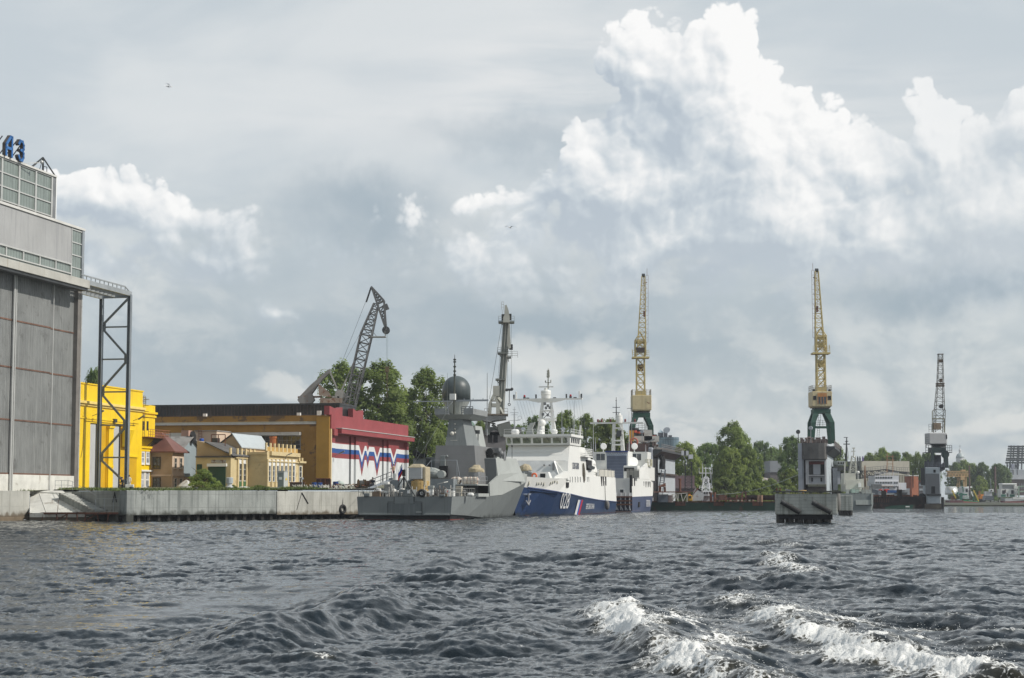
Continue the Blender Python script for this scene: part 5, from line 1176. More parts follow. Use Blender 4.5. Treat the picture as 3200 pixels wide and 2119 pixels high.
 w=S.mb();c_=A(1313,1500,8);w.lathe((8,c_.y,2.9),[(1.1,0),(1.15,1.9),(.9,1.95),(.9,2.3)],16);b('pedestal',w,M_rope,m_)
 w=S.mb();p=A(1352,1478,19);
 w.lathe((19,p.y,p.z),[(.55,-.9),(.7,-.3),(.7,.35),(.4,.6)],14,axis=(0,1,.15));w.lathe((18.6,A(1380,1482,18.6).y,A(1380,1482,18.6).z),[(.5,-.5),(.5,.5)],12,axis=(1,0,0));b('vent_drum',w,M_navy_lt)
 w=S.mb();p0,p1=A(1348,1438,18.5),A(1428,1438,18.5);w.bar((18.5,p0.y,p0.z),(18.5,p1.y,p1.z),.06);
 for p in(p0,p1):w.bar((18.5,p.y,5),(18.5,p.y,p.z),.06)
 w.bar((18.5,p0.y,p0.z),(14,p0.y+1,5),.04);w.bar((18.5,p1.y,p1.z),(14,p1.y-1.6,5),.04);b('gantry_frame',w,M_galv)
 rng=random.Random(3)
 def clutter(px,py0,py1,x,wpx,m,name,d=.8,bv=.05,z0=None):
  a,c_=A(px-wpx/2,py1,x),A(px+wpx/2,py0,x);g=S.mb();g.box(x,x+d,c_.y,a.y,max(2.86,a.z)if z0 is None else z0,c_.z);return b(name,g,m,bevel=bv)
 clutter(1211,1513,1548,1.6,22,mat('box_grey',(.22,.22,.21),.6,var=.1),'locker');clutter(1203,1506,1516,2.0,20,M_shipwhite,'locker_cover');clutter(1268,1530,1556,.8,44,M_navy_grey,'winch_house',1.5)
 clutter(1276,1532,1542,.5,7,M_white,'notice_plate',.25,0);clutter(1345,1518,1530,2.4,18,M_navy_lt,'vent_box');clutter(1346,1530,1548,2.4,14,M_white,'vent_box')
 clutter(1397,1530,1552,1.0,18,M_shipwhite,'fire_box',.5);clutter(1397,1533,1538,.95,4,mat('red_mark',(.5,.03,.03)),'red_mark',.04,0);clutter(1411,1534,1556,1.4,14,M_shipwhite,'locker');clutter(1380,1545,1556,-.35,18,M_navy_grey,'stern_fairlead',.4);clutter(1145,1541,1553,-.3,18,M_navy_grey,'stern_fairlead',.35)
 clutter(1433,1520,1556,8,18,mat('beige_locker',(.42,.38,.30),.6),'locker',.8);clutter(1468,1540,1562,6,20,M_shipwhite,'vent_cowl',.9,.25)
 clutter(1483,1542,1570,12,24,M_navy_lt,'bulwark_plate',6,0)
 w=S.mb();a=A(1366,1514,3);c_=A(1400,1509,5);w.hexa([(3,a.y,a.z),(3,c_.y,c_.z),(5,c_.y,c_.z+.1),(5,a.y,a.z+.1)],[(3,a.y,a.z+.08),(3,c_.y,c_.z+.08),(5,c_.y,c_.z+.2),(5,a.y,a.z+.2)]);b('awning',w,mat('pale_awning',(.55,.55,.52),.8))
 w=S.mb()
 for px in(1359,1366,1373,1380,1386,1390):p=A(px,1550,2.2);q_=A(px+rng.uniform(-2,2),1516+rng.uniform(0,14),2.2);w.tube((2.2,p.y,2.85),(2.2,q_.y,q_.z),.09,n=6)
 b('stanchion_rack',w,mat('mixed_grey_brown',(.22,.19,.17),.7,var=.4,vs=2))
 w=S.mb();w.torus(A(1318,1541,-.15),(1,0,.1),.34,.17,18,8);b('tyre_fender',w,M_black,smooth=True)
 w=S.mb();w.torus(A(1318,1542,-.2),(1,0,.1),.2,.05,14,6);b('white_ring',w,M_white)
 w=S.mb();top=A(1262,1490,1.2);w.bar(top,A(1297,1550,.3),.12);w.bar(top,A(1244,1522,2.2),.09);w.bar(A(1262,1525,1.2),top,.2);w.bar(top,(1.2,A(1263,1437,1.2).y,A(1263,1437,1.2).z),.05);ag=b('ensign_frame',w,M_darksteel)
 w=S.mb();p=A(1262,1478,1.2);w.cbox(p,(.35,.35,.8));b('winch',w,M_black,ag)
 w=S.mb();w.rail([(.1,5.8,2.86),(.1,1.6,2.86)],1.0,2,.55,.02).rail([(.1,-2.6,2.86),(.1,-5.8,2.86),(12,-5.85,2.9)],1.0,2,.9,.02).rail([(.1,5.8,2.86),(14,5.85,2.9)],1.0,2,1.2,.02);b('railing',w,mat('rail_grey',(.30,.30,.28),.6))
 for i in range(46):
  w=S.mb();y=rng.uniform(-5.4,5.4);x=rng.uniform(.5,9);s_=rng.uniform(.10,.34);z=2.87
  if rng.random()<.5:w.cbox((x,y,z+s_*.8),(s_*1.6,s_*1.8,s_*1.6))
  else:w.lathe((x,y,z),[(s_*.5,0),(s_*.5,s_*2),(s_*.95,s_*2.1),(s_*.5,s_*2.6)],8)
  b('deck_fitting',w,mat('deck_fittings',(.23,.225,.21),.7,var=.4,vs=2.5))
 for nm,m,n,h0,h1 in(('ventilator',M_shipwhite,12,.5,1.1),('brown_locker',mat('dull_brown_box',(.20,.14,.09),.8,var=.3),10,.3,.8),('stanchion',mat('pale_stanchion',(.5,.48,.44),.6),16,.9,1.5),('dark_reel',M_darksteel,8,.4,.9)):
  for i in range(n):
   w=S.mb();y=rng.uniform(-5.5,5.5);x=rng.uniform(.3,7);hh=rng.uniform(h0,h1)
   if nm=='stanchion':w.tube((x,y,2.86),(x,y,2.86+hh),.06,n=6)
   elif nm=='ventilator':w.lathe((x,y,2.86),[(.14,0),(.14,hh*.6),(.34,hh*.65),(.34,hh*.9),(.1,hh)],10)
   elif nm=='dark_reel':w.lathe((x,y,2.86+hh*.5),[(hh*.5,-.3),(hh*.5,-.24),(hh*.3,-.23),(hh*.3,.23),(hh*.5,.24),(hh*.5,.3)],12,axis=(0,1,0))
   else:w.cbox((x,y,2.87+hh/2),(.6,rng.uniform(.4,1.0),hh))
   b(nm,w,m)
 w=S.mb();w.lathe(A(1236,1500,4),[(.35,0),(.4,.8)],10);b('cowl',w,M_shipwhite)
 # staff with flag
 f=S.mb();p=A(1258,1440,1.2);n=8;pts=[]
 for i in range(n+1):
  k=i/n;wv=math.sin(k*5)*.10
  pts.append([(1.2+wv,p.y+k*.52+.02,p.z-.15-k*1.0-j*.46)for j in range(4)])
 for j,(m,nm)in enumerate(((M_white,'white'),(mat('flag_blue',(.01,.06,.40),.8),'blue'),(mat('flag_red',(.55,.01,.015),.8),'red'))):
  g=S.mb()
  for i in range(n):g.poly(pts[i][j],pts[i+1][j],pts[i+1][j+1],pts[i][j+1])
  if j==0:fl=T('ensign_flag','small white, blue and red tricolour flag at the stern of the grey warship','flag',S.W((1.2,p.y,p.z)))
  o=g.build('flag_stripe',m,fl);so_=o.modifiers.new('s','SOLIDIFY');so_.thickness=.012
  # gangway with sailor
 g0,g1=A(1155,1501,3),A(1224,1474,9);t2=T('gangway','narrow railed gangway rising from the quay to the grey warship','gangway',S.W(g0))
 w=S.mb();yoff=V((0,0,-1.0));w.bar(g0+yoff,g1+yoff,.7,.08);w.build('walkway',M_galv,t2);w=S.mb()
 d=g1-g0
 for k in(0,.25,.5,.75,1):w.bar(g0+d*k+yoff,g0+d*k,.05)
 w.bar(g0,g1,.07);w.bar(g0+yoff*.5,g1+yoff*.5,.05);w.build('handrail',M_darksteel,t2)
 w=S.mb();pb=A(1232,1494,9);w.box(8.2,10.5,A(1248,1494,9).y,A(1221,1494,9).y,2.9,pb.z);b('sentry_platform',w,mat('blue_grey_house',(.22,.245,.26)))
 w=S.mb();zz=pb.z
 for y in(A(1222,1494,8.3).y,A(1240,1494,8.3).y):w.bar((8.3,y,zz),(8.3,y,zz+2.0),.05)
 w.bar((8.3,A(1210,1453,8.3).y,zz+2.0),(8.3,A(1242,1453,8.3).y,zz+2.0),.05);b('platform_frame',w,M_galv)
 return S,S.W((9.0,A(1231,1490,9).y,pb.z))
COR,sailor_at=corvette()
person('sailor with white cap and beige shirt standing at the gangway of the grey warship',sailor_at,(-.9,.3),'stand',(.48,.36,.24),(.03,.03,.04),cap=(.8,.8,.8),arm='rail')
pq=P(1166,1520,236)
person('person in dark clothes seated on the quay beneath the gangway',(pq.x,pq.y,gz(0,pq.y)),(-.4,-.9),'sit',(.02,.025,.04),(.02,.02,.03),scale=1.1)
# ------------------------------------------------------------------ white coast guard ship, bow on
def patrol_ship():
 S=Ship((13.8,328.5),(-.2195,-.9756));A=lambda px,py,x:S.atx(px,py,x);B=lambda px,py,y:S.aty(px,py,y)
 t=T('patrol_ship','white coast guard ship with dark blue hull and number 028, moored bow on','ship',S.o)
 b=lambda name,mb,m,par=None,**k:mb.build(name,m,par or t,**k)
 st=[(0,5.35,1.95,5.1),(20,5.5,2.3,5.2),(34,5.5,2.75,5.0),(44,5.25,3.25,4.2),(50,4.4,3.6,3.0),(55,3.1,3.95,1.7),(59,1.5,4.25,.6)]
 up={0:(5.15,6.4),20:(5.2,6.4),34:(5.25,6.2),44:(5.2,5.75),50:(4.75,5.65),55:(3.75,5.7),59:(2.1,5.85)}
 lowr=[sect(x,(yk,zk),(yw,0),(yw*.9,-1))for x,yk,zk,yw in st]+[sect([62.3,60.7,60.4],(.10,4.45),(.05,0),(.05,-1))]
 h=b('hull',S.mb().loft(lowr),M_blue)
 upr=[sect(x,(up[x][0],up[x][1]),(yk,zk+.004))for x,yk,zk,yw in st]+[sect([63.4,62.3],(.12,6.0),(.10,4.455))]
 u=b('upper_hull',S.mb().loft(upr),M_shipwhite)
 b('foredeck',S.mb().poly(*[(x,up[x][0]-.05,up[x][1]+.006)for x in(44,50,55,59)],*[(x,-up[x][0]+.05,up[x][1]+.006)for x in(59,55,50,44)]),mat('pale_green_deck',(.42,.46,.43),.8,var=.1),u)
 kr=S.mb()
 for sg in(1,-1):
  for(x0,y0,z0,_),(x1,y1,z1,_)in zip(st,st[1:]):kr.bar((x0,sg*(y0+.03),z0+.03),(x1,sg*(y1+.03),z1+.03),.14,.16)
 b('knuckle_rail',kr,mat('navy_edge',(.02,.04,.13),.4),h)
 sp=S.mb()
 for sg in(1,-1):sp.hexa([(58.2,sg*1.75,3.6),(50.5,sg*4.35,3.15),(50.5,sg*4.25,2.95),(58.2,sg*1.5,3.4)],[(58.2,sg*2.15,3.75),(50.5,sg*4.5,3.3),(50.5,sg*4.3,3.3),(58.2,sg*1.7,3.75)])
 b('spray_rail',sp,M_blue,h)
 bt=S.mb();bt.loft([sect(x,(yw+.02,.12),(yw*.98,-.3))for x,yk,zk,yw in st]);b('boot_line',bt,M_boot,h)
 # anchor in its pocket and draught marks
 def side(px,py,off=.06):
  best=None
  for k in range(0,620):
   x=k*.1;p=A(px,py,x)
   for(x0,y0,z0,w0),(x1,y1,z1,w1)in zip(st,st[1:]):
    if x0<=x<=x1:
     q=(x-x0)/(x1-x0);yk,zk,yw=y0+(y1-y0)*q,z0+(z1-z0)*q,w0+(w1-w0)*q
     ut=(up[x0][0]+(up[x1][0]-up[x0][0])*q,up[x0][1]+(up[x1][1]-up[x0][1])*q)
     ys=yw+(yk-yw)*p.z/zk if p.z<=zk else yk+(ut[0]-yk)*(p.z-zk)/(ut[1]-zk)
     if best is None or abs(p.y-ys)<best[0]:best=(abs(p.y-ys),V((x,ys+off,p.z)))
  return best[1]
 z3=lambda zx,zy:(1540+zx/3.075,1130+zy/3.075)
 an=side(*z3(290,1310),.25)
 m=S.mb();m.hexa([an+V((1.0,-.7,.45)),an+V((-.7,.3,.55)),an+V((-.5,.2,.3)),an+V((.7,-.7,.25))],[an+V((1.0,-.5,.6)),an+V((-.7,.55,.68)),an+V((-.5,.45,.42)),an+V((.7,-.45,.42))]);pk=b('anchor_pocket',m,mat('grey_blue_plate',(.22,.26,.34),.5),h)
 m=S.mb();m.tube(an+V((0,.3,.7)),an+V((.1,.25,-1.0)),.1,.1,8);m.bar(an+V((.1,.25,-1.0)),an+V((-.5,.45,-.35)),.16);m.bar(an+V((.1,.25,-1.0)),an+V((.6,0,-.4)),.16);m.ball(an+V((.1,.25,-1.0)),.17,8);b('anchor',m,mat('pale_anchor',(.30,.30,.32),.5),h)
 # lettering along the port side
 def lettering(body,px0,py0,px1,hgt_px,m,name,dpt=.02,slant=0,xs=1.0):
  a,c=side(px0,py0,.10),side(px1,py0+(px1-px0)*0.0,.10)
  d=(c-a);d.z=0;L=d.length;d.normalize();s_up=(side(px0,py0-hgt_px,.10)-a);hh=s_up.length;s_up.normalize();nrm=d.cross(s_up)
  Ml=Matrix.Translation(a)@Matrix(((d.x,s_up.x+d.x*slant,nrm.x,0),(d.y,s_up.y+d.y*slant,nrm.y,0),(d.z,s_up.z,nrm.z,0),(0,0,0,1)))
  o=text_obj(body,hh*(2.3 if body=='028' else 1.9),name,S.M@Ml,m,h,dpt)
  co=[v.co.copy()for v in o.data.vertices]
  dl=(S.M.to_3x3()@d);base=S.M@a-BASE[t.name]
  ext=max((v-base).dot(dl)for v in co);k=L/ext
  for v in o.data.vertices:v.co=v.co+dl*((v.co-base).dot(dl)*(k-1))
  return o
 mw=mat('lettering_white',(.75,.75,.75),.5)
 lettering('028',*z3(633,1412),z3(715,0)[0],31,mw,'hull_number',slant=.12)
 lettering('БЕРЕГОВАЯ ОХРАНА',*z3(886,1418),z3(968,0)[0],12,mw,'ship_name')
 lettering('COAST GUARD',*z3(765,1034),z3(826,0)[0],11.5,mat('lettering_dark',(.05,.06,.09)),'side_lettering')if False else None
 for k,(z_a,z_b,m)in enumerate(((796,816,mw),(816,829,mat('stripe_blue',(.01,.10,.45),.4)),(829,843,mat('stripe_red',(.50,.02,.03),.4)))):
  q=[side(*z3(z_a+22,1328),.05+.006*k),side(*z3(z_b+22,1330),.05+.006*k),side(*z3(z_b-14,1470),.05+.006*k),side(*z3(z_a-14,1470),.05+.006*k)]
  m_=S.mb();m_.prism(q,(0,.015,0));b('tricolour_stripe',m_,m,h)
  # superstructure
 fb=A(1764,1476,45.3);zf0=5.7
 zb0,zb1,zr=A(1672,1391,42.5).z,A(1672,1366,42.8).z,A(1672,1358,42.8).z
 zm=A(1672,1441,44.5).z
 def ringq(x0,x1,y,z):return[(x1,-y,z),(x1,y,z),(x0,y,z),(x0,-y,z)]
 w=S.mb();w.loft([ringq(22,46.2,5.22,zf0-.2),ringq(22.5,45.0,5.08,zm)]);lo=b('lower_superstructure',w,M_shipwhite)
 w=S.mb();w.loft([ringq(22.5,45.0,5.08,zm+.003),ringq(30,43.2,4.98,zb0-.12)]);mi=b('middle_superstructure',w,M_shipwhite)
 w=S.mb();w.loft([ringq(34.5,43.0,4.95,zb0-.12),ringq(34.5,44.0,5.15,zb0),ringq(34.5,44.3,5.25,zb1)]);br=b('bridge',w,M_shipwhite)
 w=S.mb();w.loft([ringq(34.2,44.6,5.5,zb1+.002),ringq(34.2,44.6,5.5,zr)]);b('bridge_roof',w,M_shipwhite,br)
 # windows round the bridge
 for z_a,z_b in((137,172),(190,266),(287,365),(386,464),(481,558),(577,655),(672,711)):
  a,c=A(*z3(z_a,762),44.2),A(*z3(z_b,762),44.2);g=S.mb();z_l,z_h=zb0+.22,zb1-.2
  g.hexa([(44.02+.3*(z_l-zb0)/(zb1-zb0),c.y,z_l),(44.02+.3*(z_l-zb0)/(zb1-zb0),a.y,z_l),(43.9,a.y,z_l),(43.9,c.y,z_l)],[(44.34,c.y,z_h),(44.34,a.y,z_h),(43.9,a.y,z_h),(43.9,c.y,z_h)]);wd=b('window',g,G_bridge,br,bevel=.05)
  g=S.mb();g.bar((44.45,(a.y+c.y)/2,z_h+.1),(44.30,(a.y+c.y)/2+.45,z_h-.65),.05);b('wiper',g,M_black,wd)
 for k in range(5):
  x=43.2-k*1.55;g=S.mb();z_l,z_h=zb0+.22,zb1-.2;g.hexa([(x,5.16,z_l),(x-.95,5.16,z_l),(x-.95,5.0,z_l),(x,5.0,z_l)],[(x+.1,5.29,z_h),(x-.85,5.29,z_h),(x-.85,5.0,z_h),(x+.1,5.0,z_h)]);b('window',g,G_dark,br)
  # front recess as a flat panel, its shade painted greyer, with its wedge cheek
 a,c=A(*z3(200,1062),45.9),A(*z3(655,1062),45.9);a2,c2=A(*z3(195,955),45.2),A(*z3(590,955),45.2)
 g=S.mb();g.prism([(46.16,a.y,zf0+.05),(46.16,c.y,zf0+.05),(45.22,c2.y,c2.z),(45.22,a2.y,a2.z)],(.03,0,0));b('front_panel',g,mat('panel_white',(.60,.61,.61),.5),lo)
 g=S.mb();g.hexa([(46.2,c.y-.1,zf0),(46.2,c.y+1.2,zf0),(45.6,c.y+1.2,zf0),(45.6,c.y-.1,zf0)],[(45.5,c2.y,c2.z),(45.3,c2.y+.2,c2.z),(45.0,c2.y+.2,c2.z),(45.0,c2.y,c2.z)]);b('cheek_plate',g,M_shipwhite,lo)
 g=S.mb();p=A(*z3(583,1010),45.8);g.cbox((45.75,p.y,p.z),(.3,.3,1.1));
 for zx in(495,545):p=A(*z3(zx,995),45.7);g.ball((45.7,p.y,p.z),.18,8)
 b('front_fitting',g,M_steel,lo)
 for zy in(955,):p0,p1=A(*z3(165,zy),45.2),A(*z3(700,zy),45.2);g=S.mb();g.bar((45.22,p0.y,p0.z+.02),(45.22,p1.y,p1.z+.02),.05);b('ledge',g,mat('pale_shadow_grey',(.5,.5,.5)),lo)
 g=S.mb();z_=A(1672,1410,43.8).z
 for y0,y1 in((-4.6,-1),(-.6,2.4),(2.8,4.6)):g.bar((44.35,y0,z_),(44.35,y1,z_),.04);g.bar((44.2,y0,z_),(44.35,y0,z_),.04);g.bar((44.2,y1,z_),(44.35,y1,z_),.04)
 b('grab_rail',g,M_white,mi)
 # bridge-wing balcony, portholes, big side ports, boat recess
 g=S.mb();x0,x1=34.3,27.5;zq=A(*z3(790,905),34).z;g.box(x1,x0,4.6,5.9,zq-.2,zq);bc=b('bridge_wing',g,M_shipwhite);g=S.mb();g.rail([(x0,5.85,zq),(x1,5.85,zq),(x1,4.7,zq)],1.15,4,1.0,.03);b('railing',g,M_white,bc)
 for zx in(743,765,792,817,842,870,908,922):
  p=side(*z3(zx,1134),.0);g=S.mb();g.box(p.x-.22,p.x+.22,p.y-.3,p.y+.04,p.z-.50,p.z+.50);b('porthole',g,mat('grey_port_glass',(.10,.105,.11),.15),u,bevel=.12)
 for zx,w_ in((1045,.9),(1062,.8),(1085,.9)):
  p=side(*z3(zx,1165),.0);g=S.mb();g.box(p.x-w_*.55,p.x+w_*.55,p.y-.5,p.y+.05,p.z-1.3,p.z+1.1);b('side_port',g,M_dark,u)
 g=S.mb();g.hexa([(46.2,4.2,4.3),(45.1,4.75,4.3),(45.1,5.19,4.3),(46.2,5.06,4.3)],[(46.2,4.2,5.15),(45.1,4.75,5.15),(45.1,5.24,5.15),(46.2,5.12,5.15)]);b('hawse_port',g,M_dark,u)
 g=S.mb();g.box(24.2,29.5,4.9,5.16,7.3,9.0);rc=b('boat_recess',g,M_dark,lo)
 g=S.mb();g.loft([[(24.8,5.0,7.5),(24.8,5.7,7.5),(24.8,5.8,7.9),(24.8,4.9,7.9)],[(27.5,5.0,7.4),(27.5,5.75,7.4),(27.5,5.9,8.0),(27.5,4.9,8.0)],[(29.3,5.25,7.75),(29.3,5.4,7.75),(29.3,5.45,8.2),(29.3,5.2,8.2)]]);b('rescue_boat',g,mat('dark_grey_rib',(.06,.065,.07),.7),rc)
 p0=side(*z3(865,1010),.15);g=S.mb();g.loft([[(p0.x+dx*s_,5.2+dy*s_,z)for dx,dy in((-.5,0),(.5,0),(.4,.22),(-.4,.22))]for z,s_ in((8.4,.5),(7.6,1.0),(6.6,1.3),(5.6,1.2),(5.1,.5))]);b('hanging_net',g,mat('olive_brown_net',(.09,.08,.06),.95,var=.4,vs=3),lo)
 # after part: deck edge railing and screens
 g=S.mb();g.rail([(18.5,5.1,6.4),(.2,5.05,6.4),(.2,-5.0,6.4)],1.15,3,1.1,.035);b('railing',g,M_white)
 g=S.mb();g.box(1.5,17,5.05,5.2,6.42,7.6);b('side_screen',g,mat('pale_net_screen',(.52,.50,.44),.8,lines=[(0,.8,.12,(.3,.3,.28))]))
 g=S.mb();p=A(*z3(1000,1020),17);g.taper(14,20,2,4.6,6.4,15,19,2.4,4.2,8.3);g.ball((16,3.6,8.6),.8,12);b('after_house',g,M_shipwhite)
 # foredeck: covered gun, bitts, life ring, jackstaff
 gx=51.0;a,c=A(*z3(245,1062),gx),A(*z3(385,1062),gx);R_=(c.y-a.y)/2;yy=(a.y+c.y)/2;z0,z1=up[50][1],A(*z3(310,985),gx).z
 g=S.mb();g.lathe((gx,yy,z0),[(R_*1.0,0),(R_*.95,.5),(R_*.72,(z1-z0)*.52),(R_*.7,(z1-z0)*.56)],8);gm=b('covered_gun',g,mat('grey_gunhouse',(.30,.315,.32),.5))
 g=S.mb();rng=random.Random(8);g.lathe((gx,yy,z0),[(R_*.86,(z1-z0)*.54),(R_*.88,(z1-z0)*.62),(R_*.76,(z1-z0)*.84),(R_*.5,(z1-z0)*.95),(R_*.2,z1-z0)],11);g.v=[v+V([rng.uniform(-.06,.06)for _ in range(3)])for v in g.v];b('canvas_cover',g,M_cover,gm)
 p=A(*z3(403,1100),53);ring(t,S.W((53.4,p.y,p.z)),S.h,.36,.15)
 g=S.mb();p=A(*z3(348,1095),53);g.box(53,53.6,p.y-.5,p.y+.5,5.7,p.z+.5);g.ball((53.2,p.y,p.z+.5),.3,8);b('windlass',g,M_steel)
 g=S.mb();p=A(*z3(492,1115),50);g.taper(49,51,p.y-.9,p.y+1.2,5.6,49.3,50.7,p.y-.5,p.y+.8,6.7);b('companionway',g,M_shipwhite);g=S.mb();g.cbox((50.95,p.y,6.1),(.2,.8,.7));b('doorway',g,M_dark)
 g=S.mb()
 for sg in(1,-1):g.hexa([(46,sg*3.0,5.72),(46,sg*5.2,5.72),(52,sg*4.3,5.68),(52,sg*4.1,5.68)],[(46,sg*4.6,6.9),(46,sg*5.2,6.9),(51.6,sg*4.3,6.0),(51.6,sg*4.2,6.0)])
 b('wave_shield',g,M_shipwhite)
 p=A(*z3(185,1115),60.5);p2=A(*z3(185,805),60.5);g=S.mb();g.tube((60.5,p.y,5.8),(60.5,p.y,p2.z),.055,.03,6);g.bar((60.5,p.y,p2.z-5),(58.5,p.y+.6,5.8),.05);g.bar((60.5,p.y,p2.z-5),(58.5,p.y-.6,5.8),.05);g.cbox((60.5,p.y,p2.z-.1),(.18,.18,.3));b('jackstaff',g,M_darksteel)
 g=S.mb()
 mm=mat('scraped_paint',(.56,.54,.45),.8,var=.2)
 rng=random.Random(2)
 for zx0,zx1,zy in((275,365,1165),(415,505,1168),(550,630,1160)):
  for k in range(4):c_=side(*z3(zx0+(zx1-zx0)*(k+.5)/4,zy+rng.uniform(-8,8)),.03);g.cbox(c_,(.42,.04,rng.uniform(.3,.55)))
 b('scraped_patch',g,mm,u)
 g=S.mb();g.path([side(*z3(1065,1150),.2),side(*z3(1070,1345),.25)],.05);rp=b('fender_rope',g,M_black);g=S.mb();c_=side(*z3(1072,1378),.5);g.lathe(c_,[(.1,-.85),(.35,-.6),(.42,0),(.35,.5),(.12,.8)],12);b('hanging_fender',g,mat('worn_fender',(.16,.155,.15),.8),rp,smooth=True)
 # mast
 mz=zr;xm=36.0
 my=A(1698,1250,xm).y;zy_=A(1698,1252,xm).z
 g=S.mb()
 for px0,px1,w0,w1 in((1684,1696,.7,.34),(1733,1721,.65,.34)):
  a,c=A(px0,1362,xm),A(px1,1255,xm);g.hexa([(xm+.4,a.y-w0/2,mz),(xm+.4,a.y+w0/2,mz),(xm-.5,a.y+w0/2,mz),(xm-.5,a.y-w0/2,mz)],[(xm+.25,c.y-w1/2,zy_),(xm+.25,c.y+w1/2,zy_),(xm-.3,c.y+w1/2,zy_),(xm-.3,c.y-w1/2,zy_)])
 g.box(xm-.8,xm+.6,A(1682,1312,xm).y,A(1736,1312,xm).y,A(1700,1316,xm).z,A(1700,1308,xm).z);g.box(xm-.6,xm+.4,A(1690,1283,xm).y,A(1730,1283,xm).y,A(1700,1286,xm).z,A(1700,1282,xm).z)
 ms=b('mast_legs',g,M_shipwhite)
 g=S.mb()
 for px,py in((1703,1262),(1712,1268),(1706,1275),(1718,1274),(1697,1295),(1712,1297)):p=A(px,py,xm+.3);g.cbox((xm+.3,p.y,p.z),(.4,.35,.45))
 g.bar((xm,A(1694,1312,xm).y,A(1700,1312,xm).z),(xm,A(1722,1284,xm).y,A(1700,1284,xm).z),.09);g.bar((xm,A(1730,1312,xm).y,A(1700,1312,xm).z),(xm,A(1698,1284,xm).y,A(1700,1284,xm).z),.09);b('mast_fitting',g,M_steel,ms)
 g=S.mb();l,r_=A(1605,1252,xm),A(1820,1251,xm);c=V((xm,my,zy_));g.hexa([(xm-.3,l.y,zy_+.1),(xm-.3,r_.y,zy_+.1),(xm+.3,r_.y,zy_+.1),(xm+.3,l.y,zy_+.1)],[(xm-.3,l.y,zy_+.35),(xm-.3,r_.y,zy_+.35),(xm+.3,r_.y,zy_+.35),(xm+.3,l.y,zy_+.35)])
 g.hexa([(xm-.3,A(1680,1256,xm).y,zy_-.3),(xm-.3,A(1735,1256,xm).y,zy_-.3),(xm+.3,A(1735,1256,xm).y,zy_-.3),(xm+.3,A(1680,1256,xm).y,zy_-.3)],[(xm-.3,A(1645,1252,xm).y,zy_+.1),(xm-.3,A(1765,1252,xm).y,zy_+.1),(xm+.3,A(1765,1252,xm).y,zy_+.1),(xm+.3,A(1645,1252,xm).y,zy_+.1)]);yd=b('yardarm',g,M_shipwhite)
 g=S.mb();rg=S.mb();gy=S.mb()
 for px,k in((1613,'w'),(1639,'r'),(1649,'b'),(1675,'g'),(1733,'b'),(1770,'g'),(1783,'r'),(1797,'b'),(1811,'w'),(1606,'g'),(1817,'g')):
  p=A(px,1245,xm);z_=zy_+.35
  if k=='w':
   for q in range(7):g.lathe((xm,p.y,z_+q*.17),[(.16,0),(.16,.1),(.06,.12),(.06,.17)],8)
  elif k=='r':rg.lathe((xm,p.y,z_+.3),[(.16,0),(.18,.2),(.1,.32)],8);gy.lathe((xm,p.y,z_),[(.2,0),(.22,.3)],8)
  elif k=='g':gy.lathe((xm,p.y,z_),[(.12,0),(.14,.6),(.1,.7)],8)
  else:gy.cbox((xm,p.y,z_+.08),(.3,.5,.16))
 b('insulator',g,M_white,yd);b('red_lamp',rg,mat('red_lamp_glass',(.35,.01,.02),.3),yd);b('yard_lamp',gy,M_darksteel,yd)
 g=S.mb();p=A(1706,1240,xm)
 g.lathe((xm,p.y,0),[(.72,zy_+.3),(.78,A(1700,1236,xm).z),(.86,A(1700,1231,xm).z),(.82,A(1700,1230,xm).z),(.84,A(1700,1224,xm).z),(.78,A(1700,1221,xm).z),(.3,A(1700,1220,xm).z),(.3,A(1700,1213,xm).z)],20);b('radar_drum',g,M_shipwhite,ms)
 g=S.mb();zz=A(1700,1209,xm).z;l,r_=A(1684,1209,xm),A(1730,1209,xm);g.bar((xm,l.y,zz),(xm,r_.y,zz),.16,.22);b('radar_bar',g,M_white,ms)
 g=S.mb();p,p2=A(1713,1215,xm),A(1713,1151,xm);g.tube((xm,p.y,p.z),(xm,p.y,p2.z),.13,.05,8);
 for y_,w_ in((1196,.9),(1180,.35),(1172,.3),(1164,.25)):q=A(1713,y_,xm);g.cbox((xm,p.y,q.z),(.2,w_,.1));g.cbox((xm,p.y+w_/2,q.z+.25),(.15,.15,.4));g.cbox((xm,p.y-w_/2,q.z+.2),(.15,.15,.3))
 b('topmast',g,mat('dark_cream',(.40,.39,.33),.6,stain=(.08,.09,.06),st=(.5,.6),ss_=2),ms)
 g=S.mb();p=A(1694,1325,xm+1.6);g.ball((xm+1.6,p.y,p.z+.15),.62,16);g.lathe((xm+1.6,p.y,mz),[(.45,0),(.4,p.z-mz-.3)],12);b('radar_dome',g,M_shipwhite,smooth=True)
 g=S.mb();p=A(1690,1352,xm+3);g.ball((xm+3,p.y,p.z),.45,12);g.lathe((xm+3,p.y,mz),[(.7,0),(.6,.6)],12);b('optical_sight',g,M_shipwhite)
 for px in(1635,1760):g=S.mb();p=A(px,1342,41);g.lathe((41,p.y,p.z),[(.32,-.3),(.36,.1),(.3,.25)],14,axis=(1,.15,0));g.bar((41,p.y,mz),(41,p.y,p.z),.12);sl_=b('searchlight',g,M_galv);g=S.mb();g.lathe((41.26,p.y,p.z),[(.28,0),(.1,.04)],14,axis=(1,.15,0));b('searchlight_glass',g,mat('mirror_glass',(.5,.52,.55),.05,.9),sl_)
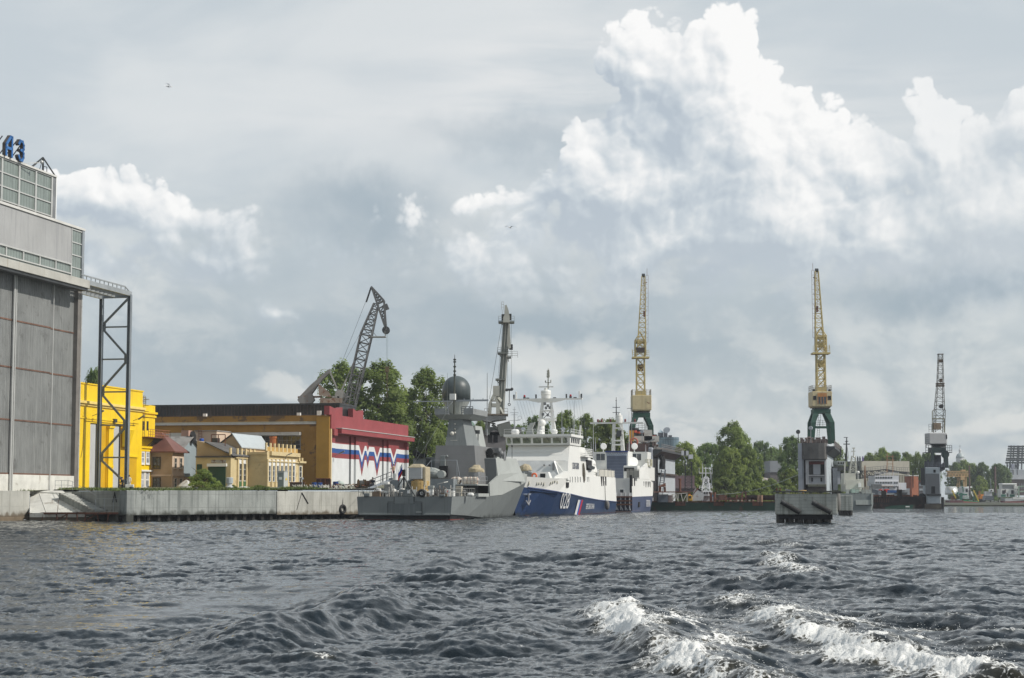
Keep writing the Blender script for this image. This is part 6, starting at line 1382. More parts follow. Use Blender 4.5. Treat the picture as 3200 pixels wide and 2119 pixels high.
 g=S.mb();p=A(1655,1340,37);g.loft([[(37,p.y-.5,mz),(37,p.y+.6,mz),(36.5,p.y+.6,mz),(36.5,p.y-.5,mz)],[(37,p.y-.4,mz+1.2),(37,p.y+.4,mz+1.2),(36.5,p.y+.4,mz+1.2),(36.5,p.y-.4,mz+1.2)],[(37,p.y+.1,mz+2.1),(37,p.y+.9,mz+2.2),(36.5,p.y+.9,mz+2.2),(36.5,p.y+.1,mz+2.1)]]);b('exhaust_cowl',g,M_navy_lt)
 for px in(1607,1613,1732):g=S.mb();p=A(px,1350,40);g.lathe((40,p.y,mz),[(.3,0),(.55,.4),(.5,.8),(.2,1.0)],10);b('life_raft',g,M_white)
 g=S.mb()
 for px,y0,y1,x in((1756,1360,1280,38),(1795,1365,1250,36),(1791,1360,1300,35),(1810,1360,1338,36),(1609,1350,1272,38),(1606,1340,1290,38)):p=A(px,y0,x);g.tube((x,p.y,mz),(x,p.y,A(px,y1,x).z),.06,.025,5)
 b('whip_aerial',g,M_galv)
 g=S.mb();p=A(1810,1365,36);g.hexa([(36,p.y-.2,mz),(36,p.y+.2,mz),(35.6,p.y+.2,mz),(35.6,p.y-.2,mz)],[(36,p.y+.1,mz+1.7),(36,p.y+.3,mz+1.7),(35.6,p.y+.3,mz+1.7),(35.6,p.y+.1,mz+1.7)]);b('fin',g,M_shipwhite)
 g=S.mb()
 for px in(1615,1625,1634,1644,1653,1664,1770,1779,1789,1799,1808,1817):p=A(px,1252,xm);g.bar((xm,p.y,zy_),(xm-8,p.y*.9,zy_-7.0),.022)
 b('aerial_wire',g,M_galv,yd)
 g=S.mb();g.rail([(44.5,-5.4,mz),(44.5,5.4,mz),(34.4,5.4,mz)],.8,2,1.2,.02);b('roof_rail',g,M_white,br)
 # dark side lettering
 dk=mat('lettering_dark',(.16,.17,.20),.6)
 q=V((40.6,5.16,0));a,c=B(*z3(765,1034),5.16),B(*z3(826,1034),5.16);zq=A(*z3(795,1034),38).z
 Ml=Matrix.Translation(V((a.x,5.19,zq)))@Matrix(((-1,0,0,0),(0,0,1,0),(0,1,0,0),(0,0,0,1)))
 o=text_obj('COAST GUARD',1.5,'side_lettering',S.M@Ml,dk,lo,.02)
 bx=[(S.M.inverted()@(v.co+BASE[t.name]))for v in o.data.vertices];k=(a.x-c.x)/(max(p.x for p in bx)-min(p.x for p in bx))
 for v,p in zip(o.data.vertices,bx):v.co=S.M@V((a.x+(p.x-a.x)*k,p.y,p.z))-BASE[t.name]
 return S
PAT=patrol_ship()
# ------------------------------------------------------------------ second coast guard ship, stern on
def second_ship():
 S=Ship((18.0,350),(.187,.982));A=lambda px,py,x:S.atx(px,py,x);z3=lambda zx,zy:(1540+zx/3.075,1130+zy/3.075)
 t=T('patrol_ship','white coast guard ship seen from astern with a blue roller door and small lattice mast','ship',S.o)
 b=lambda name,mb,m,par=None,**k:mb.build(name,m,par or t,**k)
 st=[(0,5.45,2.9,5.2),(15,5.6,3.0,5.3),(35,5.5,3.1,5.0),(48,4.2,3.6,2.8),(58,1.4,4.3,.5),(62,.1,4.5,.05)]
 M_fadeblue=mat('faded_grey_blue_hull',(.065,.085,.15),.5,var=.12,streak=(.10,.11,.16))  # navy hull given its sunlit grey-blue look as base colour
 h=b('hull',S.mb().loft([sect(x,(yk,zk),(yw,0),(yw*.9,-1))for x,yk,zk,yw in st]),M_fadeblue)
 ut={0:(5.3,6.5),15:(5.3,6.6),35:(5.1,6.6),48:(4.2,6.0),58:(1.9,6.0),62:(.15,6.2)}
 u=b('upper_hull',S.mb().loft([sect(x,(ut[x][0],ut[x][1]),(yk,zk+.004))for x,yk,zk,yw in st]),M_shipwhite)
 b('boot_line',S.mb().loft([sect(x-(.02 if x==0 else 0),(yw+.03,.25),(yw*.97,-.3))for x,yk,zk,yw in st]),mat('pink_boot_line',(.45,.30,.28),.6),h)
 # stern gate of brown beams on white posts over a dark recess
 y0,y1=A(1914,1570,0).y,A(1976,1570,0).y;g=S.mb();g.box(-.12,-.02,y1,y0,.15,3.0);b('stern_recess',g,mat('dark_navy_recess',(.012,.016,.04)),h)
 g=S.mb()
 for zy in(1300,1338,1373):z=A(*z3(1240,zy),0).z;g.box(-.55,-.3,y1,y0,z-.14,z+.14)
 sg_=b('stern_gate',g,mat('brown_timber',(.16,.075,.05),.8,var=.2))
 g=S.mb()
 for zx in(1185,1228,1272,1312):p=A(*z3(zx,1340),-.4);g.tube((-.22,p.y,.35),(-.22,p.y,A(*z3(zx,1258),0).z),.11,n=8)
 for zx in(1165,1205,1250,1292,1325):p=A(*z3(zx,1410),-.4);g.bar((-.35,p.y,.3),(-.35,p.y+.3,.9),.13)
 b('stern_post',g,mat('dull_white_post',(.52,.53,.55),.6),sg_)
 g=S.mb();p=A(*z3(1240,1245),0);g.box(-.06,.1,p.y-.5,p.y+.5,p.z-.45,p.z+.45);w_=b('stern_window',g,M_white,u);g=S.mb();g.box(-.09,-.061,p.y-.33,p.y+.33,p.z-.3,p.z+.3);b('pane',g,G_dark,w_)
 # after deck screens, small crane
 for zx0,zx1 in((975,1135),(1290,1405)):
  g=S.mb();a,c=A(*z3(zx0,1110),.4),A(*z3(zx1,1110),.4);g.rail([(.4,a.y,6.5),(.4,c.y,6.5)],A(*z3(zx0,1035),.4).z-6.5,4,.7,.05);g.box(.45,.5,c.y,a.y,6.6,A(*z3(zx0,1045),.4).z);b('deck_screen',g,mat('pale_net_screen',(.52,.50,.44),.8))
 g=S.mb();p=A(*z3(1320,1030),6);g.box(5,9,p.y-1.6,p.y+1.2,6.5,p.z+.6);wi=b('winch_house',g,M_shipwhite,bevel=.1);g=S.mb();g.box(4.9,5.01,p.y-.9,p.y+1.1,p.z-.5,p.z+.2);b('opening',g,M_dark,wi)
 g=S.mb();p=A(*z3(1350,965),8);g.lathe((8,p.y,p.z),[(.05,-.25),(.8,.05),(.95,.3)],16,axis=(-.8,-.5,.3));g.bar((8,p.y,6.5),(8,p.y,p.z),.2);b('dish_aerial',g,M_white)
 # deckhouse with hangar door and two white wing houses
 xh=22.0;a,c=A(*z3(1092,1108),xh),A(*z3(1292,1108),xh);zt=A(*z3(1190,865),xh).z
 g=S.mb();g.box(xh+.3,44,-5.0,5.0,6.4,A(*z3(1400,1010),30).z);ss=b('superstructure',g,M_shipwhite)
 g=S.mb();g.box(xh,xh+8,c.y-.15,a.y+.15,6.4,zt+.1);hg=b('hangar',g,M_shipwhite)
 g=S.mb();zd=A(*z3(1190,905),xh).z;g.box(xh-.1,xh-.003,c.y+.1,a.y-.1,6.5,zd);b('roller_door',g,mat('slate_blue_door',(.07,.09,.14),.5,lines=[(2,.62,.05,(.16,.18,.24)),(1,2.1,.05,(.14,.16,.2))]),hg)
 g=S.mb();g.box(xh-.5,xh+.2,c.y-.2,a.y+.2,zd+.7,zt+.15);b('blue_awning',g,mat('deep_blue_awning',(.012,.03,.15),.6),hg)
 g=S.mb();n=12;w=(a.y-c.y)/n
 for i in range(n):y=c.y+w*i;g.bar((xh-.2,y,zd+.1),(xh-.2,y+w/2,zd+.62),.08);g.bar((xh-.2,y+w/2,zd+.62),(xh-.2,y+w,zd+.1),.08)
 g.bar((xh-.2,c.y,zd+.08),(xh-.2,a.y,zd+.08),.1);b('lattice_beam',g,mat('pale_blue_lattice',(.35,.42,.55),.6),hg)
 for zx0,zx1,ws in((968,1090,(1015,1058)),(1297,1476,(1312,1360,1405))):
  xx=33.0;l,r_=A(*z3(zx0,950),xx),A(*z3(zx1,950),xx);z0,z1=A(*z3(zx0,1012),xx).z,A(*z3(zx0,868),xx).z
  g=S.mb();g.taper(xx,xx+7,r_.y,l.y,z0-3,xx,xx+7,r_.y-.25,l.y+.25,z1);wh=b('wing_house',g,M_shipwhite)
  for zx in ws:p=A(*z3(zx,915),xx);g=S.mb();g.box(xx-.05,xx+.1,p.y-.45,p.y+.45,p.z-.75,p.z+.65);b('window',g,G_dark,wh,bevel=.08)
  g=S.mb();g.rail([(xx-1.6,l.y,z0-.2),(xx-1.6,r_.y,z0-.2)],1.1,3,.9,.04);g.box(xx-1.7,xx,r_.y,l.y,z0-.4,z0-.2);b('gallery',g,M_white,wh)
 g=S.mb();zz=A(*z3(1490,1000),34).z;g.box(32,36,A(*z3(1518,1000),33).y,A(*z3(1470,1000),33).y,zz-.2,zz);g.rail([(32,A(*z3(1470,1000),33).y,zz),(32,A(*z3(1518,1000),33).y,zz),(36,A(*z3(1518,1000),33).y,zz)],1.3,4,.7,.05);b('bridge_wing',g,mat('pale_yellow_rail',(.55,.53,.40),.6))
 # starboard side: sloping upper side, ports, lettering patches
 g=S.mb();g.loft([[(10,-5.32,6.45),(10,-5.2,6.5),(10,-4.9,6.5)],[(17,-5.32,6.5),(17,-5.0,8.6),(17,-4.7,8.6)],[(30,-5.2,6.55),(30,-4.9,10.0),(30,-4.6,10.0)],[(44,-4.7,6.3),(44,-4.3,10.0),(44,-4.0,10.0)],[(50,-3.9,6.0),(48,-3.9,8.5),(48,-3.6,8.5)]]);b('side_plating',g,M_shipwhite)
 def sidep(px,py,off=.05):
  best=None
  for k in range(0,600):
   x=k*.1;p=A(px,py,x);ys=-(5.45-(p.z-2.9)*.05)if x<35 else-5.4+(x-35)*.1
   if best is None or abs(p.y-ys)<best[0]:best=(abs(p.y-ys),V((x,ys-off,p.z)))
  return best[1]
 for zx in(1450,1465,1480,1496,1512):p=sidep(*z3(zx,1180));g=S.mb();g.box(p.x-.3,p.x+.3,p.y,p.y+.4,p.z-.6,p.z+.6);b('porthole',g,mat('grey_port_glass',(.1,.105,.11)),u)
 for zx in(1338,1360):p=sidep(*z3(zx,1165));g=S.mb();g.box(p.x-.8,p.x+.8,p.y,p.y+.4,p.z-1.9,p.z+1.5);b('side_port',g,M_dark,u)
 p=sidep(*z3(1408,1373),.04);g=S.mb();g.box(p.x-1.2,p.x+1.2,p.y,p.y+.3,p.z-.5,p.z+.5);b('side_port',g,M_dark,h)
 p=sidep(*z3(1470,1395),.09);q=sidep(*z3(1510,1395),.09);d=(q-p);d.z=0;L=d.length;d.normalize()
 Ml=Matrix.Translation(p)@Matrix(((d.x,0,d.y,0),(d.y,0,-d.x,0),(0,1,0,0),(0,0,0,1)))
 o=text_obj('БЕРЕГОВАЯ ОХРАНА',1.9,'ship_name',S.M@Ml,mat('lettering_pale',(.6,.6,.62),.5),h,.02)
 bx=[(S.M.inverted()@(v.co+BASE[t.name]))for v in o.data.vertices];e=max((x_-p).dot(d)for x_ in bx)
 for v,x_ in zip(o.data.vertices,bx):v.co=S.M@(x_+d*((x_-p).dot(d)*(L/e-1)))-BASE[t.name]
 # mast
 xm=36.0;zb=A(1926,1412,xm).z
 g=S.mb()
 for p0,p1 in(((1150,860),(1165,600)),((1262,860),(1235,600))):a,c=A(*z3(*p0),xm),A(*z3(*p1),xm);g.hexa([(xm-.6,a.y-.45,6.6),(xm-.6,a.y+.45,6.6),(xm+.8,a.y+.45,6.6),(xm+.8,a.y-.45,6.6)],[(xm-.3,c.y-.3,c.z),(xm-.3,c.y+.3,c.z),(xm+.4,c.y+.3,c.z),(xm+.4,c.y-.3,c.z)])
 for zy in(640,690,760,800):a,c=A(*z3(1150+(860-zy)*.05,zy),xm),A(*z3(1262-(860-zy)*.1,zy),xm);g.box(xm-.7,xm+.7,c.y,a.y,a.z-.15,a.z+.15)
 ms=b('mast',g,M_shipwhite)
 g=S.mb();a,c=A(*z3(935,592),xm),A(*z3(1445,588),xm);g.bar((xm,a.y,a.z),(xm,c.y,a.z),.3,.35)
 yd=b('yardarm',g,M_shipwhite,ms);g=S.mb()
 for zx in(1010,1045,1132,1272,1365):p=A(*z3(zx,575),xm);g.lathe((xm,p.y,a.z+.2),[(.2,0),(.22,.5),(.12,.65)],8)
 b('yard_lamp',g,mat('dark_red_lamp',(.16,.03,.03),.5),yd)
 g=S.mb();p=A(*z3(1215,560),xm);g.lathe((xm,p.y,a.z),[(.75,0),(.78,1.0),(.7,1.1),(.72,1.6),(.4,1.7),(.3,2.1)],16);b('radar_drum',g,M_shipwhite,ms)
 g=S.mb();p=A(*z3(1187,560),xm);q=A(*z3(1187,342),xm);g.tube((xm,p.y,p.z),(xm,p.y,q.z),.15,.05,8)
 for zy in(375,440,490):z=A(*z3(1187,zy),xm).z;g.cbox((xm,p.y,z),(.2,1.6 if zy>400 else.3,.12))
 b('topmast',g,M_darksteel,ms)
 g=S.mb();p=A(*z3(1212,690),xm-1);g.cbox((xm-1,p.y,p.z),(.4,1.1,1.3));b('array_panel',g,M_darksteel,ms)
 for zx,zy in((1062,815),(1360,815)):p=A(*z3(zx,zy),33.5);g=S.mb();g.lathe((33.5,p.y,p.z),[(.4,-.3),(.72,.1),(.62,.3)],16,axis=(-.9,-.3,.1));g.bar((33.5,p.y,9),(33.5,p.y,p.z),.2);b('searchlight',g,M_white)
 g=S.mb()
 for zx,y0,y1,x in((967,1100,500,2),(987,860,730,30),(1310,860,480,30),(945,900,770,30),(1470,880,800,32)):p=A(*z3(zx,y0),x);g.tube(p,(x,p.y,A(*z3(zx,y1),x).z),.09,.03,6)
 b('whip_aerial',g,mat('pale_violet_grey',(.5,.5,.52)))
 return S
second_ship()
# ------------------------------------------------------------------ grey level-luffing crane behind the painted hall
def luffing_crane():
 Y=345;q=lambda zx,zy,d=0:P(880+zx/2.905,860+zy/2.905,Y+d)
 base=q(560,1300);base.z=gz(0,Y)
 t=T('luffing_crane','grey lattice level-luffing crane with bent beak jib rising behind the painted hall','crane',base)
 m=mat('crane_grey',(.115,.118,.12),.6,.15,var=.2,stain=(.15,.075,.045),st=(.62,.72),ss_=.8);ml=mat('crane_pale_grey',(.30,.30,.285),.6,.1,var=.15,stain=(.24,.13,.08),st=(.6,.7),ss_=.6)
 b=lambda n,mb,mm=m,par=None,**k:mb.build(n,mm,par or t,**k)
 g=MB();f0,mid,top=q(615,1210),q(768,545),q(858,262)
 g.truss(f0,mid,2.0,2.2,9,.26,a=(1,0,0),d0=2.6,d1=1.8,tb=.15);g.truss(mid,top,2.2,.9,6,.26,a=(1,0,0),d0=1.8,d1=1.0,tb=.15);jib=b('jib',g)
 g=MB()
 for o in(-.7,.7):g.bar(q(560,1010,o),q(650,800,o),.2)
 for o in(-1,1):g.bar(q(606,1210,o),q(640,1000,o),.22);g.bar(q(655,1130,o),q(720,850,o),.2)
 b('jib_foot_strut',g,ml,jib)
 # beak
 g=MB();A0,B0,C0,D0=q(815,106),q(930,232),q(950,500),q(868,262)
 for o in(-.55,.55):
  k=V((0,o,0));g.bar(A0+k,B0+k,.34);g.bar(B0+k,C0+k,.34);g.bar(A0+k,D0+k,.3);g.bar(D0+k,C0+k,.34);g.bar(D0+k,B0+k,.26)
  for a,c,u,v in((A0,B0,A0,D0),(B0,C0,D0,C0)):
   for i in range(1,6):p,r_=a.lerp(c,i/6),u.lerp(v,i/6);g.bar(p+k,r_+k,.13);g.bar(p+k,u.lerp(v,(i+.9)/6)+k,.11)
 g.bar(q(925,300),q(968,282),.12,1.2);b('beak_jib',g,m,jib)
 g=MB();g.lathe(q(948,500)-V((0,.5,0)),[(.75,0),(.75,1.0)],14,axis=(0,1,0));b('head_sheave',g,M_darksteel,jib)
 g=MB();pl=q(800,565);g.ob(pl+V((-.3,-1,0)),(3.4,0,0),(0,2,0),(0,0,.15));g.rail([pl+V((3.0,-1,.15)),pl+V((3.0,1,.15))],1.1,3,.8,.03);g.bar(q(818,500),q(865,560),.1);g.bar(q(955,290),q(968,278),.1);b('platform',g,ml,jib)
 g=MB()
 for o in(-.4,.1):g.bar(q(815,108,o),q(525,850,o),.05);g.bar(q(745,470,o),q(535,850,o),.04)
 g.bar(q(812,112),q(768,245),.3);g.bar(q(525,850),q(490,960),.05);b('stay_rope',g,M_darksteel)
 for o in(-.12,.12):g=MB();p=q(957,510);e=q(957,832);g.bar(p+V((o,0,0)),e+V((o,0,0)),.045);b('hoist_rope',g,mat('rope_teal_grey',(.22,.30,.30)))
 g=MB();p=q(958,855);g.cbox(p,(.75,.5,1.1));g.bar(p-V((0,0,.5)),p-V((0,0,2.0)),.3);g.bar(p-V((0,0,2)),p-V((0,0,5.5)),.14);b('hook_block',g,mat('yellow_black_hook',(.10,.075,.03)))
 # counterweight lever
 g=MB();out=[q(*p,-.9)for p in((436,850),(392,884),(258,1000),(160,1104),(142,1132),(182,1188),(252,1188),(298,1130),(272,1076),(318,1012),(352,962),(440,880))]
 n=len(out);g.add(out+[p+V((0,1.8,0))for p in out],[tuple(range(n)),tuple(range(2*n-1,n-1,-1))]+[(i,n+i,n+(i+1)%n,(i+1)%n)for i in range(n)]);b('counterweight_arm',g,mat('counterweight_grey',(.20,.20,.195),.6,.1,var=.15,stain=(.2,.11,.07),st=(.6,.7),ss_=.6))
 g=MB();g.bar(q(148,1108),q(365,1104),.35);b('walkway_beam',g,mat('brown_rail',(.24,.15,.09)))
 g=MB();g.bar(q(432,862,-.6),q(525,1080,-.6),.3);g.bar(q(432,862,.6),q(525,1080,.6),.3);b('link_arm',g,ml)
 g=MB();g.hexa([q(340,1090,-1.6),q(455,1110,-1.6),q(455,1110,2),q(340,1090,2)],[q(332,985,-1.6),q(430,1060,-1.6),q(430,1060,2),q(332,985,2)]);g.ob(q(350,1190,-1.5),(4.2,0,0),(0,3,0),(0,0,1.6));g.ob(q(440,1175,-1.2),(3.2,0,0),(0,3,0),(0,0,.3));mh=b('machine_house',g,mat('rust_blotched_grey',(.26,.21,.17),.8,var=.3,stain=(.17,.075,.04),st=(.48,.6),ss_=1.0))
 g=MB();c=q(535,1090);g.lathe(c-V((0,1.2,0)),[(1.0,0),(1.0,2.4)],12,axis=(0,1,0))
 for o in(-1,1):g.bar(q(515,1100,o),q(515,1270,o),.4);g.bar(q(460,1105,o),q(620,1105,o),.35);g.bar(q(545,1110,o),q(590,1230,o),.3);g.bar(q(530,1080,o),q(590,940,o),.28)
 b('tower_frame',g,ml)
 g=MB();zb=q(500,1235).z;g.lathe(V((base.x,Y,0)),[(2.6,zb-1.2),(2.8,zb)],20);
 for sx in(-1,1):
  for sy in(-1,1):g.bar(V((base.x+sx*2,Y+sy*2,zb-1)),V((base.x+sx*5,Y+sy*5,base.z)),.9)
 b('portal',g,m)
luffing_crane()
# ------------------------------------------------------------------ grey box-jib floating crane behind the warship
def floating_crane():
 Y=338;q=lambda zx,zy,d=0:P(1480+zx/3.7325,920+zy/3.7325,Y+d)
 base=P(1533,1600,Y);base.z=0
 t=T('floating_crane','grey floating crane with solid box jib between the warship and the white ship','crane',base)
 m=mat('crane_steel_olive',(.17,.18,.165),.55,.15,var=.12,streak=(.12,.12,.11),lines=[(2,4.2,.1,(.08,.085,.08))]);ml=mat('crane_cream_grey',(.36,.36,.32),.6,var=.1,stain=(.26,.2,.15),st=(.62,.75));mh=mat('brownish_grey_house',(.175,.165,.165),.7,var=.12,stain=(.13,.09,.075),st=(.6,.7))
 b=lambda n,mb,mm=m,par=None,**k:mb.build(n,mm,par or t,**k)
 g=MB();g.box(base.x-11,base.x+11,Y-5,Y+30,-1,2.6);b('pontoon',g,M_darksteel)
 g=MB();l,r_=P(1483,1396,Y).x,P(1580,1396,Y).x;zt=Zp(1342,Y);g.box(l,r_,Y,Y+9,2.6,zt-.5);g.box(l-.3,r_+.3,Y-.3,Y+9.3,zt-.5,zt-.2);dh=b('deckhouse',g,mh)
 for zx in(1265,1312):p=P(1080+zx/2.8,1371,Y);g=MB();g.box(p.x-.42,p.x+.42,Y-.06,Y+.1,p.z-.75,p.z+.75);b('window',g,M_dark,dh,bevel=.1)
 g=MB();a,c=q(70,1420),q(380,1420);z1,z2,z3_=q(200,1418).z,q(200,1475).z,q(200,1508).z
 g.add([(a.x,Y-2,z1),(a.x+.6,Y-2,z2),(a.x+3,Y-2,z3_),(c.x-3,Y-2,z3_+.4),(c.x,Y-2,z2+.3),(c.x,Y-2,z1)]+[(a.x,Y+5,z1),(a.x+.6,Y+5,z2),(a.x+3,Y+5,z3_),(c.x-3,Y+5,z3_+.4),(c.x,Y+5,z2+.3),(c.x,Y+5,z1)],[tuple(range(6)),tuple(range(11,5,-1))]+[(i,6+i,6+(i+1)%6,(i+1)%6)for i in range(6)]);b('counterweight',g,mat('crane_plate_grey',(.25,.255,.25),.55,var=.1))
 g=MB()
 for zx,zx2 in((165,158),(345,385)):g.bar(q(zx,1500),q(zx2,1640),.9,2.5)
 g.bar(q(215,1520),q(330,1600),.5);g.ob(q(190,1640),(6,0,0),(0,4,0),(0,0,1.5));b('support_leg',g,m)
 g=MB();g.ob(q(120,1408,-2.3),(q(400,1408)-q(120,1408)),(0,6,0),(0,0,.25));g.rail([q(125,1400,-2.3),q(180,1400,-2.3)],1.1,2,.7,.03).rail([q(345,1400,-2.3),q(398,1400,-2.3)],1.1,2,.7,.03);b('platform',g,mat('rusty_platform',(.16,.13,.10)))
 # A-frame gantry with its openings
 g=MB();S2=lambda zx,zy,d=-2.2:q(zx,zy,d)
 def strip(p,d=1.8):
  n=len(p);g.add([S2(*x)for x in p]+[S2(*x)+V((0,d,0))for x in p],[tuple(range(n)),tuple(range(2*n-1,n-1,-1))]+[(i,n+i,n+(i+1)%n,(i+1)%n)for i in range(n)])
 strip(((163,1410),(205,1410),(215,1240),(240,1205),(228,1158),(200,1210),(172,1280)));strip(((262,1410),(306,1410),(305,1270),(270,1215),(252,1158),(240,1205),(262,1240)))
 strip(((206,1270),(262,1270),(262,1312),(206,1312)));strip(((205,1245),(262,1245),(262,1225),(205,1225)));g.ob(S2(226,1185),(1.2,0,0),(0,1.8,0),(0,0,1.9));b('a_frame',g,ml)
 g=MB();g.bar(S2(252,1175,-1),q(318,1245,0),.5);g.bar(S2(300,1320,-1),q(345,1405,0),.5);b('back_stay',g,ml)
 # jib
 g=MB();lo=[q(278,1280,0),q(350,1400,0)]
 a0,a1=q(272,1300),q(352,1300);b0,b1=q(345,330),q(412,330)
 g.hexa([a0,a1,a1+V((0,1.6,0)),a0+V((0,1.6,0))],[b0,b1,b1+V((0,1.4,0)),b0+V((0,1.4,0))]);g.hexa([q(300,1410),q(352,1410),q(352,1410,1.6),q(300,1410,1.6)],[a0+V((.1,0,0)),a1-V((.003,0,0)),a1+V((-.003,1.6,0)),a0+V((.1,1.6,0))]);jib=b('jib',g)
 g=MB();e0,e1=q(352,1300,-.02),q(412,330,-.02);g.bar(e0,e1,.32,.2);g.bar(q(312,1290,-.05),q(378,330,-.05),.12);g.bar(q(352,1400,-.02),e0,.3,.2);b('edge_flange',g,ml,jib)
 g=MB()
 for p in(((345,325),(345,265),(362,235),(362,130),(383,118),(408,185),(420,255),(422,325)),):strip(p,1.3)
 b('jib_head',g,ml,jib)
 g=MB();strip(((408,345),(424,340),(428,470),(436,625),(402,632),(412,480)),.9);b('jib_link',g,ml,jib)
 g=MB();g.cbox(q(436,615),(.7,.8,1.0));g.cbox(q(344,270),(.6,.8,1.2));g.cbox(q(424,265),(.6,.8,1.2));b('sheave',g,M_black,jib)
 for zy,l,r_ in((328,290,475),(692,280,398),(738,390,436),(998,255,368)):
  g=MB();a,c=q(l,zy,-.8),q(r_,zy,-.8);g.ob(a,c-a,(0,3,0),(0,0,.28));g.bar(a+V((.2,0,0)),q(l+(r_-l)*.4,zy+45,0),.12)
  if zy!=998:g.rail([a,a+V((2.0,0,0))],1.2,3,.8,.025).rail([c-V((1.8 if zy==328 else.4,0,0)),c],1.2,3,.7,.025)
  b('platform',g,m,jib)
 g=MB();g.rail([q(325,180,-.3),q(352,180,-.3)],1.5,3,.4,.03);g.bar(q(335,180),q(340,330),.06);g.bar(q(355,180),q(360,330),.06);b('ladder',g,ml,jib)
 g=MB();g.bar(q(328,345),q(185,1220),.07);g.bar(q(340,345),q(268,1160),.05);g.bar(q(398,740),q(393,1100),.05);g.bar(q(440,335),q(441,1090),.05);b('hoist_rope',g,mat('rope_grey',(.15,.16,.15)))
 g=MB();p=q(417,1112);g.cbox(p,(1.15,.5,.42));g.ball(p+V((-.5,0,-.05)),.3,10);g.ball(p+V((.5,0,.12)),.3,10);g.bar(p,q(416,1262),.14);hk=b('hook_block',g,M_darksteel)
 g=MB();c=q(416,1275);g.torus(c-V((0,0,.15)),(0,1,0),.22,.07,12,6);b('hook',g,M_darksteel,hk)
 g=MB();
 for zx,y0,y1 in((157,1650,920),(474,1600,1315)):p=q(zx,y0,-6 if zx<200 else 0);e=q(zx,y1,-6 if zx<200 else 0);g.tube(p,e,.09,.03,6)
 p=q(474,1400)
 for zy,w in((1380,.8),(1405,.6),(1470,1.1),(1345,.3)):z=q(474,zy).z;g.bar(V((p.x-w,Y,z)),V((p.x+w,Y,z)),.07)
 g.torus(q(538,1440),(0,1,0),.35,.03,12,5);g.bar(q(474,1470),q(538,1462),.05);b('signal_mast',g,M_galv)
floating_crane()
# ------------------------------------------------------------------ floating dock: two walls on one green pontoon, a crane on each
DA=V((P(2494,1500,390).x,390,0));
DL=V((P(1975,1500,400).x,400,0))
M_dockside=mat('pale_blue_dock_side',(.40,.44,.47),.6,var=.08,vs=.3,streak=(.30,.33,.35),sa=(.55,.8),stain=(.30,.24,.2),st=(.66,.78),lines=[((U.x,U.y,0),4.0,.05,(.3,.33,.36)),(2,3.1,.05,(.33,.36,.38))])  # sunlight on the side painted in as a paler tone
M_dockend=mat('grey_dock_end',(.25,.27,.295),.6,var=.1,streak=(.15,.16,.175))  # darker copy of the side colour, painting the end's shade
M_stain=mat('sooty_stained_plate',(.11,.105,.10),.85,var=.3,vs=.6,streak=(.13,.115,.10),sa=(.5,.68))
M_green=mat('dark_green_paint',(.008,.055,.035),.6,var=.2,stain=(.045,.03,.02),st=(.58,.7))
M_hullgreen=mat('faded_green_hull',(.012,.050,.028),.6,var=.2,stain=(.09,.04,.025),st=(.56,.68),ss_=.5)
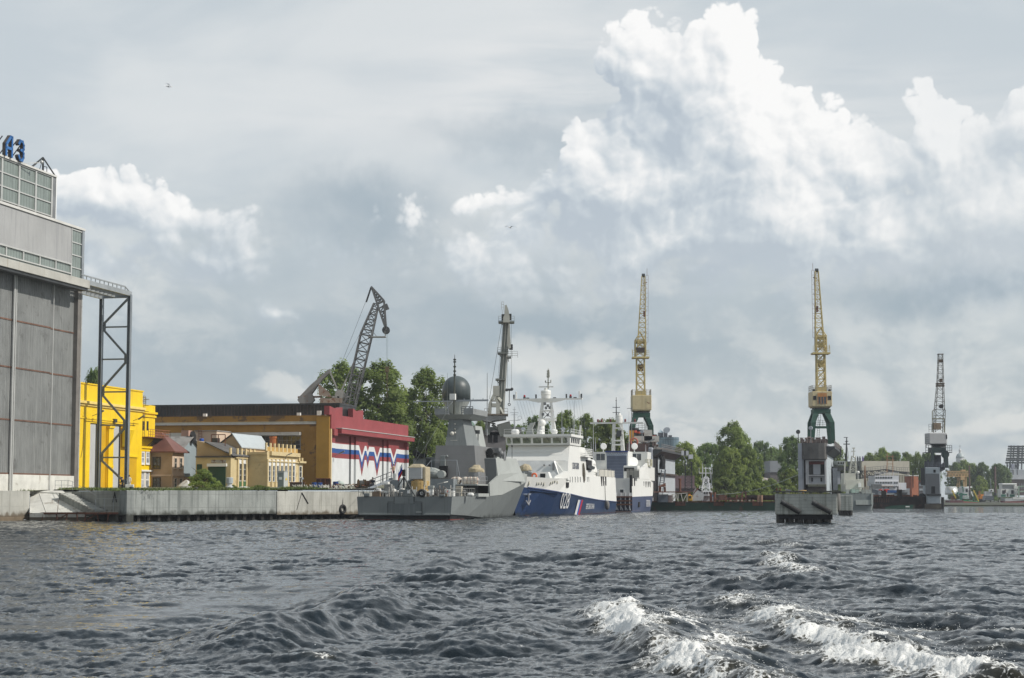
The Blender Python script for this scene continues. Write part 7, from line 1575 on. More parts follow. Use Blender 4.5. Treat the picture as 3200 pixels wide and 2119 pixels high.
def dock_crane(t_label,base,ztop_deck,mirror,cab_front,topz,group):
 """slim dock crane: green portal, cream cab, lattice tower, jib with ladder side to the left or right"""
 sx=-1 if mirror else 1;Yc=base.y
 t=T('dock_crane',t_label,'crane',V((base.x,base.y,ztop_deck)),group)
 my=mat('crane_yellow_cream',(.50,.40,.17),.6,var=.15,stain=(.26,.13,.05),st=(.6,.72),ss_=.9);mc=mat('cream_cab',(.50,.42,.25),.6,var=.1,streak=(.36,.26,.13),stain=(.15,.05,.025),st=(.61,.67),ss_=.55)
 b=lambda n,mb,mm=my,par=None,**k:mb.build(n,mm,par or t,**k)
 X=base.x;H=topz-ztop_deck;z=lambda k:ztop_deck+H*k
 kc0,kc1=.205,.297
 g=MB()
 for s_ in(-1,1):
  for d in(-2.2,2.2):
   g.hexa([(X+s_*2.3-.35,Yc+d-.4,z(0)),(X+s_*2.3+.35,Yc+d-.4,z(0)),(X+s_*2.3+.35,Yc+d+.4,z(0)),(X+s_*2.3-.35,Yc+d+.4,z(0))],[(X+s_*2.05-.5,Yc+d-.4,z(.12)),(X+s_*2.05+.5,Yc+d-.4,z(.12)),(X+s_*2.05+.5,Yc+d+.4,z(.12)),(X+s_*2.05-.5,Yc+d+.4,z(.12))])
   g.hexa([(X+s_*2.05-.5,Yc+d-.4,z(.12)),(X+s_*2.05+.5,Yc+d-.4,z(.12)),(X+s_*2.05+.5,Yc+d+.4,z(.12)),(X+s_*2.05-.5,Yc+d+.4,z(.12))],[(X+s_*1.2-.7,Yc+d*.6-.4,z(.175)),(X+s_*1.2+.6,Yc+d*.6-.4,z(.175)),(X+s_*1.2+.6,Yc+d*.6+.4,z(.175)),(X+s_*1.2-.7,Yc+d*.6+.4,z(.175))])
 g.box(X-1.9,X+1.9,Yc-1.8,Yc+1.8,z(.172),z(.196));g.box(X-1.6,X+1.6,Yc-2.5,Yc-2.2,z(.085),z(.098));pt=b('portal_leg',g,M_green)
 g=MB();g.lathe((X,Yc,0),[(1.9,z(.196)),(1.9,z(.201)),(2.1,z(.205))],18);g.rail([(X-1.5,Yc-2.4,z(.098)),(X+1.5,Yc-2.4,z(.098))],1.3,3,.8,.03);g.ladder((X+sx*1.2,Yc-2.2,z(.0)),(X+sx*.6,Yc-2.2,z(.17)),(1,0,0));b('slewing_ring',g,M_darksteel,pt)
 g=MB();g.box(X-2.2,X+2.2,Yc-2.1,Yc+3.2,z(kc0+.006),z(kc1));g.box(X-1.95,X+1.95,Yc-1.9,Yc+3,z(kc0),z(kc0+.006));cab=b('cab',g,mc,bevel=.18)
 if cab_front:
  g=MB();g.box(X-.95,X+.95,Yc-2.16,Yc-2.02,z(.226),z(.268));w=b('cab_window',g,G_dark,cab);g=MB()
  for o in(-.95,-.3,.3,.95):g.box(X+o-.06,X+o+.06,Yc-2.24,Yc-2.161,z(.224),z(.287))
  g.box(X-1.0,X+1.0,Yc-2.23,Yc-2.162,z(.266),z(.287));b('frame',g,mat('orange_rust_panel',(.42,.19,.06),.8,var=.3),w)
  for o in(-1.62,1.62):g=MB();g.box(X+o-.34,X+o+.34,Yc-2.15,Yc-2.03,z(.248),z(.271));b('cab_window',g,M_dark,cab)
  g=MB()
  for o in(-1.75,1.75):g.ball((X+o,Yc-1.6,z(.303)),.34,10)
  b('floodlight',g,M_darksteel,cab)
 else:
  g=MB();g.box(X+1.0,X+1.35,Yc-2.15,Yc-2.05,z(.22),z(.285));b('rib',g,mc,cab)
 g=MB();g.rail([(X-2.1,Yc-2,z(kc1)),(X+2.1,Yc-2,z(kc1)),(X+2.1,Yc+3,z(kc1)),(X-2.1,Yc+3,z(kc1))],1.3,3,1.0,.03,True);b('railing',g,mat('rail_rust_grey',(.30,.27,.22)),cab)
 tw=X-sx*.12
 g=MB();g.box(tw-1.15,tw+1.15,Yc-1.1,Yc+1.3,z(kc1),z(.325));g.truss((tw,Yc,z(.322)),(tw,Yc,z(.515)),1.85,1.75,4,.26,tb=.13,xb=True);tower_=b('lattice_tower',g)
 g=MB();g.box(tw-.6,tw+.6,Yc-.5,Yc+.6,z(.44),z(.478));b('hanging_tank',g,mat('brown_tank',(.15,.085,.04),.8,var=.3)if not cab_front else my,tower_)
 g=MB();px_=1.85;g.box(tw-px_-.05,tw+px_+.1,Yc-1.6,Yc+1.6,z(.512),z(.521));g.rail([(tw-px_,Yc-1.55,z(.521)),(tw-px_+.8,Yc-1.55,z(.521))],1.4,3,.5,.03).rail([(tw+px_-.8,Yc-1.55,z(.521)),(tw+px_,Yc-1.55,z(.521))],1.4,3,.5,.03);g.bar((tw-sx*px_,Yc-1.55,z(.52)),(tw-sx*px_-.15,Yc-1.55,z(.565)),.1);b('platform',g,my,tower_)
 g=MB();hx=tw-sx*.12;g.truss((hx,Yc,z(.521)),(hx,Yc,z(.62)),2.2,2.1,2,.24,tb=.14,xb=True)
 for s_ in(-1,1):
  for d in(-.9,.9):g.bar((hx+s_*1.05,Yc+d,z(.62)),(hx+.1,Yc+d*.2,z(.665)),.16)
 g.box(hx-1.0,hx+1.0,Yc-.9,Yc+.9,z(.60),z(.612));hd=b('luffing_frame',g,my)
 g=MB();g.box(hx-.95,hx+.95,Yc-1.5,Yc-.5,z(.545),z(.574))if not cab_front else g.lathe((hx-.6,Yc-.6,z(.565)),[(.6,0),(.6,1.2)],14,axis=(1,0,0));b('counterweight',g,mat('dark_brown_drum',(.05,.033,.025),.7)if not cab_front else my,hd)
 # jib, tapering and leaning slightly to the ladder side
 jt=V((X+sx*.75-sx*.15,Yc-1.0,topz-.4));jb=V((tw+sx*.2,Yc-.6,z(.53)))
 g=MB();g.truss(jb,jt,2.0,.7,17,.17,a=(1,0,0),d0=1.5,d1=.6,tb=.085);jib=b('jib',g)
 g=MB();g.lathe(jt+V((-.35,0,.2)),[(.42,0),(.42,.7)],14,axis=(1,0,0));b('head_sheave',g,M_darksteel,jib)
 g=MB();l0,l1=jb+V((sx*1.25,0,3)),jt+V((sx*.85,0,.2));g.ladder(l0,l1,(1,0,0),.55,1.0,.03);g.bar(l1,l1+V((0,0,1.6)),.08);g.bar(jt-V((0,0,1.6)),l1-V((0,0,1.6)),.2)
 for i in range(6):k=i/6;g.bar(jb.lerp(jt,.1+.85*k)+V((sx*(.9-.5*k),0,0)),l0.lerp(l1,k),.05)
 b('jib_ladder',g,mat('rusty_pink_ladder',(.26,.17,.13)),jib)
 g=MB();p=jb.lerp(jt,.52);g.cbox(p+V((sx*.35,-.8,0)),(.4,.4,1.3));g.bar(jt,p+V((sx*.3,-.8,0)),.05);b('hook_block',g,M_rust,jib)
 return t
def floating_dock():
 t=T('floating_dock','floating dock with two tall grey walls on a faded green pontoon','dock',DL)
 b=lambda n,mb,mm,par=None,**k:mb.build(n,mm,par or t,**k)
 z0=1.75
 # pontoon
 g=MB();a=DL-U3*4-W3*2;L=(DA-DL).dot(W3)+10;g.ob(a+V((0,0,-1)),W3*L,U3*60,(0,0,z0+1));pn=b('pontoon',g,M_hullgreen)
 g=MB();g.ob(a+V((0,0,z0+.003))-U3*.25,W3*L,U3*.5,(0,0,.22));g.ob(a+V((0,0,z0+.004)),W3*L,U3*59,(0,0,.05))
 for k in(.26,.44,.62):g.ob(a+W3*L*k-U3*.3+V((0,0,z0-.75)),W3*2.2,U3*.28,(0,0,.8))
 b('rusty_deck_edge',g,M_rust,pn)
 def wall(o,wd,ln,zt,end_recess):
  F_=Face((o.x,o.y),W_,-U)
  g=MB()
  if end_recess:
   F_.box(g,0,wd,z0,zt,-ln,-2.2);w_=b('dock_wall',g,M_dockend)
   s=lambda zx:F_.s_(2400+zx/4.9,1470);zz=lambda zy:F_.z_(2520,1340+zy/4.9)
   g=MB();F_.box(g,s(462),s(522),z0,zt-.05,-2.19,.0);b('end_post',g,mat('pale_end_post',(.34,.36,.40),.6,var=.1),w_)
   g=MB();F_.box(g,s(524),s(545),z0,zz(466),-2.19,-.2);b('end_post',g,M_dockend,w_)
   pr=[F_.pt(s(524),0,-2),F_.pt(s(524),0,-.15),F_.pt(s(560),0,.35),F_.pt(s(640),0,.55),F_.pt(s(780),0,.55),F_.pt(s(870),0,.35),F_.pt(s(905),0,-.15),F_.pt(s(905),0,-2)]
   g=MB();g.hexa([V((p.x,p.y,zz(466)))for p in pr],[V((p.x,p.y,zt))for p in pr]);b('stained_apron',g,M_stain,w_)
   g=MB();F_.box(g,s(546),wd-.02,z0,zz(470),-2.18,-1.9);b('end_bulkhead',g,M_stain,w_)
   g=MB();F_.box(g,s(550),s(598),z0,zz(672),-1.89,-1.8);b('doorway',g,M_dark,w_)
   mw=mat('scuffed_white_frame',(.42,.42,.43),.7,var=.15,stain=(.2,.07,.05),st=(.58,.68),ss_=1.2)
   g=MB()
   for a_,c_ in((575,602),(604,622),(864,882)):F_.box(g,s(a_),s(c_),zz(850),zz(478),-1.88,-.3)
   for y_ in(478,705,838):F_.box(g,s(606),s(880),zz(y_+18),zz(y_),-1.879,-.31)
   fr=b('end_frame',g,mw,w_)
   g=MB();F_.box(g,s(690),s(800),zz(700),zz(545),-1.878,-.9);F_.box(g,s(625),s(862),zz(836),zz(725),-1.877,-1.0);b('end_panel',g,mat('pale_grey_inner_panel',(.36,.37,.39),.7,var=.1,streak=(.22,.1,.08),sa=(.58,.7)),fr)
   for x_ in(670,812):g=MB();F_.box(g,s(x_-14),s(x_+14),zz(808),zz(748),-1.0,-.95);b('port',g,M_dark,fr,bevel=.05)
   g=MB();F_.box(g,s(804),s(860),zz(700),zz(530),-1.876,-1.4);b('port',g,M_dark,fr,bevel=.05)
   g=MB();F_.box(g,s(628),s(860),zz(545),zz(484),-1.875,-1.1);b('red_lintel',g,mat('faded_red_plate',(.15,.035,.03),.8,var=.3),fr)
   g=MB();F_.box(g,s(606),s(885),zz(885),zz(850),-1.87,-.1);b('sill_beam',g,mat('mossy_beam',(.17,.17,.13),.9,stain=(.1,.06,.04)),w_)
  else:
   F_.box(g,0,wd,z0,zt,-ln,-1.5);w_=b('dock_wall',g,M_stain)
   g=MB();F_.box(g,wd-1.15,wd-.05,z0,zt-.3,-1.49,.2);b('end_post',g,mat('pale_end_post',(.34,.36,.40)),w_,bevel=.3)
  Fs=Face((F_.pt(wd,0,0).x,F_.pt(wd,0,0).y),U,W_)
  g=MB();Fs.box(g,2.2 if end_recess else 8,ln,z0+.2,zt-2.3,.003,.06);sd_=b('side_plating',g,M_dockside,w_)
  if not end_recess:
   g=MB();Fs.box(g,.4,7.9,z0,zt-.6,.003,.05);b('dark_bay',g,M_dark,w_)
   g=MB();st0,st1=Fs.pt(1.0,z0+.5,.9),Fs.pt(7.5,zt-5.2,.9);n=14
   for i in range(n):g.ob(st0.lerp(st1,i/n),U3*.5,W3*.9,(0,0,.1))
   g.bar(st0,st1,.2);g.bar(st0+W3*.9,st1+W3*.9,.2);g.bar(st0+W3*.9+V((0,0,1)),st1+W3*.9+V((0,0,1)),.1);b('stair_flight',g,M_galv,w_)
   g=MB();Fs.box(g,7,ln+1,z0+6.2,z0+6.6,.061,.7);b('ledge',g,mat('dark_brown_ledge',(.06,.045,.04),.9,var=.3),w_)
   for s_ in(6.5,10):g=MB();g.path([Fs.pt(s_,zt-1.5,.6),Fs.pt(s_+.3,zt-3,1.1),Fs.pt(s_+.1,zt-5.0,.9)],.42,8);b('hanging_fender',g,M_black,w_)
  g=MB();Fs.box(g,0,ln+2,zt-1.2,zt-.75,.01,2.0);g.hexa([Fs.pt(0,zt-2.4,.02),Fs.pt(ln,zt-2.4,.02),Fs.pt(ln,zt-2.4,.1),Fs.pt(0,zt-2.4,.1)],[Fs.pt(0,zt-1.21,.02),Fs.pt(ln,zt-1.21,.02),Fs.pt(ln,zt-1.21,1.8),Fs.pt(0,zt-1.21,1.8)]);wk=b('walkway',g,M_darksteel,w_)
  g=MB();g.rail([Fs.pt(0,zt-.75,1.95),Fs.pt(ln+2,zt-.75,1.95)],1.2,3,2.0,.035);g.rail([F_.pt(0,zt,-.3),F_.pt(wd,zt,-.3)],1.15,3,1.0,.03);b('railing',g,mat('rail_grey_rust',(.24,.21,.2)),wk)
  rng=random.Random(int(o.x))
  for i in range(34):
   g=MB();s_,o_=rng.uniform(.3,wd-.4),-rng.uniform(.5,16);h_=rng.uniform(.4,1.5);p=F_.pt(s_,zt,o_)
   if rng.random()<.5:g.ob(p,W3*rng.uniform(.3,1.1),U3*.8,(0,0,h_))
   else:g.lathe(p,[(.25,0),(.25,h_*.7),(.5,h_*.8),(.2,h_)],8)
   b('deck_gear',g,mat('rusty_deck_gear',(.13,.09,.075),.8,var=.5,vs=2),w_)
  for s_ in((.15,1.0),(wd*.48,1.35)):
   g=MB();p=F_.pt(s_[0],zt,-.4);g.bar(p,p+V((0,0,2.2*s_[1])),.14);g.lathe(p+V((0,0,2.2*s_[1]+.2)),[(.15,-.3),(.5,.1),(.4,.3)],10,axis=(-.3,-.9,.2));b('floodlight',g,M_galv if s_[1]>1.2 else M_darksteel,w_)
  return F_
 fr=wall(DA,5.95,48,14.6,True)
 fl=wall(DL,4.75,40,14.2,False)
 # bollards and rusting gear on the right wall's outer edge
 return fl,fr
FL_,FR_=floating_dock()
dock_crane('slim cream and green dock crane with its rust streaked windowless cab back to the river',V((P(2004,1300,407).x,407,0)),14.2,False,False,Zp(858,406),'cranes on the floating dock')
dock_crane('slim cream and green dock crane whose windowed cab front faces the river',V((P(2565,1300,396).x,396,0)),14.6,True,True,Zp(842,395),'cranes on the floating dock')
# funnels and housings seen on the left dock wall
def wall_top_bits():
 Y=398;t=T('dock_boiler_house','cluster of white housings with black and red funnels on the left dock wall','housing',P(1990,1395,Y))
 z3=lambda zx,zy,d=0:P(1540+zx/3.075,1130+zy/3.075,Y+d)
 mr=mat('funnel_black',(.02,.018,.018),.6);mo=mat('funnel_red_band',(.50,.07,.03),.6)
 for zx,r_,zt in((1362,.95,640),(1402,.95,655),(1430,.8,660),(1552,.6,700),(1570,.6,712)):
  a,c=z3(zx,722 if zx<1500 else 745,4),z3(zx,zt,4);f=MB();f.tube(a,c,r_,r_,14);f=f.build('funnel',mr,t);g=MB();L=c-a;g.tube(a+L*.45,a+L*.72,r_+.03,r_+.03,14);g.build('red_band',mo,f)
 g=MB();g.ob(z3(1340,770,3),(6,0,0),(0,3,0),(0,0,z3(1340,715).z-z3(1340,770).z));g.ob(z3(1455,760,3),(1.8,0,0),(0,2,0),(0,0,2.4));g.build('housing',mat('dirty_white',(.50,.48,.44),.7,var=.2),t)
 g=MB();g.ob(z3(1312,765,1),(1.0,0,0),(0,1,0),(0,0,2.4));g.build('yellow_box',mat('amber_box',(.50,.25,.03),.6),t)
 g=MB();g.torus(z3(1358,770,-1),(0,1,0),.75,.2,16,8);g.build('life_ring',mat('faded_ring',(.40,.12,.08)),t)
 g=MB();g.ob(z3(1290,860,1),z3(1490,860,1)-z3(1290,860,1),(0,3,0),(0,0,z3(1290,785).z-z3(1290,860).z));g.build('brown_housing',mat('brown_steel_housing',(.07,.04,.035),.8,var=.3),t)
 g=MB();g.bar(z3(1335,760),z3(1335,440),.18);g.bar(z3(1290,450),z3(1345,450),.12);g.bar(z3(1475,780),z3(1555,745),.35);g.build('davit',M_steel,t)
wall_top_bits()
# ------------------------------------------------------------------ far right floating dock wall with its crane
def far_dock():
 Y=450;q=lambda zx,zy,d=0:P(2880+zx/6.534,1360+zy/6.534,Y+d);o=q(82,1500);o.z=0
 t=T('dock_wall','tall narrow grey floating dock wall at the right, two tone grey end with pale side','dock',o)
 F_=Face((o.x,o.y),W_,-U);s=lambda zx:F_.s_(2880+zx/6.534,1500);z=lambda zy:F_.z_(2915,1360+zy/6.534)
 b=lambda n,mb,mm,par=None,**k:mb.build(n,mm,par or t,**k)
 wd=s(385);ln=42
 g=MB();F_.box(g,-.1,wd+.15,-1,z(1405),-ln,.2);b('base',g,mat('wet_rusty_base',(.09,.075,.06),.8,var=.3,stain=(.17,.15,.11),st=(.55,.65)))
 g=MB();F_.box(g,s(105),wd,z(1405),z(1215),-ln,0);F_.box(g,0,wd,z(1212),z(655),-ln,.001);w_=b('wall',g,M_dockside,bevel=.2)
 g=MB();F_.box(g,.05,wd-.25,z(1212),z(785),.002,.05);b('dark_panel',g,mat('mid_grey_panel',(.16,.165,.175),.6,var=.08),w_)
 g=MB();F_.box(g,s(100),wd+.1,z(1240),z(1200),-2,.3);b('ledge',g,M_darksteel,w_)
 for x0,x1,y0,y1 in((245,290,705,765),(195,272,1045,1195)):g=MB();F_.box(g,s(x0),s(x1),z(y1),z(y0),.003,.08);b('opening',g,M_dark,w_)
 Fs=Face((F_.pt(wd,0,0).x,F_.pt(wd,0,0).y),U,W_)
 g=MB();Fs.box(g,0,ln,z(700),z(655),.01,1.2);wk=b('walkway',g,M_darksteel,w_);g=MB();g.rail([Fs.pt(0,z(655),1.1),Fs.pt(ln,z(655),1.1)],1.3,4,2.0,.05);g.rail([F_.pt(0,z(655),-.1),F_.pt(wd,z(655),-.1)],1.2,3,1,.04);b('railing',g,mat('rail_dark_blue_grey',(.12,.13,.15)),wk)
 g=MB();F_.box(g,-1.0,-.05,z(655)-4.5,z(655)-.2,-3,-.1);b('ladder_cage',g,M_darksteel,w_)
 g=MB()
 for k,zz in((4,900),(9,915),(16,930),(18,930)):
  for j in range(2):Fs.box(g,k,k+.7,z(zz+j*30)-.1,z(zz+j*30),.061,.1)
 b('draught_mark',g,M_dark,w_)
 for k,py in((5.5,0),(34,0)):g=MB();p=Fs.pt(k,-.5,.6);g.tube(p,p+V((0,0,3.4)),.35,n=8);b('fender_pile',g,M_black)
 g=MB();g.path([Fs.pt(20,z(700),.3),Fs.pt(22,z(1000),.4),Fs.pt(20,z(1150),.4),Fs.pt(15,z(1330),.4)],.12);b('hanging_hose',g,M_black,w_)
 rng=random.Random(4);ms_=mat('slate_deck_gear',(.08,.085,.10),.8,var=.4,vs=2)
 for i in range(40):g=MB();p=F_.pt(rng.uniform(0,wd),z(655),-rng.uniform(.5,26));g.ob(p,W3*rng.uniform(.3,.9),U3*.9,(0,0,rng.uniform(.4,2.0)));b('deck_locker',g,ms_,w_)
 g=MB();p=F_.pt(wd*.55,z(655),-10);g.ob(p,W3*2.2,U3*4,(0,0,3.3));b('deck_gear',g,mat('slate_deck_gear',(.08,.085,.10),.8,var=.4,vs=2),w_)
 # its crane
 Y2=458;c=lambda zx,zy,d=0:P(2840+zx/3.015,1080+zy/3.015,Y2+d);zt=z(655);bx=c(290,1100)
 t=T('dock_crane','dark lattice dock crane with a white machine cab on the far right dock wall','crane',V((bx.x,Y2,zt)))
 md=mat('dark_lattice',(.12,.112,.095),.7,var=.3,stain=(.2,.13,.07),st=(.6,.7));mo_=mat('olive_lattice',(.22,.21,.15),.7,var=.2)
 g=MB();g.truss(c(285,820),c(291,605),7/3.0,2.35,4,.15,d0=2.4,d1=2.2,tb=.075);g.truss(c(288,605),c(296,370),2.2,1.5,6,.14,tb=.065);g.truss(c(296,370),c(298,82),1.5,1.05,8,.12,tb=.06);jib=b('jib',g,md,t)
 g=MB();g.box(c(272,90).x,c(324,90).x,Y2-.7,Y2+.7,c(300,84).z,c(300,78).z);g.cbox(c(300,145),(1.0,1,.8));g.cbox(c(295,360),(2.0,1.4,.35));g.cbox(c(295,380),(2.0,1.4,.35));g.cbox(c(303,328),(.7,.8,.9));b('jib_fitting',g,mat('brown_fitting',(.13,.085,.05),.8,var=.3),jib)
 g=MB();g.lathe(c(295,575)-V((0,1.5,0)),[(.55,0),(.55,.6)],12,axis=(0,1,0));b('hook_block',g,M_black,jib);g=MB();g.bar(c(280,130),c(270,380),.05);b('hoist_rope',g,M_darksteel,jib)
 g=MB()
 for o in(-1.2,1.2):g.bar(c(222,815,o),c(222,618,o),.2);g.bar(c(222,618,o),c(240,600,o),.15);g.bar(c(335,815,o),c(335,690,o),.2);g.bar(c(222,690,o),c(335,690,o),.3)
 b('luffing_frame',g,mo_,t)
 g=MB();g.ob(c(235,790,-1.5),c(305,790)-c(235,790),(0,2,0),(0,0,c(235,728).z-c(235,790).z));b('counterweight',g,mat('tan_brown_box',(.20,.15,.10),.8,var=.2,stain=(.1,.06,.03)),t,bevel=.05)
 g=MB();g.ob(c(192,928,-2),c(362,928)-c(192,928),(0,5,0),(0,0,c(192,822).z-c(192,928).z));cab=b('machine_cab',g,mat('pale_grey_cab',(.46,.455,.45),.6,var=.06,streak=(.38,.37,.36)),t,bevel=.2)
 g=MB();g.ob(c(352,880,-2.06),c(362,880)-c(352,880),(0,.1,0),(0,0,1.1));b('window',g,M_dark,cab);g=MB();g.rail([c(190,815,-1.8),c(215,815,-1.8)],2.0,3,.6,.04);g.rail([c(160,925,-1),c(190,925,-1)],1.6,3,.6,.04);g.bar(c(162,925,-1),c(168,965,-1),.1);b('railing',g,M_steel,cab)
 g=MB();g.lathe(V((c(283,940).x,Y2,0)),[(1.9,c(0,958).z),(1.7,c(0,945).z),(2.2,c(0,932).z)],16);b('slewing_ring',g,M_black,t)
 mg=mat('blackish_green',(.018,.035,.033),.6,var=.2);g=MB()
 g.ob(c(215,1008,-2),c(352,1008)-c(215,1008),(0,4,0),(0,0,c(0,960).z-c(0,1008).z))
 for zx0,zx1,w in((222,222,.75),(345,352,1.0)):
  for o in(-1.8,1.8):g.bar(c(zx0,1000,o),V((c(zx1,1100,o).x,Y2+o,zt)),w)
 g.lathe(c(345,1025,-2.2),[(1.0,0),(1.0,.5)],14,axis=(0,1,0));b('portal',g,mg,t)
 for z0_,z1_ in((160,215),(350,406)):g=MB();a_,e_=c(z0_,1010,-2.3),c(z1_,1010,-2.3);g.rail([a_,e_],1.9,3,.6,.05);g.ob(a_,e_-a_,(0,4,0),(0,0,.15));b('side_platform',g,M_darksteel,t)
far_dock()
# ------------------------------------------------------------------ trees
def leaf_mat(name,c,c2):
 m,n,b=new_mat(name);tc=n.new('ShaderNodeTexCoord').outputs['Object'];oi=n.new('ShaderNodeObjectInfo').outputs['Random']
 f=n.noise(tc,.55,3,.6);g=n.noise(tc,3.2,2)
 col=n.mix(n.ss(n.math('ADD',n.math('MULTIPLY',f,.6),n.math('MULTIPLY',g,.4)),.36,.62),c4(c),c4(c2))
 k=n.ss(oi,0,1,1.0,1.4,'LINEAR');col=n.mix(1.0,col,n.comb(k,k,k),'MULTIPLY')
 n.put(b.inputs['Base Color'],col);b.inputs['Roughness'].default_value=.65
 t=n.new('ShaderNodeBsdfTranslucent');n.put(t.inputs[0],n.vm('SCALE',col,1.5));mx=n.new('ShaderNodeMixShader');mx.inputs[0].default_value=.55
 n.link(b.outputs[0],mx.inputs[1]);n.link(t.outputs[0],mx.inputs[2]);o=[q for q in m.node_tree.nodes if q.type=='OUTPUT_MATERIAL'][0];n.link(mx.outputs[0],o.inputs[0])
 return m
LM=[leaf_mat('poplar_leaves',(.11,.155,.036),(.20,.25,.065)),leaf_mat('willow_leaves',(.105,.145,.028),(.20,.24,.055)),leaf_mat('dark_maple_leaves',(.075,.122,.038),(.14,.19,.058))]
M_bark=mat('tree_bark',(.09,.075,.055),.95,var=.3)
def tree_proto(seed,h,w,shape,nclump,leaf,base=.12):
 """unit builder: crown of leaf-sized faces in clumps through the volume, and a limbed trunk; returns (crown mesh, trunk mesh)"""
 rng=np.random.default_rng(seed);cl=[]
 while len(cl)<nclump:
  k=rng.random();z=h*(base+(1-base)*k)
  if shape=='poplar':r=w/2*np.sqrt(max(.0,1-abs(2*k-.80)**3.2/1.85))*(1-.10*k)
  elif shape=='round':r=w/2*np.sqrt(max(0,1-abs(2*k-.72)**2.6/1.95))
  else:r=w/2*(1-.25*k)*np.sqrt(max(.02,1-(k*1.02)**3))
  a=rng.random()*2*np.pi;q=np.sqrt(rng.random())**.55
  lob=1+.26*np.sin(3*a+seed+5*k)+.16*np.sin(7*k*3+2*a+seed*2)
  cl.append((np.array([np.cos(a)*r*q*lob,np.sin(a)*r*q*lob,z+rng.normal()*h*.015]),q))
 vs=[];
 for c,q in cl:
  R_=w*rng.uniform(.065,.125);n=int(rng.integers(38,66));d=rng.normal(size=(n,3));d/=np.linalg.norm(d,axis=1)[:,None]
  up=1.35 if shape=='poplar' else 1.0
  p=c+d*(R_*rng.random((n,1))**.45)*np.array([1,1,.85*up]);p[:,2]=np.maximum(p[:,2],h*base*.4)
  oc=c-np.array([0,0,h*.45]);oc=oc/(np.linalg.norm(oc)+1e-6);nr=d*.9+oc*.5+rng.normal(size=(n,3))*.38+np.array([0,0,.35]);nr/=np.linalg.norm(nr,axis=1)[:,None]
  t=np.cross(nr,rng.normal(size=(n,3)));t/=np.linalg.norm(t,axis=1)[:,None];b=np.cross(nr,t)
  s=leaf*rng.uniform(.55,1.25,(n,1));
  vs.append(np.stack([p-t*s*.5,p-b*s*.30+t*s*.1,p+t*s*.6,p+b*s*.30+t*s*.1],1))
 v=np.concatenate(vs).reshape(-1,3).astype(np.float32);nf=len(v)//4
 me=bpy.data.meshes.new('crown');me.vertices.add(len(v));me.vertices.foreach_set('co',v.ravel());me.loops.add(nf*4);me.loops.foreach_set('vertex_index',np.arange(nf*4,dtype=np.int32))
 me.polygons.add(nf);me.polygons.foreach_set('loop_start',np.arange(nf,dtype=np.int32)*4);me.update(calc_edges=True)
 mb=MB();r0=w*.028+.1;mb.tube((0,0,-1),(0,0,h*.5),r0*1.3,r0*.7,8);mb.tube((0,0,h*.5),(0,0,h*.9),r0*.7,r0*.15,7);rg=random.Random(seed)
 for i in range(9):
  z=h*rg.uniform(.12,.7);a=rg.random()*6.28;L=w*rg.uniform(.25,.42);mb.tube((0,0,z),(math.cos(a)*L,math.sin(a)*L,z+L*.9),r0*.4,r0*.1,6)
 tm=bpy.data.meshes.new('trunk');tm.from_pydata([tuple(p)for p in mb.v],[],mb.f);tm.materials.append(M_bark)
 return me,tm
PROTO={}
def tree(kind,x0,x1,ytop,Y,label,group,lm=0,ybase=None,name='tree',zb=None,cat='tree'):
 """a tree filling photo columns x0..x1 up to ytop at distance Y"""
 base=P((x0+x1)/2,1540,Y);base.z=gz(0,Y)-.3 if zb is None else zb
 H=Zp(ytop,Y)-base.z;Wd=(x1-x0)/F*Y
 key=(kind,lm)
 if key not in PROTO:
  sh,h0,w0,nc,lf,bs,sd_={'poplar':('poplar',20,10.5,260,.66,.06,3),'tall':('poplar',24,11,330,.66,.05,11),'round':('round',14,12,260,.68,.04,5),'bushy':('dome',9,10,180,.62,.0,8),'shrub':('dome',4,5,150,.26,.0,21)}[kind]
  c,tr=tree_proto(sd_+lm,h0,w0,sh,nc,lf,bs);c.materials.append(LM[lm]);PROTO[key]=(c,tr,h0,w0)
 c,tr,h0,w0=PROTO[key]
 t=T(name,label,cat,base,group);rng=random.Random(int(x0*7+Y))
 t.rotation_euler.z=rng.random()*6.28;t.scale=(Wd/w0*1.22,Wd/w0*1.22,H/h0*1.02)
 for n,me in(('crown',c),('trunk',tr)):o=bpy.data.objects.new(n,me);C.objects.link(o);o.parent=t
 return t
G1,G2,G3,G4='tall trees behind the painted hall','trees behind the white ships','trees on the bank between the docks','far trees at the right'
tree('tall',998,1130,1152,378,'tall leafy poplar partly behind the grey lattice crane jib',G1)
tree('tall',1100,1262,1150,372,'broadest tall poplar, under the hanging crane hook',G1)
tree('round',1190,1290,1225,392,'lower rounded tree filling in right of the broadest poplar',G1,1)
tree('tall',1268,1392,1170,385,'tall poplar beside the dark radar dome of the warship',G1)
tree('round',1330,1440,1290,398,'dark round tree low behind the warship mast',G1,2)
tree('round',1462,1540,1326,430,'small round tree behind the floating crane counterweight',G1)
tree('round',1560,1655,1335,430,'low tree left of the mast of the white bow-on ship',G2,2)
tree('round',1640,1715,1308,440,'dark tree showing through the legs of the white mast',G2,2)
tree('poplar',1728,1806,1296,446,'leafy tree just right of the white mast under the yardarm',G2)
tree('poplar',1800,1868,1306,452,'pointed tree midway between the two white ship masts',G2)
tree('round',1850,1955,1322,440,'broad bright tree left of the second ship lattice mast',G2,1)
tree('round',1935,2000,1372,440,'tree behind the small lattice mast of the second ship',G2)
tree('round',2098,2186,1394,520,'bright olive willow beside the left dock wall',G3,1,zb=1.2)
tree('round',2168,2258,1392,560,'dark rounded tree between the olive willow and the tallest tree',G3,2,zb=1.2)
tree('tall',2246,2332,1332,540,'tallest tree of the bank between the docks',G3,0,zb=1.2)
tree('poplar',2290,2345,1358,548,'right shoulder tree leaning on the tallest one',G3,0,zb=1.2)
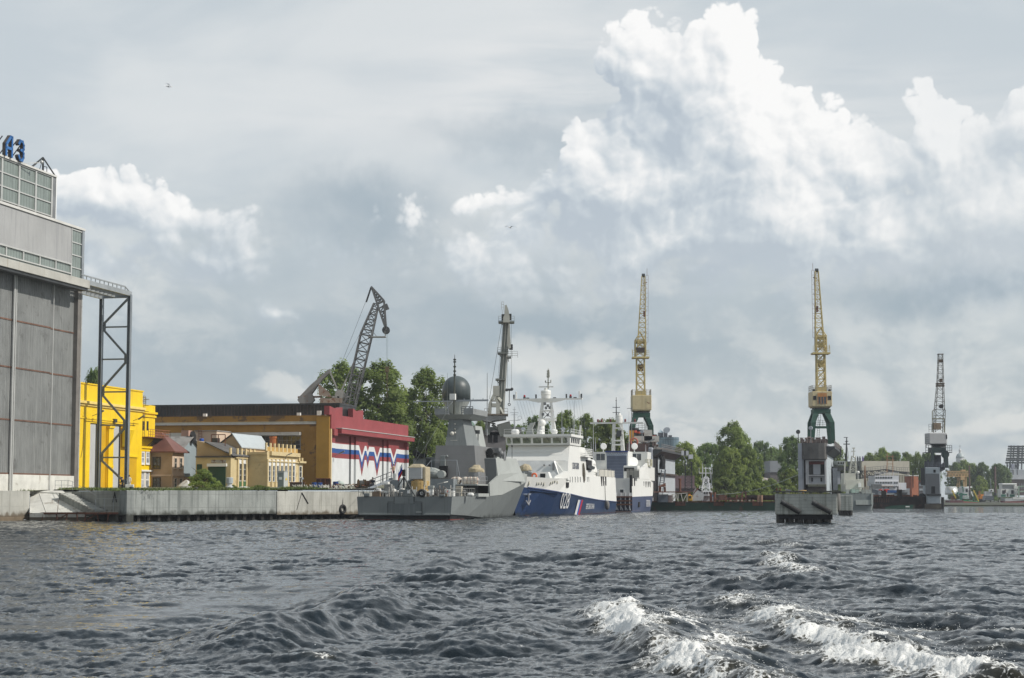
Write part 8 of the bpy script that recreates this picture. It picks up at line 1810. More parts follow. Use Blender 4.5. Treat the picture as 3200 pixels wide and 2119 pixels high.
tree('round',2238,2322,1410,505,'light green tree in front of the foot of the tallest tree',G3,1,zb=1.2)
tree('round',2310,2372,1402,515,'mid green tree right of the tallest tree',G3,0,zb=1.2)
tree('round',2348,2412,1386,640,'bluish distant tree left of the pale grey block',G3,2,zb=1.2)
tree('round',2392,2440,1405,680,'small far tree above the pale grey block',G3,2,zb=1.2)
tree('round',2424,2456,1408,690,'far tree peeping out right of the pale grey block',G3,0,zb=1.2)
tree('tall',2442,2512,1374,545,'dark tall tree touching the left edge of the right dock wall',G3,2,zb=1.2)
tree('bushy',2428,2512,1472,510,'light green bush below the dark tall tree',G3,1,zb=1.2)
tree('bushy',2376,2444,1500,500,'low dark bush at the waterside left of the concrete pier',G3,0,zb=1.2)
tree('bushy',2224,2300,1496,478,'low bright bush behind the white lattice mast vessel',G3,1,zb=1.2)
tree('bushy',2286,2352,1490,480,'low bush in the middle of the green pontoon bank',G3,0,zb=1.2)
tree('bushy',2338,2402,1512,482,'pale green low willow bush near the mooring line',G3,1,zb=1.2)
tree('bushy',2100,2140,1496,470,'small bright bush at the foot of the left dock wall',G3,1,zb=1.2)
tree('round',2592,2640,1400,640,'tree showing just right of the right dock wall',G3,0,zb=1.2)
for k,(a,b_,yt,Y,lm,lb)in enumerate(((2692,2748,1424,760,0,'leftmost tree over the roof of the long beige hall'),(2730,2792,1411,765,0,'highest tree over the roof of the long beige hall'),(2774,2822,1417,760,2,'dark tree over the right end of the long beige hall'),(2812,2862,1422,770,0,'tree between the beige hall and the brick block'),(2850,2890,1424,740,0,'tree directly above the brick block'),(2878,2932,1420,735,2,'dark tree behind the far dock wall crane'),(2962,3012,1452,1000,2,'dark tree below the small gold dome'),(2990,3042,1446,1020,0,'bright tree in front of the bell tower'),(3022,3062,1456,1010,0,'tree behind the first brown pile'),(3044,3098,1452,1000,2,'broad dark tree between the two brown piles'),(3092,3120,1466,1020,0,'small tree left of the second brown pile'),(3096,3142,1453,985,2,'dark pointed tree behind the second brown pile'),(3118,3160,1462,1000,2,'dark tree beside the stadium stand'))):
 tree('round' if k%3 else 'poplar',a,b_,yt,Y,lb,G4,lm,zb=1.4)
tree('bushy',3040,3086,1492,930,'olive bush beside the white tent roofs',G4,1,zb=1.4);tree('bushy',3078,3112,1502,935,'dark bush behind the orange excavator',G4,2,zb=1.4);tree('bushy',2868,2902,1478,700,'dark bush right of the brick block',G4,2,zb=1.4)
tree('round',254,318,1166,322,'tree top showing over the roof of the yellow hall','tree behind the yellow hall',2)
tree('shrub',596,672,1470,250,'dense green bush in front of the tan house and workshop','bush on the quay',0,name='bush',cat='bush')
tree('shrub',668,694,1510,251,'low scrubby weed clump beside the dense green bush','weeds on the quay',1,name='bush',cat='bush')
tree('shrub',712,742,1516,249,'weed clump in front of the green gate workshop','weeds on the quay',1,name='bush',cat='bush')
tree('shrub',780,835,1517,250,'low weeds before the cream office range','weeds on the quay',1,name='bush',cat='bush')
# ------------------------------------------------------------------ concrete piers in the river
def pier(x0,x1,ytop,ybot,Y,depth,label,big):
 a=P(x0,1600,Y);a.z=0;fc=Face((a.x,a.y),W_,-U);c=fc.pt(fc.s_(x1,1600),0);zt,zb=Zp(ytop,Y),Zp(ybot,Y);d=V((.1,1,0)).normalized()*depth;L=c-a
 t=T('mooring_pier',label,'pier',a,'concrete mooring piers');m=mat('stained_board_concrete',(.44,.45,.41),.9,var=.22,vs=.5,streak=(.21,.215,.18),sa=(.5,.68),stain=(.13,.14,.10),st=(.56,.68),ss_=.7,bump=.03,lines=[(2,.34,.018,(.14,.145,.13))])
 g=MB();g.ob(a+V((0,0,zb)),L,d,(0,0,zt-zb));blk=g.build('block',m,t,bevel=.07)
 g=MB();n=6 if big else 4
 for i in range(n):
  for j in range(3):p=a+L*((i+.45)/n)*(.93 if big else 1)+d*(.12+.36*j);g.tube(p+V((0,0,-3)),p+V((0,0,zb)),.36 if big else.3,n=12)
 g.build('pile',mat('wet_black_pile',(.022,.02,.017),.5,var=.4,streak=(.06,.05,.04)),t)
 if big:
  g=MB();g.ob(a+L*.02+d*.04+V((0,0,zb-.5)),L*.9,d*.9,(0,0,.5));g.build('soffit',M_dark,t)  # black slab put in for the shade under the block
  g=MB()
  z=zt+.02;g.ob(a-L*.075+V((0,-.15,z+.12)),L*1.13,d*.09,(0,0,.16))
  for k in(-.02,.08,.53,.70,.93):g.ob(a+L*k+V((0,-.1,z)),L*(.05 if k<.9 else.13),d*.1,(0,0,.12))
  g.ob(a+L*.93+V((0,.3,z+.1)),L*.10,d*.2,(0,0,.26));g.build('timber_edge',mat('old_timber',(.10,.10,.085),.95,var=.4,stain=(.12,.14,.04),st=(.6,.7),ss_=2),t)
  for k,kz in((.075,.62),(.59,.60)):
   e0,e1=a+L*k+V((-.08,-.35,zb+(zt-zb)*kz)),a+L*(k+.31)+V((-.08,-.35,zb+(zt-zb)*.10));f=MB();f.tube(e0,e1,.27,.27,14);dd=(e1-e0).normalized()
   f=f.build('tube_fender',mat('patched_black_rubber',(.02,.02,.02),.7,var=.3,stain=(.28,.26,.22),st=(.66,.71),ss_=1.8),t,smooth=False);h=MB();h.tube(e0-dd*.01,e0+dd*.5,.277,.277,14);h.path([e0,e0+V((.05,.2,.55))],.02);h.build('fender_end',M_darksteel,f)
  g=MB();p=c+V((.36,1.6,zb+(zt-zb)*.62));g.lathe(p,[(.10,-1.05),(.26,-.85),(.30,0),(.26,.75),(.1,.95)],14);g.build('hanging_fender',mat('grey_worn_fender',(.17,.165,.155),.8,var=.2),t,smooth=True)
  g=MB();p=a+L*.45+d*.35+V((0,0,zt));g.lathe(p,[(.12,0),(.10,.22),(.42,.28),(.40,.36),(.1,.4)],12);g.build('bollard',mat('ochre_bollard',(.38,.24,.09),.8,var=.2),t)
  for k in(.0,.055):g=MB();p=a+L*k+d*.1+V((0,0,zt+.2));g.tube(p,p+V((0,0,.42)),.06,n=8);g.build('post',M_rust,t)
  g=MB();p=a+L*.17+d*.5+V((0,0,zt));g.ob(p,L*.07,d*.1,(0,0,.45));g.hexa([p+V((-.1,0,.45)),p+L*.07+V((.15,0,.3)),p+L*.07+d*.1+V((.15,0,.3)),p+d*.1+V((-.1,0,.45))],[q+V((0,0,.05))for q in(p+V((-.1,0,.5)),p+L*.07+V((.15,0,.35)),p+L*.07+d*.1+V((.15,0,.35)),p+d*.1+V((-.1,0,.5)))]);g.build('winch_cover',M_steel,t)
  mo=MB();rng=random.Random(3)
  for i in range(500):
   q=a+L*rng.random()*.9+d*rng.uniform(.0,.9)+V((0,0,zt+.01));h=rng.uniform(.04,.16)if mnoise.noise(q*.9)>-.1 else.03;an=rng.random()*6.28;e=V((math.cos(an),math.sin(an),0))*.05
   mo.poly(q-e,q+e,q+V((rng.uniform(-.06,.06),rng.uniform(-.06,.06),h)))
  mo=mo.build('moss',mat('moss_green',(.17,.19,.03),.95,var=.3),None);tag(mo,'yellow green moss tufts growing on the near pier top','moss',kind='stuff')
 return t
pier(2429,2617,1543,1608,189,5.2,'near concrete mooring pier on dark piles with two black tube fenders',True)
pier(2628,2664,1548,1596,274,4.0,'smaller farther concrete mooring pier right behind the near one',False)
# ------------------------------------------------------------------ clutter on and behind the green pontoon
def pontoon_clutter():
 Y=392;q=lambda zx,zy,d=0:P(1980+zx/3.92,1240+zy/3.92,Y+d);ang=lambda zx:(zx-480)/3.92*Y/F
 def lift(zx):return-((zx-250)/3.92*Y/F)*.209
 def thing(name,lab,cat,zx,zy,grp=None):return T(name,lab,cat,q(zx,zy,lift(zx)),grp)
 def bx(x0,x1,y0,y1,dp=2.0,d=0.6):g=MB();g.ob(q(x0,y1,lift(x0)+d),V((q(x1,y1).x-q(x0,y1).x,0,0)),(0,dp,0),(0,0,q(x0,y0).z-q(x0,y1).z));return g
 M_bsh=mat('red_brown_plate',(.11,.05,.035),.85,var=.35,stain=(.05,.03,.02),st=(.5,.62))
 t=thing('rusty_shed','low rusty shed with a sagging roof at the foot of the left dock wall','shed',300,1280);bx(300,420,1200,1292,3).build('wall',mat('slate_box',(.085,.105,.13),.7,var=.1),t)
 bx(268,700,1160,1172,5,.3).build('roof',M_rust,t);bx(310,425,1195,1205,.4,.1).build('beam',M_darksteel,t)
 g=bx(425,480,1205,1292,1.0,1.5);g.build('panel',mat('pinkish_panel',(.42,.30,.27),.8,var=.2),t)
 t=thing('scaffold_frame','white zigzag scaffold frame standing on the green pontoon','frame',560,1290);g=MB()
 for a_,c_ in(((470,1290),(520,1190)),((520,1190),(545,1290)),((545,1290),(545,1180)),((600,1290),(655,1185)),((655,1185),(655,1290)),((580,1185),(605,1290)),((460,1240),(540,1240)),((460,1195),(660,1178)),((480,1290),(480,1195))):g.bar(q(*a_,lift(500)+.2),q(*c_,lift(500)+.2),.14)
 g.build('bars',mat('dirty_cream_bars',(.50,.47,.42),.7),t)
 t=thing('deck_winch','rusty red brown winch on four legs against the pale dock side','winch',345,1160);g=MB()
 for x in(315,328,380,388):g.bar(q(x,1160,6),q(x+(2 if x<350 else-2),1105,6),.3)
 g.hexa([q(300,1110,5.5),q(395,1100,5.5),q(395,1100,7),q(300,1110,7)],[q(298,1098,5.5),q(392,1055,5.5),q(392,1055,7),q(298,1098,7)]);g.build('frame',M_rust,t)
 t=thing('site_machine','yellow and orange site machine beside the scaffold frame','machine',690,1280);bx(668,722,1205,1275,1.5,2).build('body',mat('weathered_yellow',(.45,.26,.03),.7,var=.2),t,bevel=.1);bx(672,700,1188,1208,1,2.2).build('hood',mat('orange_hood',(.5,.16,.03),.6),t);bx(680,705,1215,1240,.3,1.85).build('window',M_dark,t)
 t=thing('hull_section','pale grey pointed hull section leaning up on the pontoon','hull part',790,1280);g=MB();A_,B_,C_,D_=(q(700,1275,1),q(770,1125,1),q(865,1200,1),q(850,1270,1));g.hexa([A_,D_,D_+V((0,3,0)),A_+V((0,3,0))],[B_,C_,C_+V((0,3,0)),B_+V((0,3,0))]);g.build('plate',mat('pale_plate',(.40,.41,.42),.6,var=.15,stain=(.2,.1,.06),st=(.6,.7)),t);g=MB();g.hexa([q(730,1195,.9),q(800,1125,.9),q(800,1125,3),q(730,1195,3)],[q(780,1112,.9),q(838,1150,.9),q(838,1150,3),q(780,1112,3)]);g.build('torn_edge',M_rust,t)
 # small vessel with a white lattice mast
 t=thing('survey_boat','small white workboat with a white lattice mast behind the pontoon','boat',880,1290);k=6
 W_M=mat('boat_white',(.68,.69,.70),.5,var=.06)
 g=MB();g.loft([[q(840,1290,k),q(1000,1290,k),q(1000,1215,k),q(840,1215,k)],[q(850,1290,k+14),q(990,1290,k+14),q(1000,1205,k+14),q(840,1205,k+14)]]);g.build('hull',mat('boat_grey_hull',(.36,.38,.40),.6),t)
 bx(850,968,1150,1215,4,k+1).build('wheelhouse',W_M,t);bx(853,965,1130,1148,4,k).build('blue_band',mat('band_blue',(.03,.1,.3),.5),t)if False else None
 for x in(862,892,922):bx(x,x+18,1165,1190,.2,k+.95).build('window',M_dark,t)
 bx(955,1000,1205,1225,1,k-.5).build('blue_locker',mat('mid_blue',(.03,.16,.36),.5),t)
 g=MB();g.rail([q(808,1130,k+.5),q(962,1130,k+.5)],(1130-1093)/3.92*.07,2,.9,.05);g.build('railing',W_M,t)
 g=MB();a_,c_=q(880,1165,k+2),q(886,985,k+2);g.truss(a_,c_,1.9,.8,4,.13,tb=.08,xb=True);g.bar(q(829,1003,k+2),q(940,1003,k+2),.12);g.bar(q(829,1003,k+2),q(862,1055,k+2),.12);g.bar(q(940,1003,k+2),q(912,1055,k+2),.12);g.bar(q(884,990,k+2),q(884,860,k+2),.18);g.bar(q(848,940,k+2),q(848,855,k+2),.13);g.bar(q(802,935,k+2),q(968,935,k+2),.15);g.bar(q(860,875,k+2),q(918,875,k+2),.16);g.bar(q(870,985,k+2),q(905,985,k+2),.3);g.build('lattice_mast',W_M,t)
 g=MB()
 for x,y0,y1 in((843,1150,815),(803,940,870),(962,940,870),(940,1000,870),(957,1090,930)):g.bar(q(x,y0,k+2),q(x,y1,k+2),.08)
 g.build('whip_aerial',W_M,t);g=MB();p=q(933,1075,k+2);g.ball(p,.33,12);g.bar(p,q(933,1150,k+2),.25);g.build('radome',W_M,t)
 # tall lattice lamp mast and thin pipe
 p=q(672,1160,14);t=T('lamp_mast','tall dark lattice lamp mast in front of the olive willow','mast',p);g=MB();g.truss(p,q(672,800,14),1.5,1.5,10,.11,tb=.06);g.build('lattice_shaft',M_darksteel,t);g=MB()
 g.bar(q(610,715,14),q(720,740,14),.16);g.bar(q(610,715,14),q(650,800,14),.12)
 for x,y in((612,690),(645,690),(700,735)):g.cbox(q(x,y,14),(1.0,.6,1.0))
 g.build('lamp_head',mat('pale_lamp',(.5,.52,.55),.5),t)
 o=MB();o.tube(q(570,1170,10),q(568,1005,10),.25,n=8);o.tube(q(568,1020,10),q(568,1003,10),.35,n=8);tag(o.build('vent_pipe',M_rust),'thin upright rusty pipe with pale top beside the left dock wall','pipe')
 t=T('low_warehouse','long low mauve warehouse behind the left end of the pontoon','building',q(600,1165,75));g=MB();g.ob(q(470,1165,75),(5.9,0,0),(0,8,0),(0,0,4.2));w_=g.build('wall',mat('mauve_wall',(.20,.135,.145),.8,var=.1),t);g=MB();g.ob(q(465,1122,74.5),(6.3,0,0),(0,9,0),(0,0,.5));g.build('roof',mat('mauve_roof',(.24,.18,.185),.8),t)
 g=MB();g.ob(q(606,1120,76),(1.2,0,0),(0,1,0),(0,0,2.0));g.build('chimney',M_mull,t)
 for i,(x0,x1,y0,y1,lb)in enumerate(((1040,1145,1205,1270,'rusty steel box left of centre on the pontoon deck'),(1255,1342,1203,1210,'rusty table-like platform frame on the pontoon deck'))):
  t=thing('steel_box' if i==0 else 'platform_frame',lb,'steel box' if i==0 else 'frame',x0,y1);bx(x0,x1,y0,y1,2,1).build('top' if i else 'body',M_bsh,t)
  g=MB()
  for x in(x0+10,x1-14):g.bar(q(x,1290,lift(x)+.9),q(x,y0,lift(x)+.9),.35 if i else.2)
  g.build('leg',M_rust,t)
 t=thing('deck_beam','long rust brown bulwark of stacked beams along the far side of the pontoon','beams',1460,1270);bx(1010,1780,1232,1268,1.2,9).build('lower_beam',M_bsh,t);bx(1370,1790,1205,1235,1.0,9.3).build('upper_beam',mat('dark_rust_beam',(.06,.03,.028),.9,var=.4),t)
 t=thing('hoist_frame','small rust coloured hoist arch on the pontoon','hoist',1360,1280);g=MB();g.bar(q(1335,1210,1),q(1330,1180,1),.2);g.bar(q(1330,1180,1),q(1350,1166,1),.2);g.bar(q(1350,1166,1),q(1385,1166,1),.2);g.bar(q(1376,1166,1),q(1374,1275,1),.3);g.build('arch',M_rust,t)
 for x,lb in((948,'rusty post nearest the white workboat on the pontoon'),(992,'rusty post right of the workboat on the pontoon'),(1530,'short pale post toward the right of the pontoon'),(1565,'short pale post nearest the concrete pier on the pontoon')):
  o=MB();h=1170 if x<1000 else 1205;o.tube(q(x,1290,lift(x)+1),q(x,h,lift(x)+1),.3,n=8);tag(o.build('mooring_post',M_rust if x<1000 else mat('pale_rust_post',(.33,.2,.13),.8,var=.2)),lb,'post','posts on the green pontoon')
 for i,x in enumerate(range(1180,1460,46)):
  o=bx(x,x+22,1262,1280,.5,lift(x)+.5);tag(o.build('deck_fitting',mat('mixed_fitting_%d'%(i%3),((.32,.2,.14),(.12,.07,.05),(.38,.34,.28))[i%3],.8,var=.3)),'small pale or rusty fitting along the pontoon deck edge','fitting','fittings along the pontoon edge')
  # mooring line from the pier to the bank
 a_,c_=P(2494,1484,389),P(2238,1546,396);o=MB();pts=[a_.lerp(c_,k/12)-V((0,0,1.0*math.sin(math.pi*k/12)))for k in range(13)];o.path(pts,.07,5);tag(o.build('mooring_line',mat('pale_green_rope',(.34,.38,.33),.8)),'long slack pale mooring line from the right dock wall across the pontoon','rope')
pontoon_clutter()
# ------------------------------------------------------------------ buildings, ships and boats of the middle distance
def box_part(t,name,m,x0,x1,y0,y1,Y,dp,**k):
 a,c=P(x0,y1,Y),P(x1,y1,Y);g=MB();g.ob(a,V((c.x-a.x,0,0)),(0,dp,0),(0,0,Zp(y0,Y)-a.z));return g.build(name,m,t,**k)
def mid_far():
# glass office block with pyramid rooflight
 Y=700;t=T('glass_office','distant blue glass office block with a small pyramid rooflight above the left dock','building',P(2095,1480,Y));gl=mat('blue_curtain_glass',(.12,.18,.22),.2,var=.15,lines=[(0,1.0,.12,(.24,.30,.33)),(2,3.3,.3,(.09,.13,.16))])
 c=P(2098,1480,Y+6);g=MB();g.lathe(V((P(2106,1480,Y).x,Y+6,0)),[(2.65,0),(2.65,Zp(1365,Y))],22);w=g.build('drum',gl,t);box_part(t,'wall',gl,2056,2106,1366,1500,Y+4,8)
 g=MB();a=P(2057,1352,Y+4);b_=P(2074,1352,Y+4);ap=P(2064,1341,Y+6);g.add([a,b_,b_+V((0,2.5,0)),a+V((0,2.5,0)),ap],[(0,1,4),(1,2,4),(2,3,4),(3,0,4)]);g.build('pyramid_rooflight',mat('pale_rooflight',(.35,.42,.45),.3),t);box_part(t,'plant_room',mat('plant_dark',(.09,.10,.12),.8),2058,2073,1352,1367,Y+4,3);box_part(t,'plant_room',mat('plant_dark',(.09,.1,.12)),2076,2086,1348,1367,Y+5,3);box_part(t,'plant_room',mat('plant_dark',(.09,.1,.12)),2090,2100,1360,1367,Y+3,2)
 g=MB();p=P(2084,1346,Y+4);g.lathe(p,[(.1,-.4),(1.2,.1),(1.4,.4)],14,axis=(-.3,-.8,.5));g.build('dish',M_galv,t)
 # pale grey block among the trees
 Y=620;t=T('grey_block','windowless pale grey block standing among the bank trees','building',P(2428,1540,Y));box_part(t,'upper_wall',mat('pale_block',(.30,.31,.33),.8,var=.06),2407,2450,1440,1476,Y,20);box_part(t,'lower_wall',mat('brick_grey',(.17,.15,.15),.9,var=.2),2408,2449,1477,1545,Y+.3,19)
 t=T('sheet_roof_hut','small hut with striped sheet roof below the pale grey block','hut',P(2400,1512,600));box_part(t,'wall',mat('hut_wall',(.2,.17,.15),.9),2386,2412,1505,1535,600,4);g=MB();a,c=P(2380,1494,599),P(2416,1503,599);a2=P(2384,1502,596);g.hexa([P(2378,1503,598),P(2418,1508,598),P(2412,1498,603),P(2382,1494,603)],[p+V((0,0,.2))for p in(P(2378,1503,598),P(2418,1508,598),P(2412,1498,603),P(2382,1494,603))]);g.build('roof',mat('striped_sheet_roof',(.36,.34,.32),.7,lines=[(0,1.2,.4,(.24,.17,.14))]),t)
 # beige concrete hall
 Y=640;a=P(2694,1540,Y);f=Face((a.x,a.y),V((.978,.209)),V((.209,-.978)));g0=1.2;zt=f.z_(2694,1440.5);e=f.s_(2842,1450);t=T('concrete_hall','long beige concrete hall with ribbed lower walls behind the footbridge','building',V((a.x,a.y,g0)))
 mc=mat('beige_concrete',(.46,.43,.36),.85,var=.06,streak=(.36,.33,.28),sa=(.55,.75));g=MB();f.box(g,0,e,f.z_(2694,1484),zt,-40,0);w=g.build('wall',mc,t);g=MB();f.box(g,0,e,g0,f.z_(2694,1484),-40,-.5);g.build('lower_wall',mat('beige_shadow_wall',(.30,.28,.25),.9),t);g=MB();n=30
 for i in range(n+1):q=e*i/n;f.box(g,q-.14,q+.14,g0,f.z_(2694,1484)-.01,-.49,.02)
 g.build('rib',mc,t);g=MB();fs=Face((a.x,a.y),V((-.978,.209)),V((-.209,-.978)));g.ob(f.pt(-.05,g0,-1),V((-4.2,3,0)),V((1,3,0)),(0,0,zt-g0-.1));g.build('end_wall',mat('grey_end_wall',(.22,.22,.22),.85),t)  # end wall's shade painted in, darker than the beige front
 for i,(px,m_)in enumerate(((2681,M_darksteel),(2688,M_darksteel),(2697,mat('blue_red_cloth',(.12,.06,.25),.8)))):
  p=P(px,1440,Y-.5);o=MB();o.cbox(p+V((0,.3,.5)),(.5,.5,1.2));o.ball(p+V((0,.3,1.35)),.26,8);tag(o.build('roof_vent',m_),('dark stubby vent at the left of the beige hall roof','dark stubby vent nearer the corner of the beige hall roof','bright blue and red capped vent on the beige hall corner')[i],'vent')
  # footbridge truss
 Y=560;q=lambda zx,zy,d=0:P(2600+zx/5.228,1340+zy/5.228,Y+d);t=T('truss_footbridge','dark steel truss footbridge with railings crossing in front of the beige hall','bridge',q(490,800));md=mat('bridge_dark',(.06,.06,.062),.7)
 up=[q(490,688),q(560,690),q(660,688),q(760,680),q(885,662),q(960,678),q(1100,702),q(1260,712)];lo=[q(495,805),q(560,795),q(640,780),q(740,752),q(850,720),q(960,706),q(1100,712),q(1260,740)]
 for nm,d in(('truss',0),('truss',3)):
  g=MB();k=V((0,d,0))
  for s_ in(up,lo):
   for p,r_ in zip(s_,s_[1:]):g.bar(p+k,r_+k,.32)
  for i in range(8):g.bar(up[i]+k,lo[i]+k,.2);(g.bar(up[i]+k,lo[i+1]+k,.2)if i<7 else None)
  g.build(nm,md,t)
 g=MB()
 for p,r_ in zip(up,up[1:]):g.ob(p,r_-p,(0,3,0),(0,0,.15))
 g.build('deck',md,t);g=MB()
 top=[q(490,640),q(660,625),q(885,605),q(1100,635),q(1262,635)];bs=[q(490,688),q(660,688),q(885,662),q(1100,702),q(1262,712)]
 for(p,r_),(u,v)in zip(zip(top,top[1:]),zip(bs,bs[1:])):
  g.bar(p,r_,.12);g.bar(p.lerp(u,.5),r_.lerp(v,.5),.09)
  for i in range(5):g.bar(p.lerp(r_,i/5),u.lerp(v,i/5),.1)
 g.build('railing',mat('rail_grey_mid',(.2,.2,.19)),t)
 t=T('rusty_mast','thin orange rusty double mast with crossbars above the white ship bridge','mast',q(945,760,-6));g=MB();g.bar(q(898,770,-6),q(902,395,-6),.2);g.bar(q(996,770,-6),q(992,430,-6),.2)
 for y,a_,b_ in((452,870,1010),(510,880,1025),(575,900,998)):g.bar(q(a_,y,-6),q(b_,y,-6),.15)
 g.build('mast_frame',mat('orange_rust',(.32,.17,.09),.8),t)
 t=T('rusty_mast','short rusty pole with ladder bars left of the white ship','mast',q(540,950,-8));g=MB();g.bar(q(540,950,-8),q(538,600,-8),.3);g.bar(q(520,690,-8),q(560,690,-8),.15);g.build('mast_frame',mat('orange_rust',(.32,.17,.09)),t)
 # white ship bridge block
 Y=545;t=T('white_tug','white ship with two rows of dark bridge windows moored before the beige hall','ship',q(880,1050));W_M=mat('far_ship_white',(.70,.70,.72),.5,var=.04,streak=(.55,.5,.46));B=lambda nm,m,x0,x1,y0,y1,d=0,dp=10,**k:box_part(t,nm,m,2600+x0/5.228,2600+x1/5.228,1340+y0/5.228,1340+y1/5.228,Y+d,dp,**k)
 B('upper_bridge',W_M,700,1095,765,852,.5);B('lower_bridge',W_M,695,1092,852,935,.2,11);B('forecastle_house',W_M,720,1060,936,1050,1.2);B('white_superstructure',W_M,1095,1215,880,1000,3,12)
 for x in(705,738,782,826,868,912,955):B('window',G_dark,x+(8 if x<740 else 0),x+30,786,812,.42,.2);B('window',G_dark,x+(8 if x<740 else 0),x+30,868,892,.12,.2)
 for x in(1012,1050):B('window',G_dark,x,x+26,870,894,.12,.2)
 for x in(756,850,922,1015):B('porthole',M_dark,x-4,x+6,950,975,1.1,.2)
 B('shelter_ledge',mat('tan_ledge',(.35,.26,.2)),780,1000,932,942,.0,.6);B('side_gallery',mat('far_grey',(.3,.32,.34)),1095,1270,975,1090,4,12)
 g=MB()
 for x in(800,850,900,950,1000):g.bar(q(x,765,-14),q(x,720,-14),.12)
 g.rail([q(705,765,-14),q(1090,765,-14)],1.0,2,1.5,.05);g.build('railing',W_M,t)
 g=MB();g.loft([[q(700,1100,-15),q(1200,1100,-15),q(1240,1040,-15),q(690,1040,-15)],[q(700,1100,10),q(1200,1100,10),q(1240,1040,10),q(690,1040,10)]]);g.build('hull',mat('far_dark_hull',(.05,.05,.055)),t)
 t=T('grey_workboat','small dark grey boat with pale bow lying in front of the white ship','boat',q(720,1090,-70));Y2=480;r=lambda zx,zy,d=0:P(2600+zx/5.228,1340+zy/5.228,Y2+d)
 g=MB();g.loft([[r(645,980),r(645,1110),r(645,1110,2),r(645,980,2)],[r(760,1010),r(750,1105),r(750,1105,3),r(760,1010,3)],[r(818,1035,1),r(800,1100,1),r(800,1100,1.3),r(818,1035,1.3)]]);h=g.build('hull',mat('slate_hull',(.10,.115,.14),.5),t);g=MB();g.bar(r(650,1055,-.1),r(808,1075,.6),.25);g.build('rubbing_strake',M_galv,h);g=MB();g.ob(r(660,980,.5),(2.5,0,0),(0,1.5,0),(0,0,1.2));g.build('cabin',M_steel,t)
 for i,(x0,x1,y0,y1,lb)in enumerate(((782,825,988,1012,'left of two red boxes on the dark barge'),(868,940,985,1040,'large red box on the dark barge below the white ship'))):
  o=MB();p=r(x0,y1,6);o.ob(p,V((r(x1,y1).x-r(x0,y1).x,0,0)),(0,2,0),(0,0,r(x0,y0).z-r(x0,y1).z));tag(o.build('red_box',mat('red_plastic',(.50,.045,.04),.6,var=.1),None,bevel=.15),lb,'box')
 t=T('white_launch','low white launch with blue windows on the dark barge','boat',r(950,1090,4));g=MB();g.loft([[r(880,1040,4),r(880,1095,4),r(880,1095,6),r(880,1040,6)],[r(1000,1048,4),r(1000,1095,4),r(1000,1095,6),r(1000,1048,6)],[r(1070,1075,4.5),r(1065,1095,4.5),r(1065,1095,5),r(1070,1075,5)]]);g.build('hull',M_white,t);g=MB();g.ob(r(905,1045,3.9),(2.8,0,0),(0,.3,0),(0,0,.7));g.build('window',mat('blue_glass',(.05,.12,.3),.2),t)
 # brick block, dark house behind
 Y=600;t=T('brick_block','narrow orange brick block with slit windows left of the far dock wall','building',P(2856,1555,Y));mbk=mat('orange_brick',(.40,.15,.085),.9,var=.12,vs=.5);x=2600+1268/5.228
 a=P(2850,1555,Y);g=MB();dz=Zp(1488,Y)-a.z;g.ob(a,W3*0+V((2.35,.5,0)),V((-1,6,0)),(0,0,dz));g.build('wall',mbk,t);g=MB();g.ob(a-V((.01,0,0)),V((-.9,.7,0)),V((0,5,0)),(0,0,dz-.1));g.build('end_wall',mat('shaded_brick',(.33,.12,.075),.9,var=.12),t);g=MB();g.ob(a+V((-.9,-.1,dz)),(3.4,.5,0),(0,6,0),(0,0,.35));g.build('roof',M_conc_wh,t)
 for zy in(800,850,900,960):g=MB();p=r(1320,zy);p=P(2600+1320/5.228,1340+zy/5.228,Y-.02);g.ob(p,(.25,.03,0),(0,.3,0),(0,0,2.2));g.build('window',M_dark,t)
 t=T('red_roof_house','dark house with pale window bands between the brick block and the far dock wall','building',P(2882,1545,640));box_part(t,'wall',mat('dusky_wall',(.12,.11,.12),.9),2872,2896,1505,1548,640,6);box_part(t,'roof',mat('dull_red_roof',(.16,.05,.045),.8),2870,2897,1502,1506,639.5,7);box_part(t,'window_band',mat('pale_band',(.40,.42,.45),.5),2873,2896,1512,1519,639.9,.2);box_part(t,'window_band',mat('pale_band',(.4,.42,.45)),2873,2896,1527,1533,639.9,.2)
 # dark barges in front
 Y=462;t=T('rusty_barge','long dark rust streaked barge low in the water left of the far dock wall','barge',P(2810,1590,Y));mrb=mat('barge_rust_black',(.045,.03,.027),.9,var=.4,stain=(.13,.06,.045),st=(.54,.68),ss_=.6)
 box_part(t,'hull',mrb,2722,2900,1552,1600,Y,12);g=MB();rng=random.Random(6);r2=lambda px,py,d=0:P(px,py,Y+d)
 for i in range(26):px=rng.uniform(2726,2862);h=rng.uniform(2,7);p=r2(px,1553,rng.uniform(.5,8));g.ob(p,(rng.uniform(.2,1.2),0,0),(0,1,0),(0,0,h*.08+.1))
 g.build('deck_gear',M_rust,t)
 for px,py in((2764,1533),(2813,1530)):box_part(t,'dark_post_house',mat('soot_brown',(.04,.03,.025),.9,var=.4),px-5,px+6,py,1556,Y+2,2)
 g=MB()
 for px in range(2728,2780,7):g.bar(r2(px,1556,-.05),r2(px,1570,-.05),.18)
 g.build('hull_rib',M_rust,t)
 t=T('green_boat','low dark green boat hull alongside the rusty barge','boat',P(2815,1590,450));g=MB();r3=lambda px,py,d=0:P(px,py,450+d);g.loft([[r3(2766,1585),r3(2768,1596),r3(2768,1596,1),r3(2766,1585,1)],[r3(2790,1580),r3(2790,1596),r3(2790,1596,3),r3(2790,1580,3)],[r3(2858,1577),r3(2858,1596),r3(2858,1596,3),r3(2858,1577,3)]]);h=g.build('hull',M_green,t);g=MB();g.ob(r3(2830,1585,-.06),(1.0,0,0),(0,.1,0),(0,0,.25));g.build('name_mark',M_white,h)
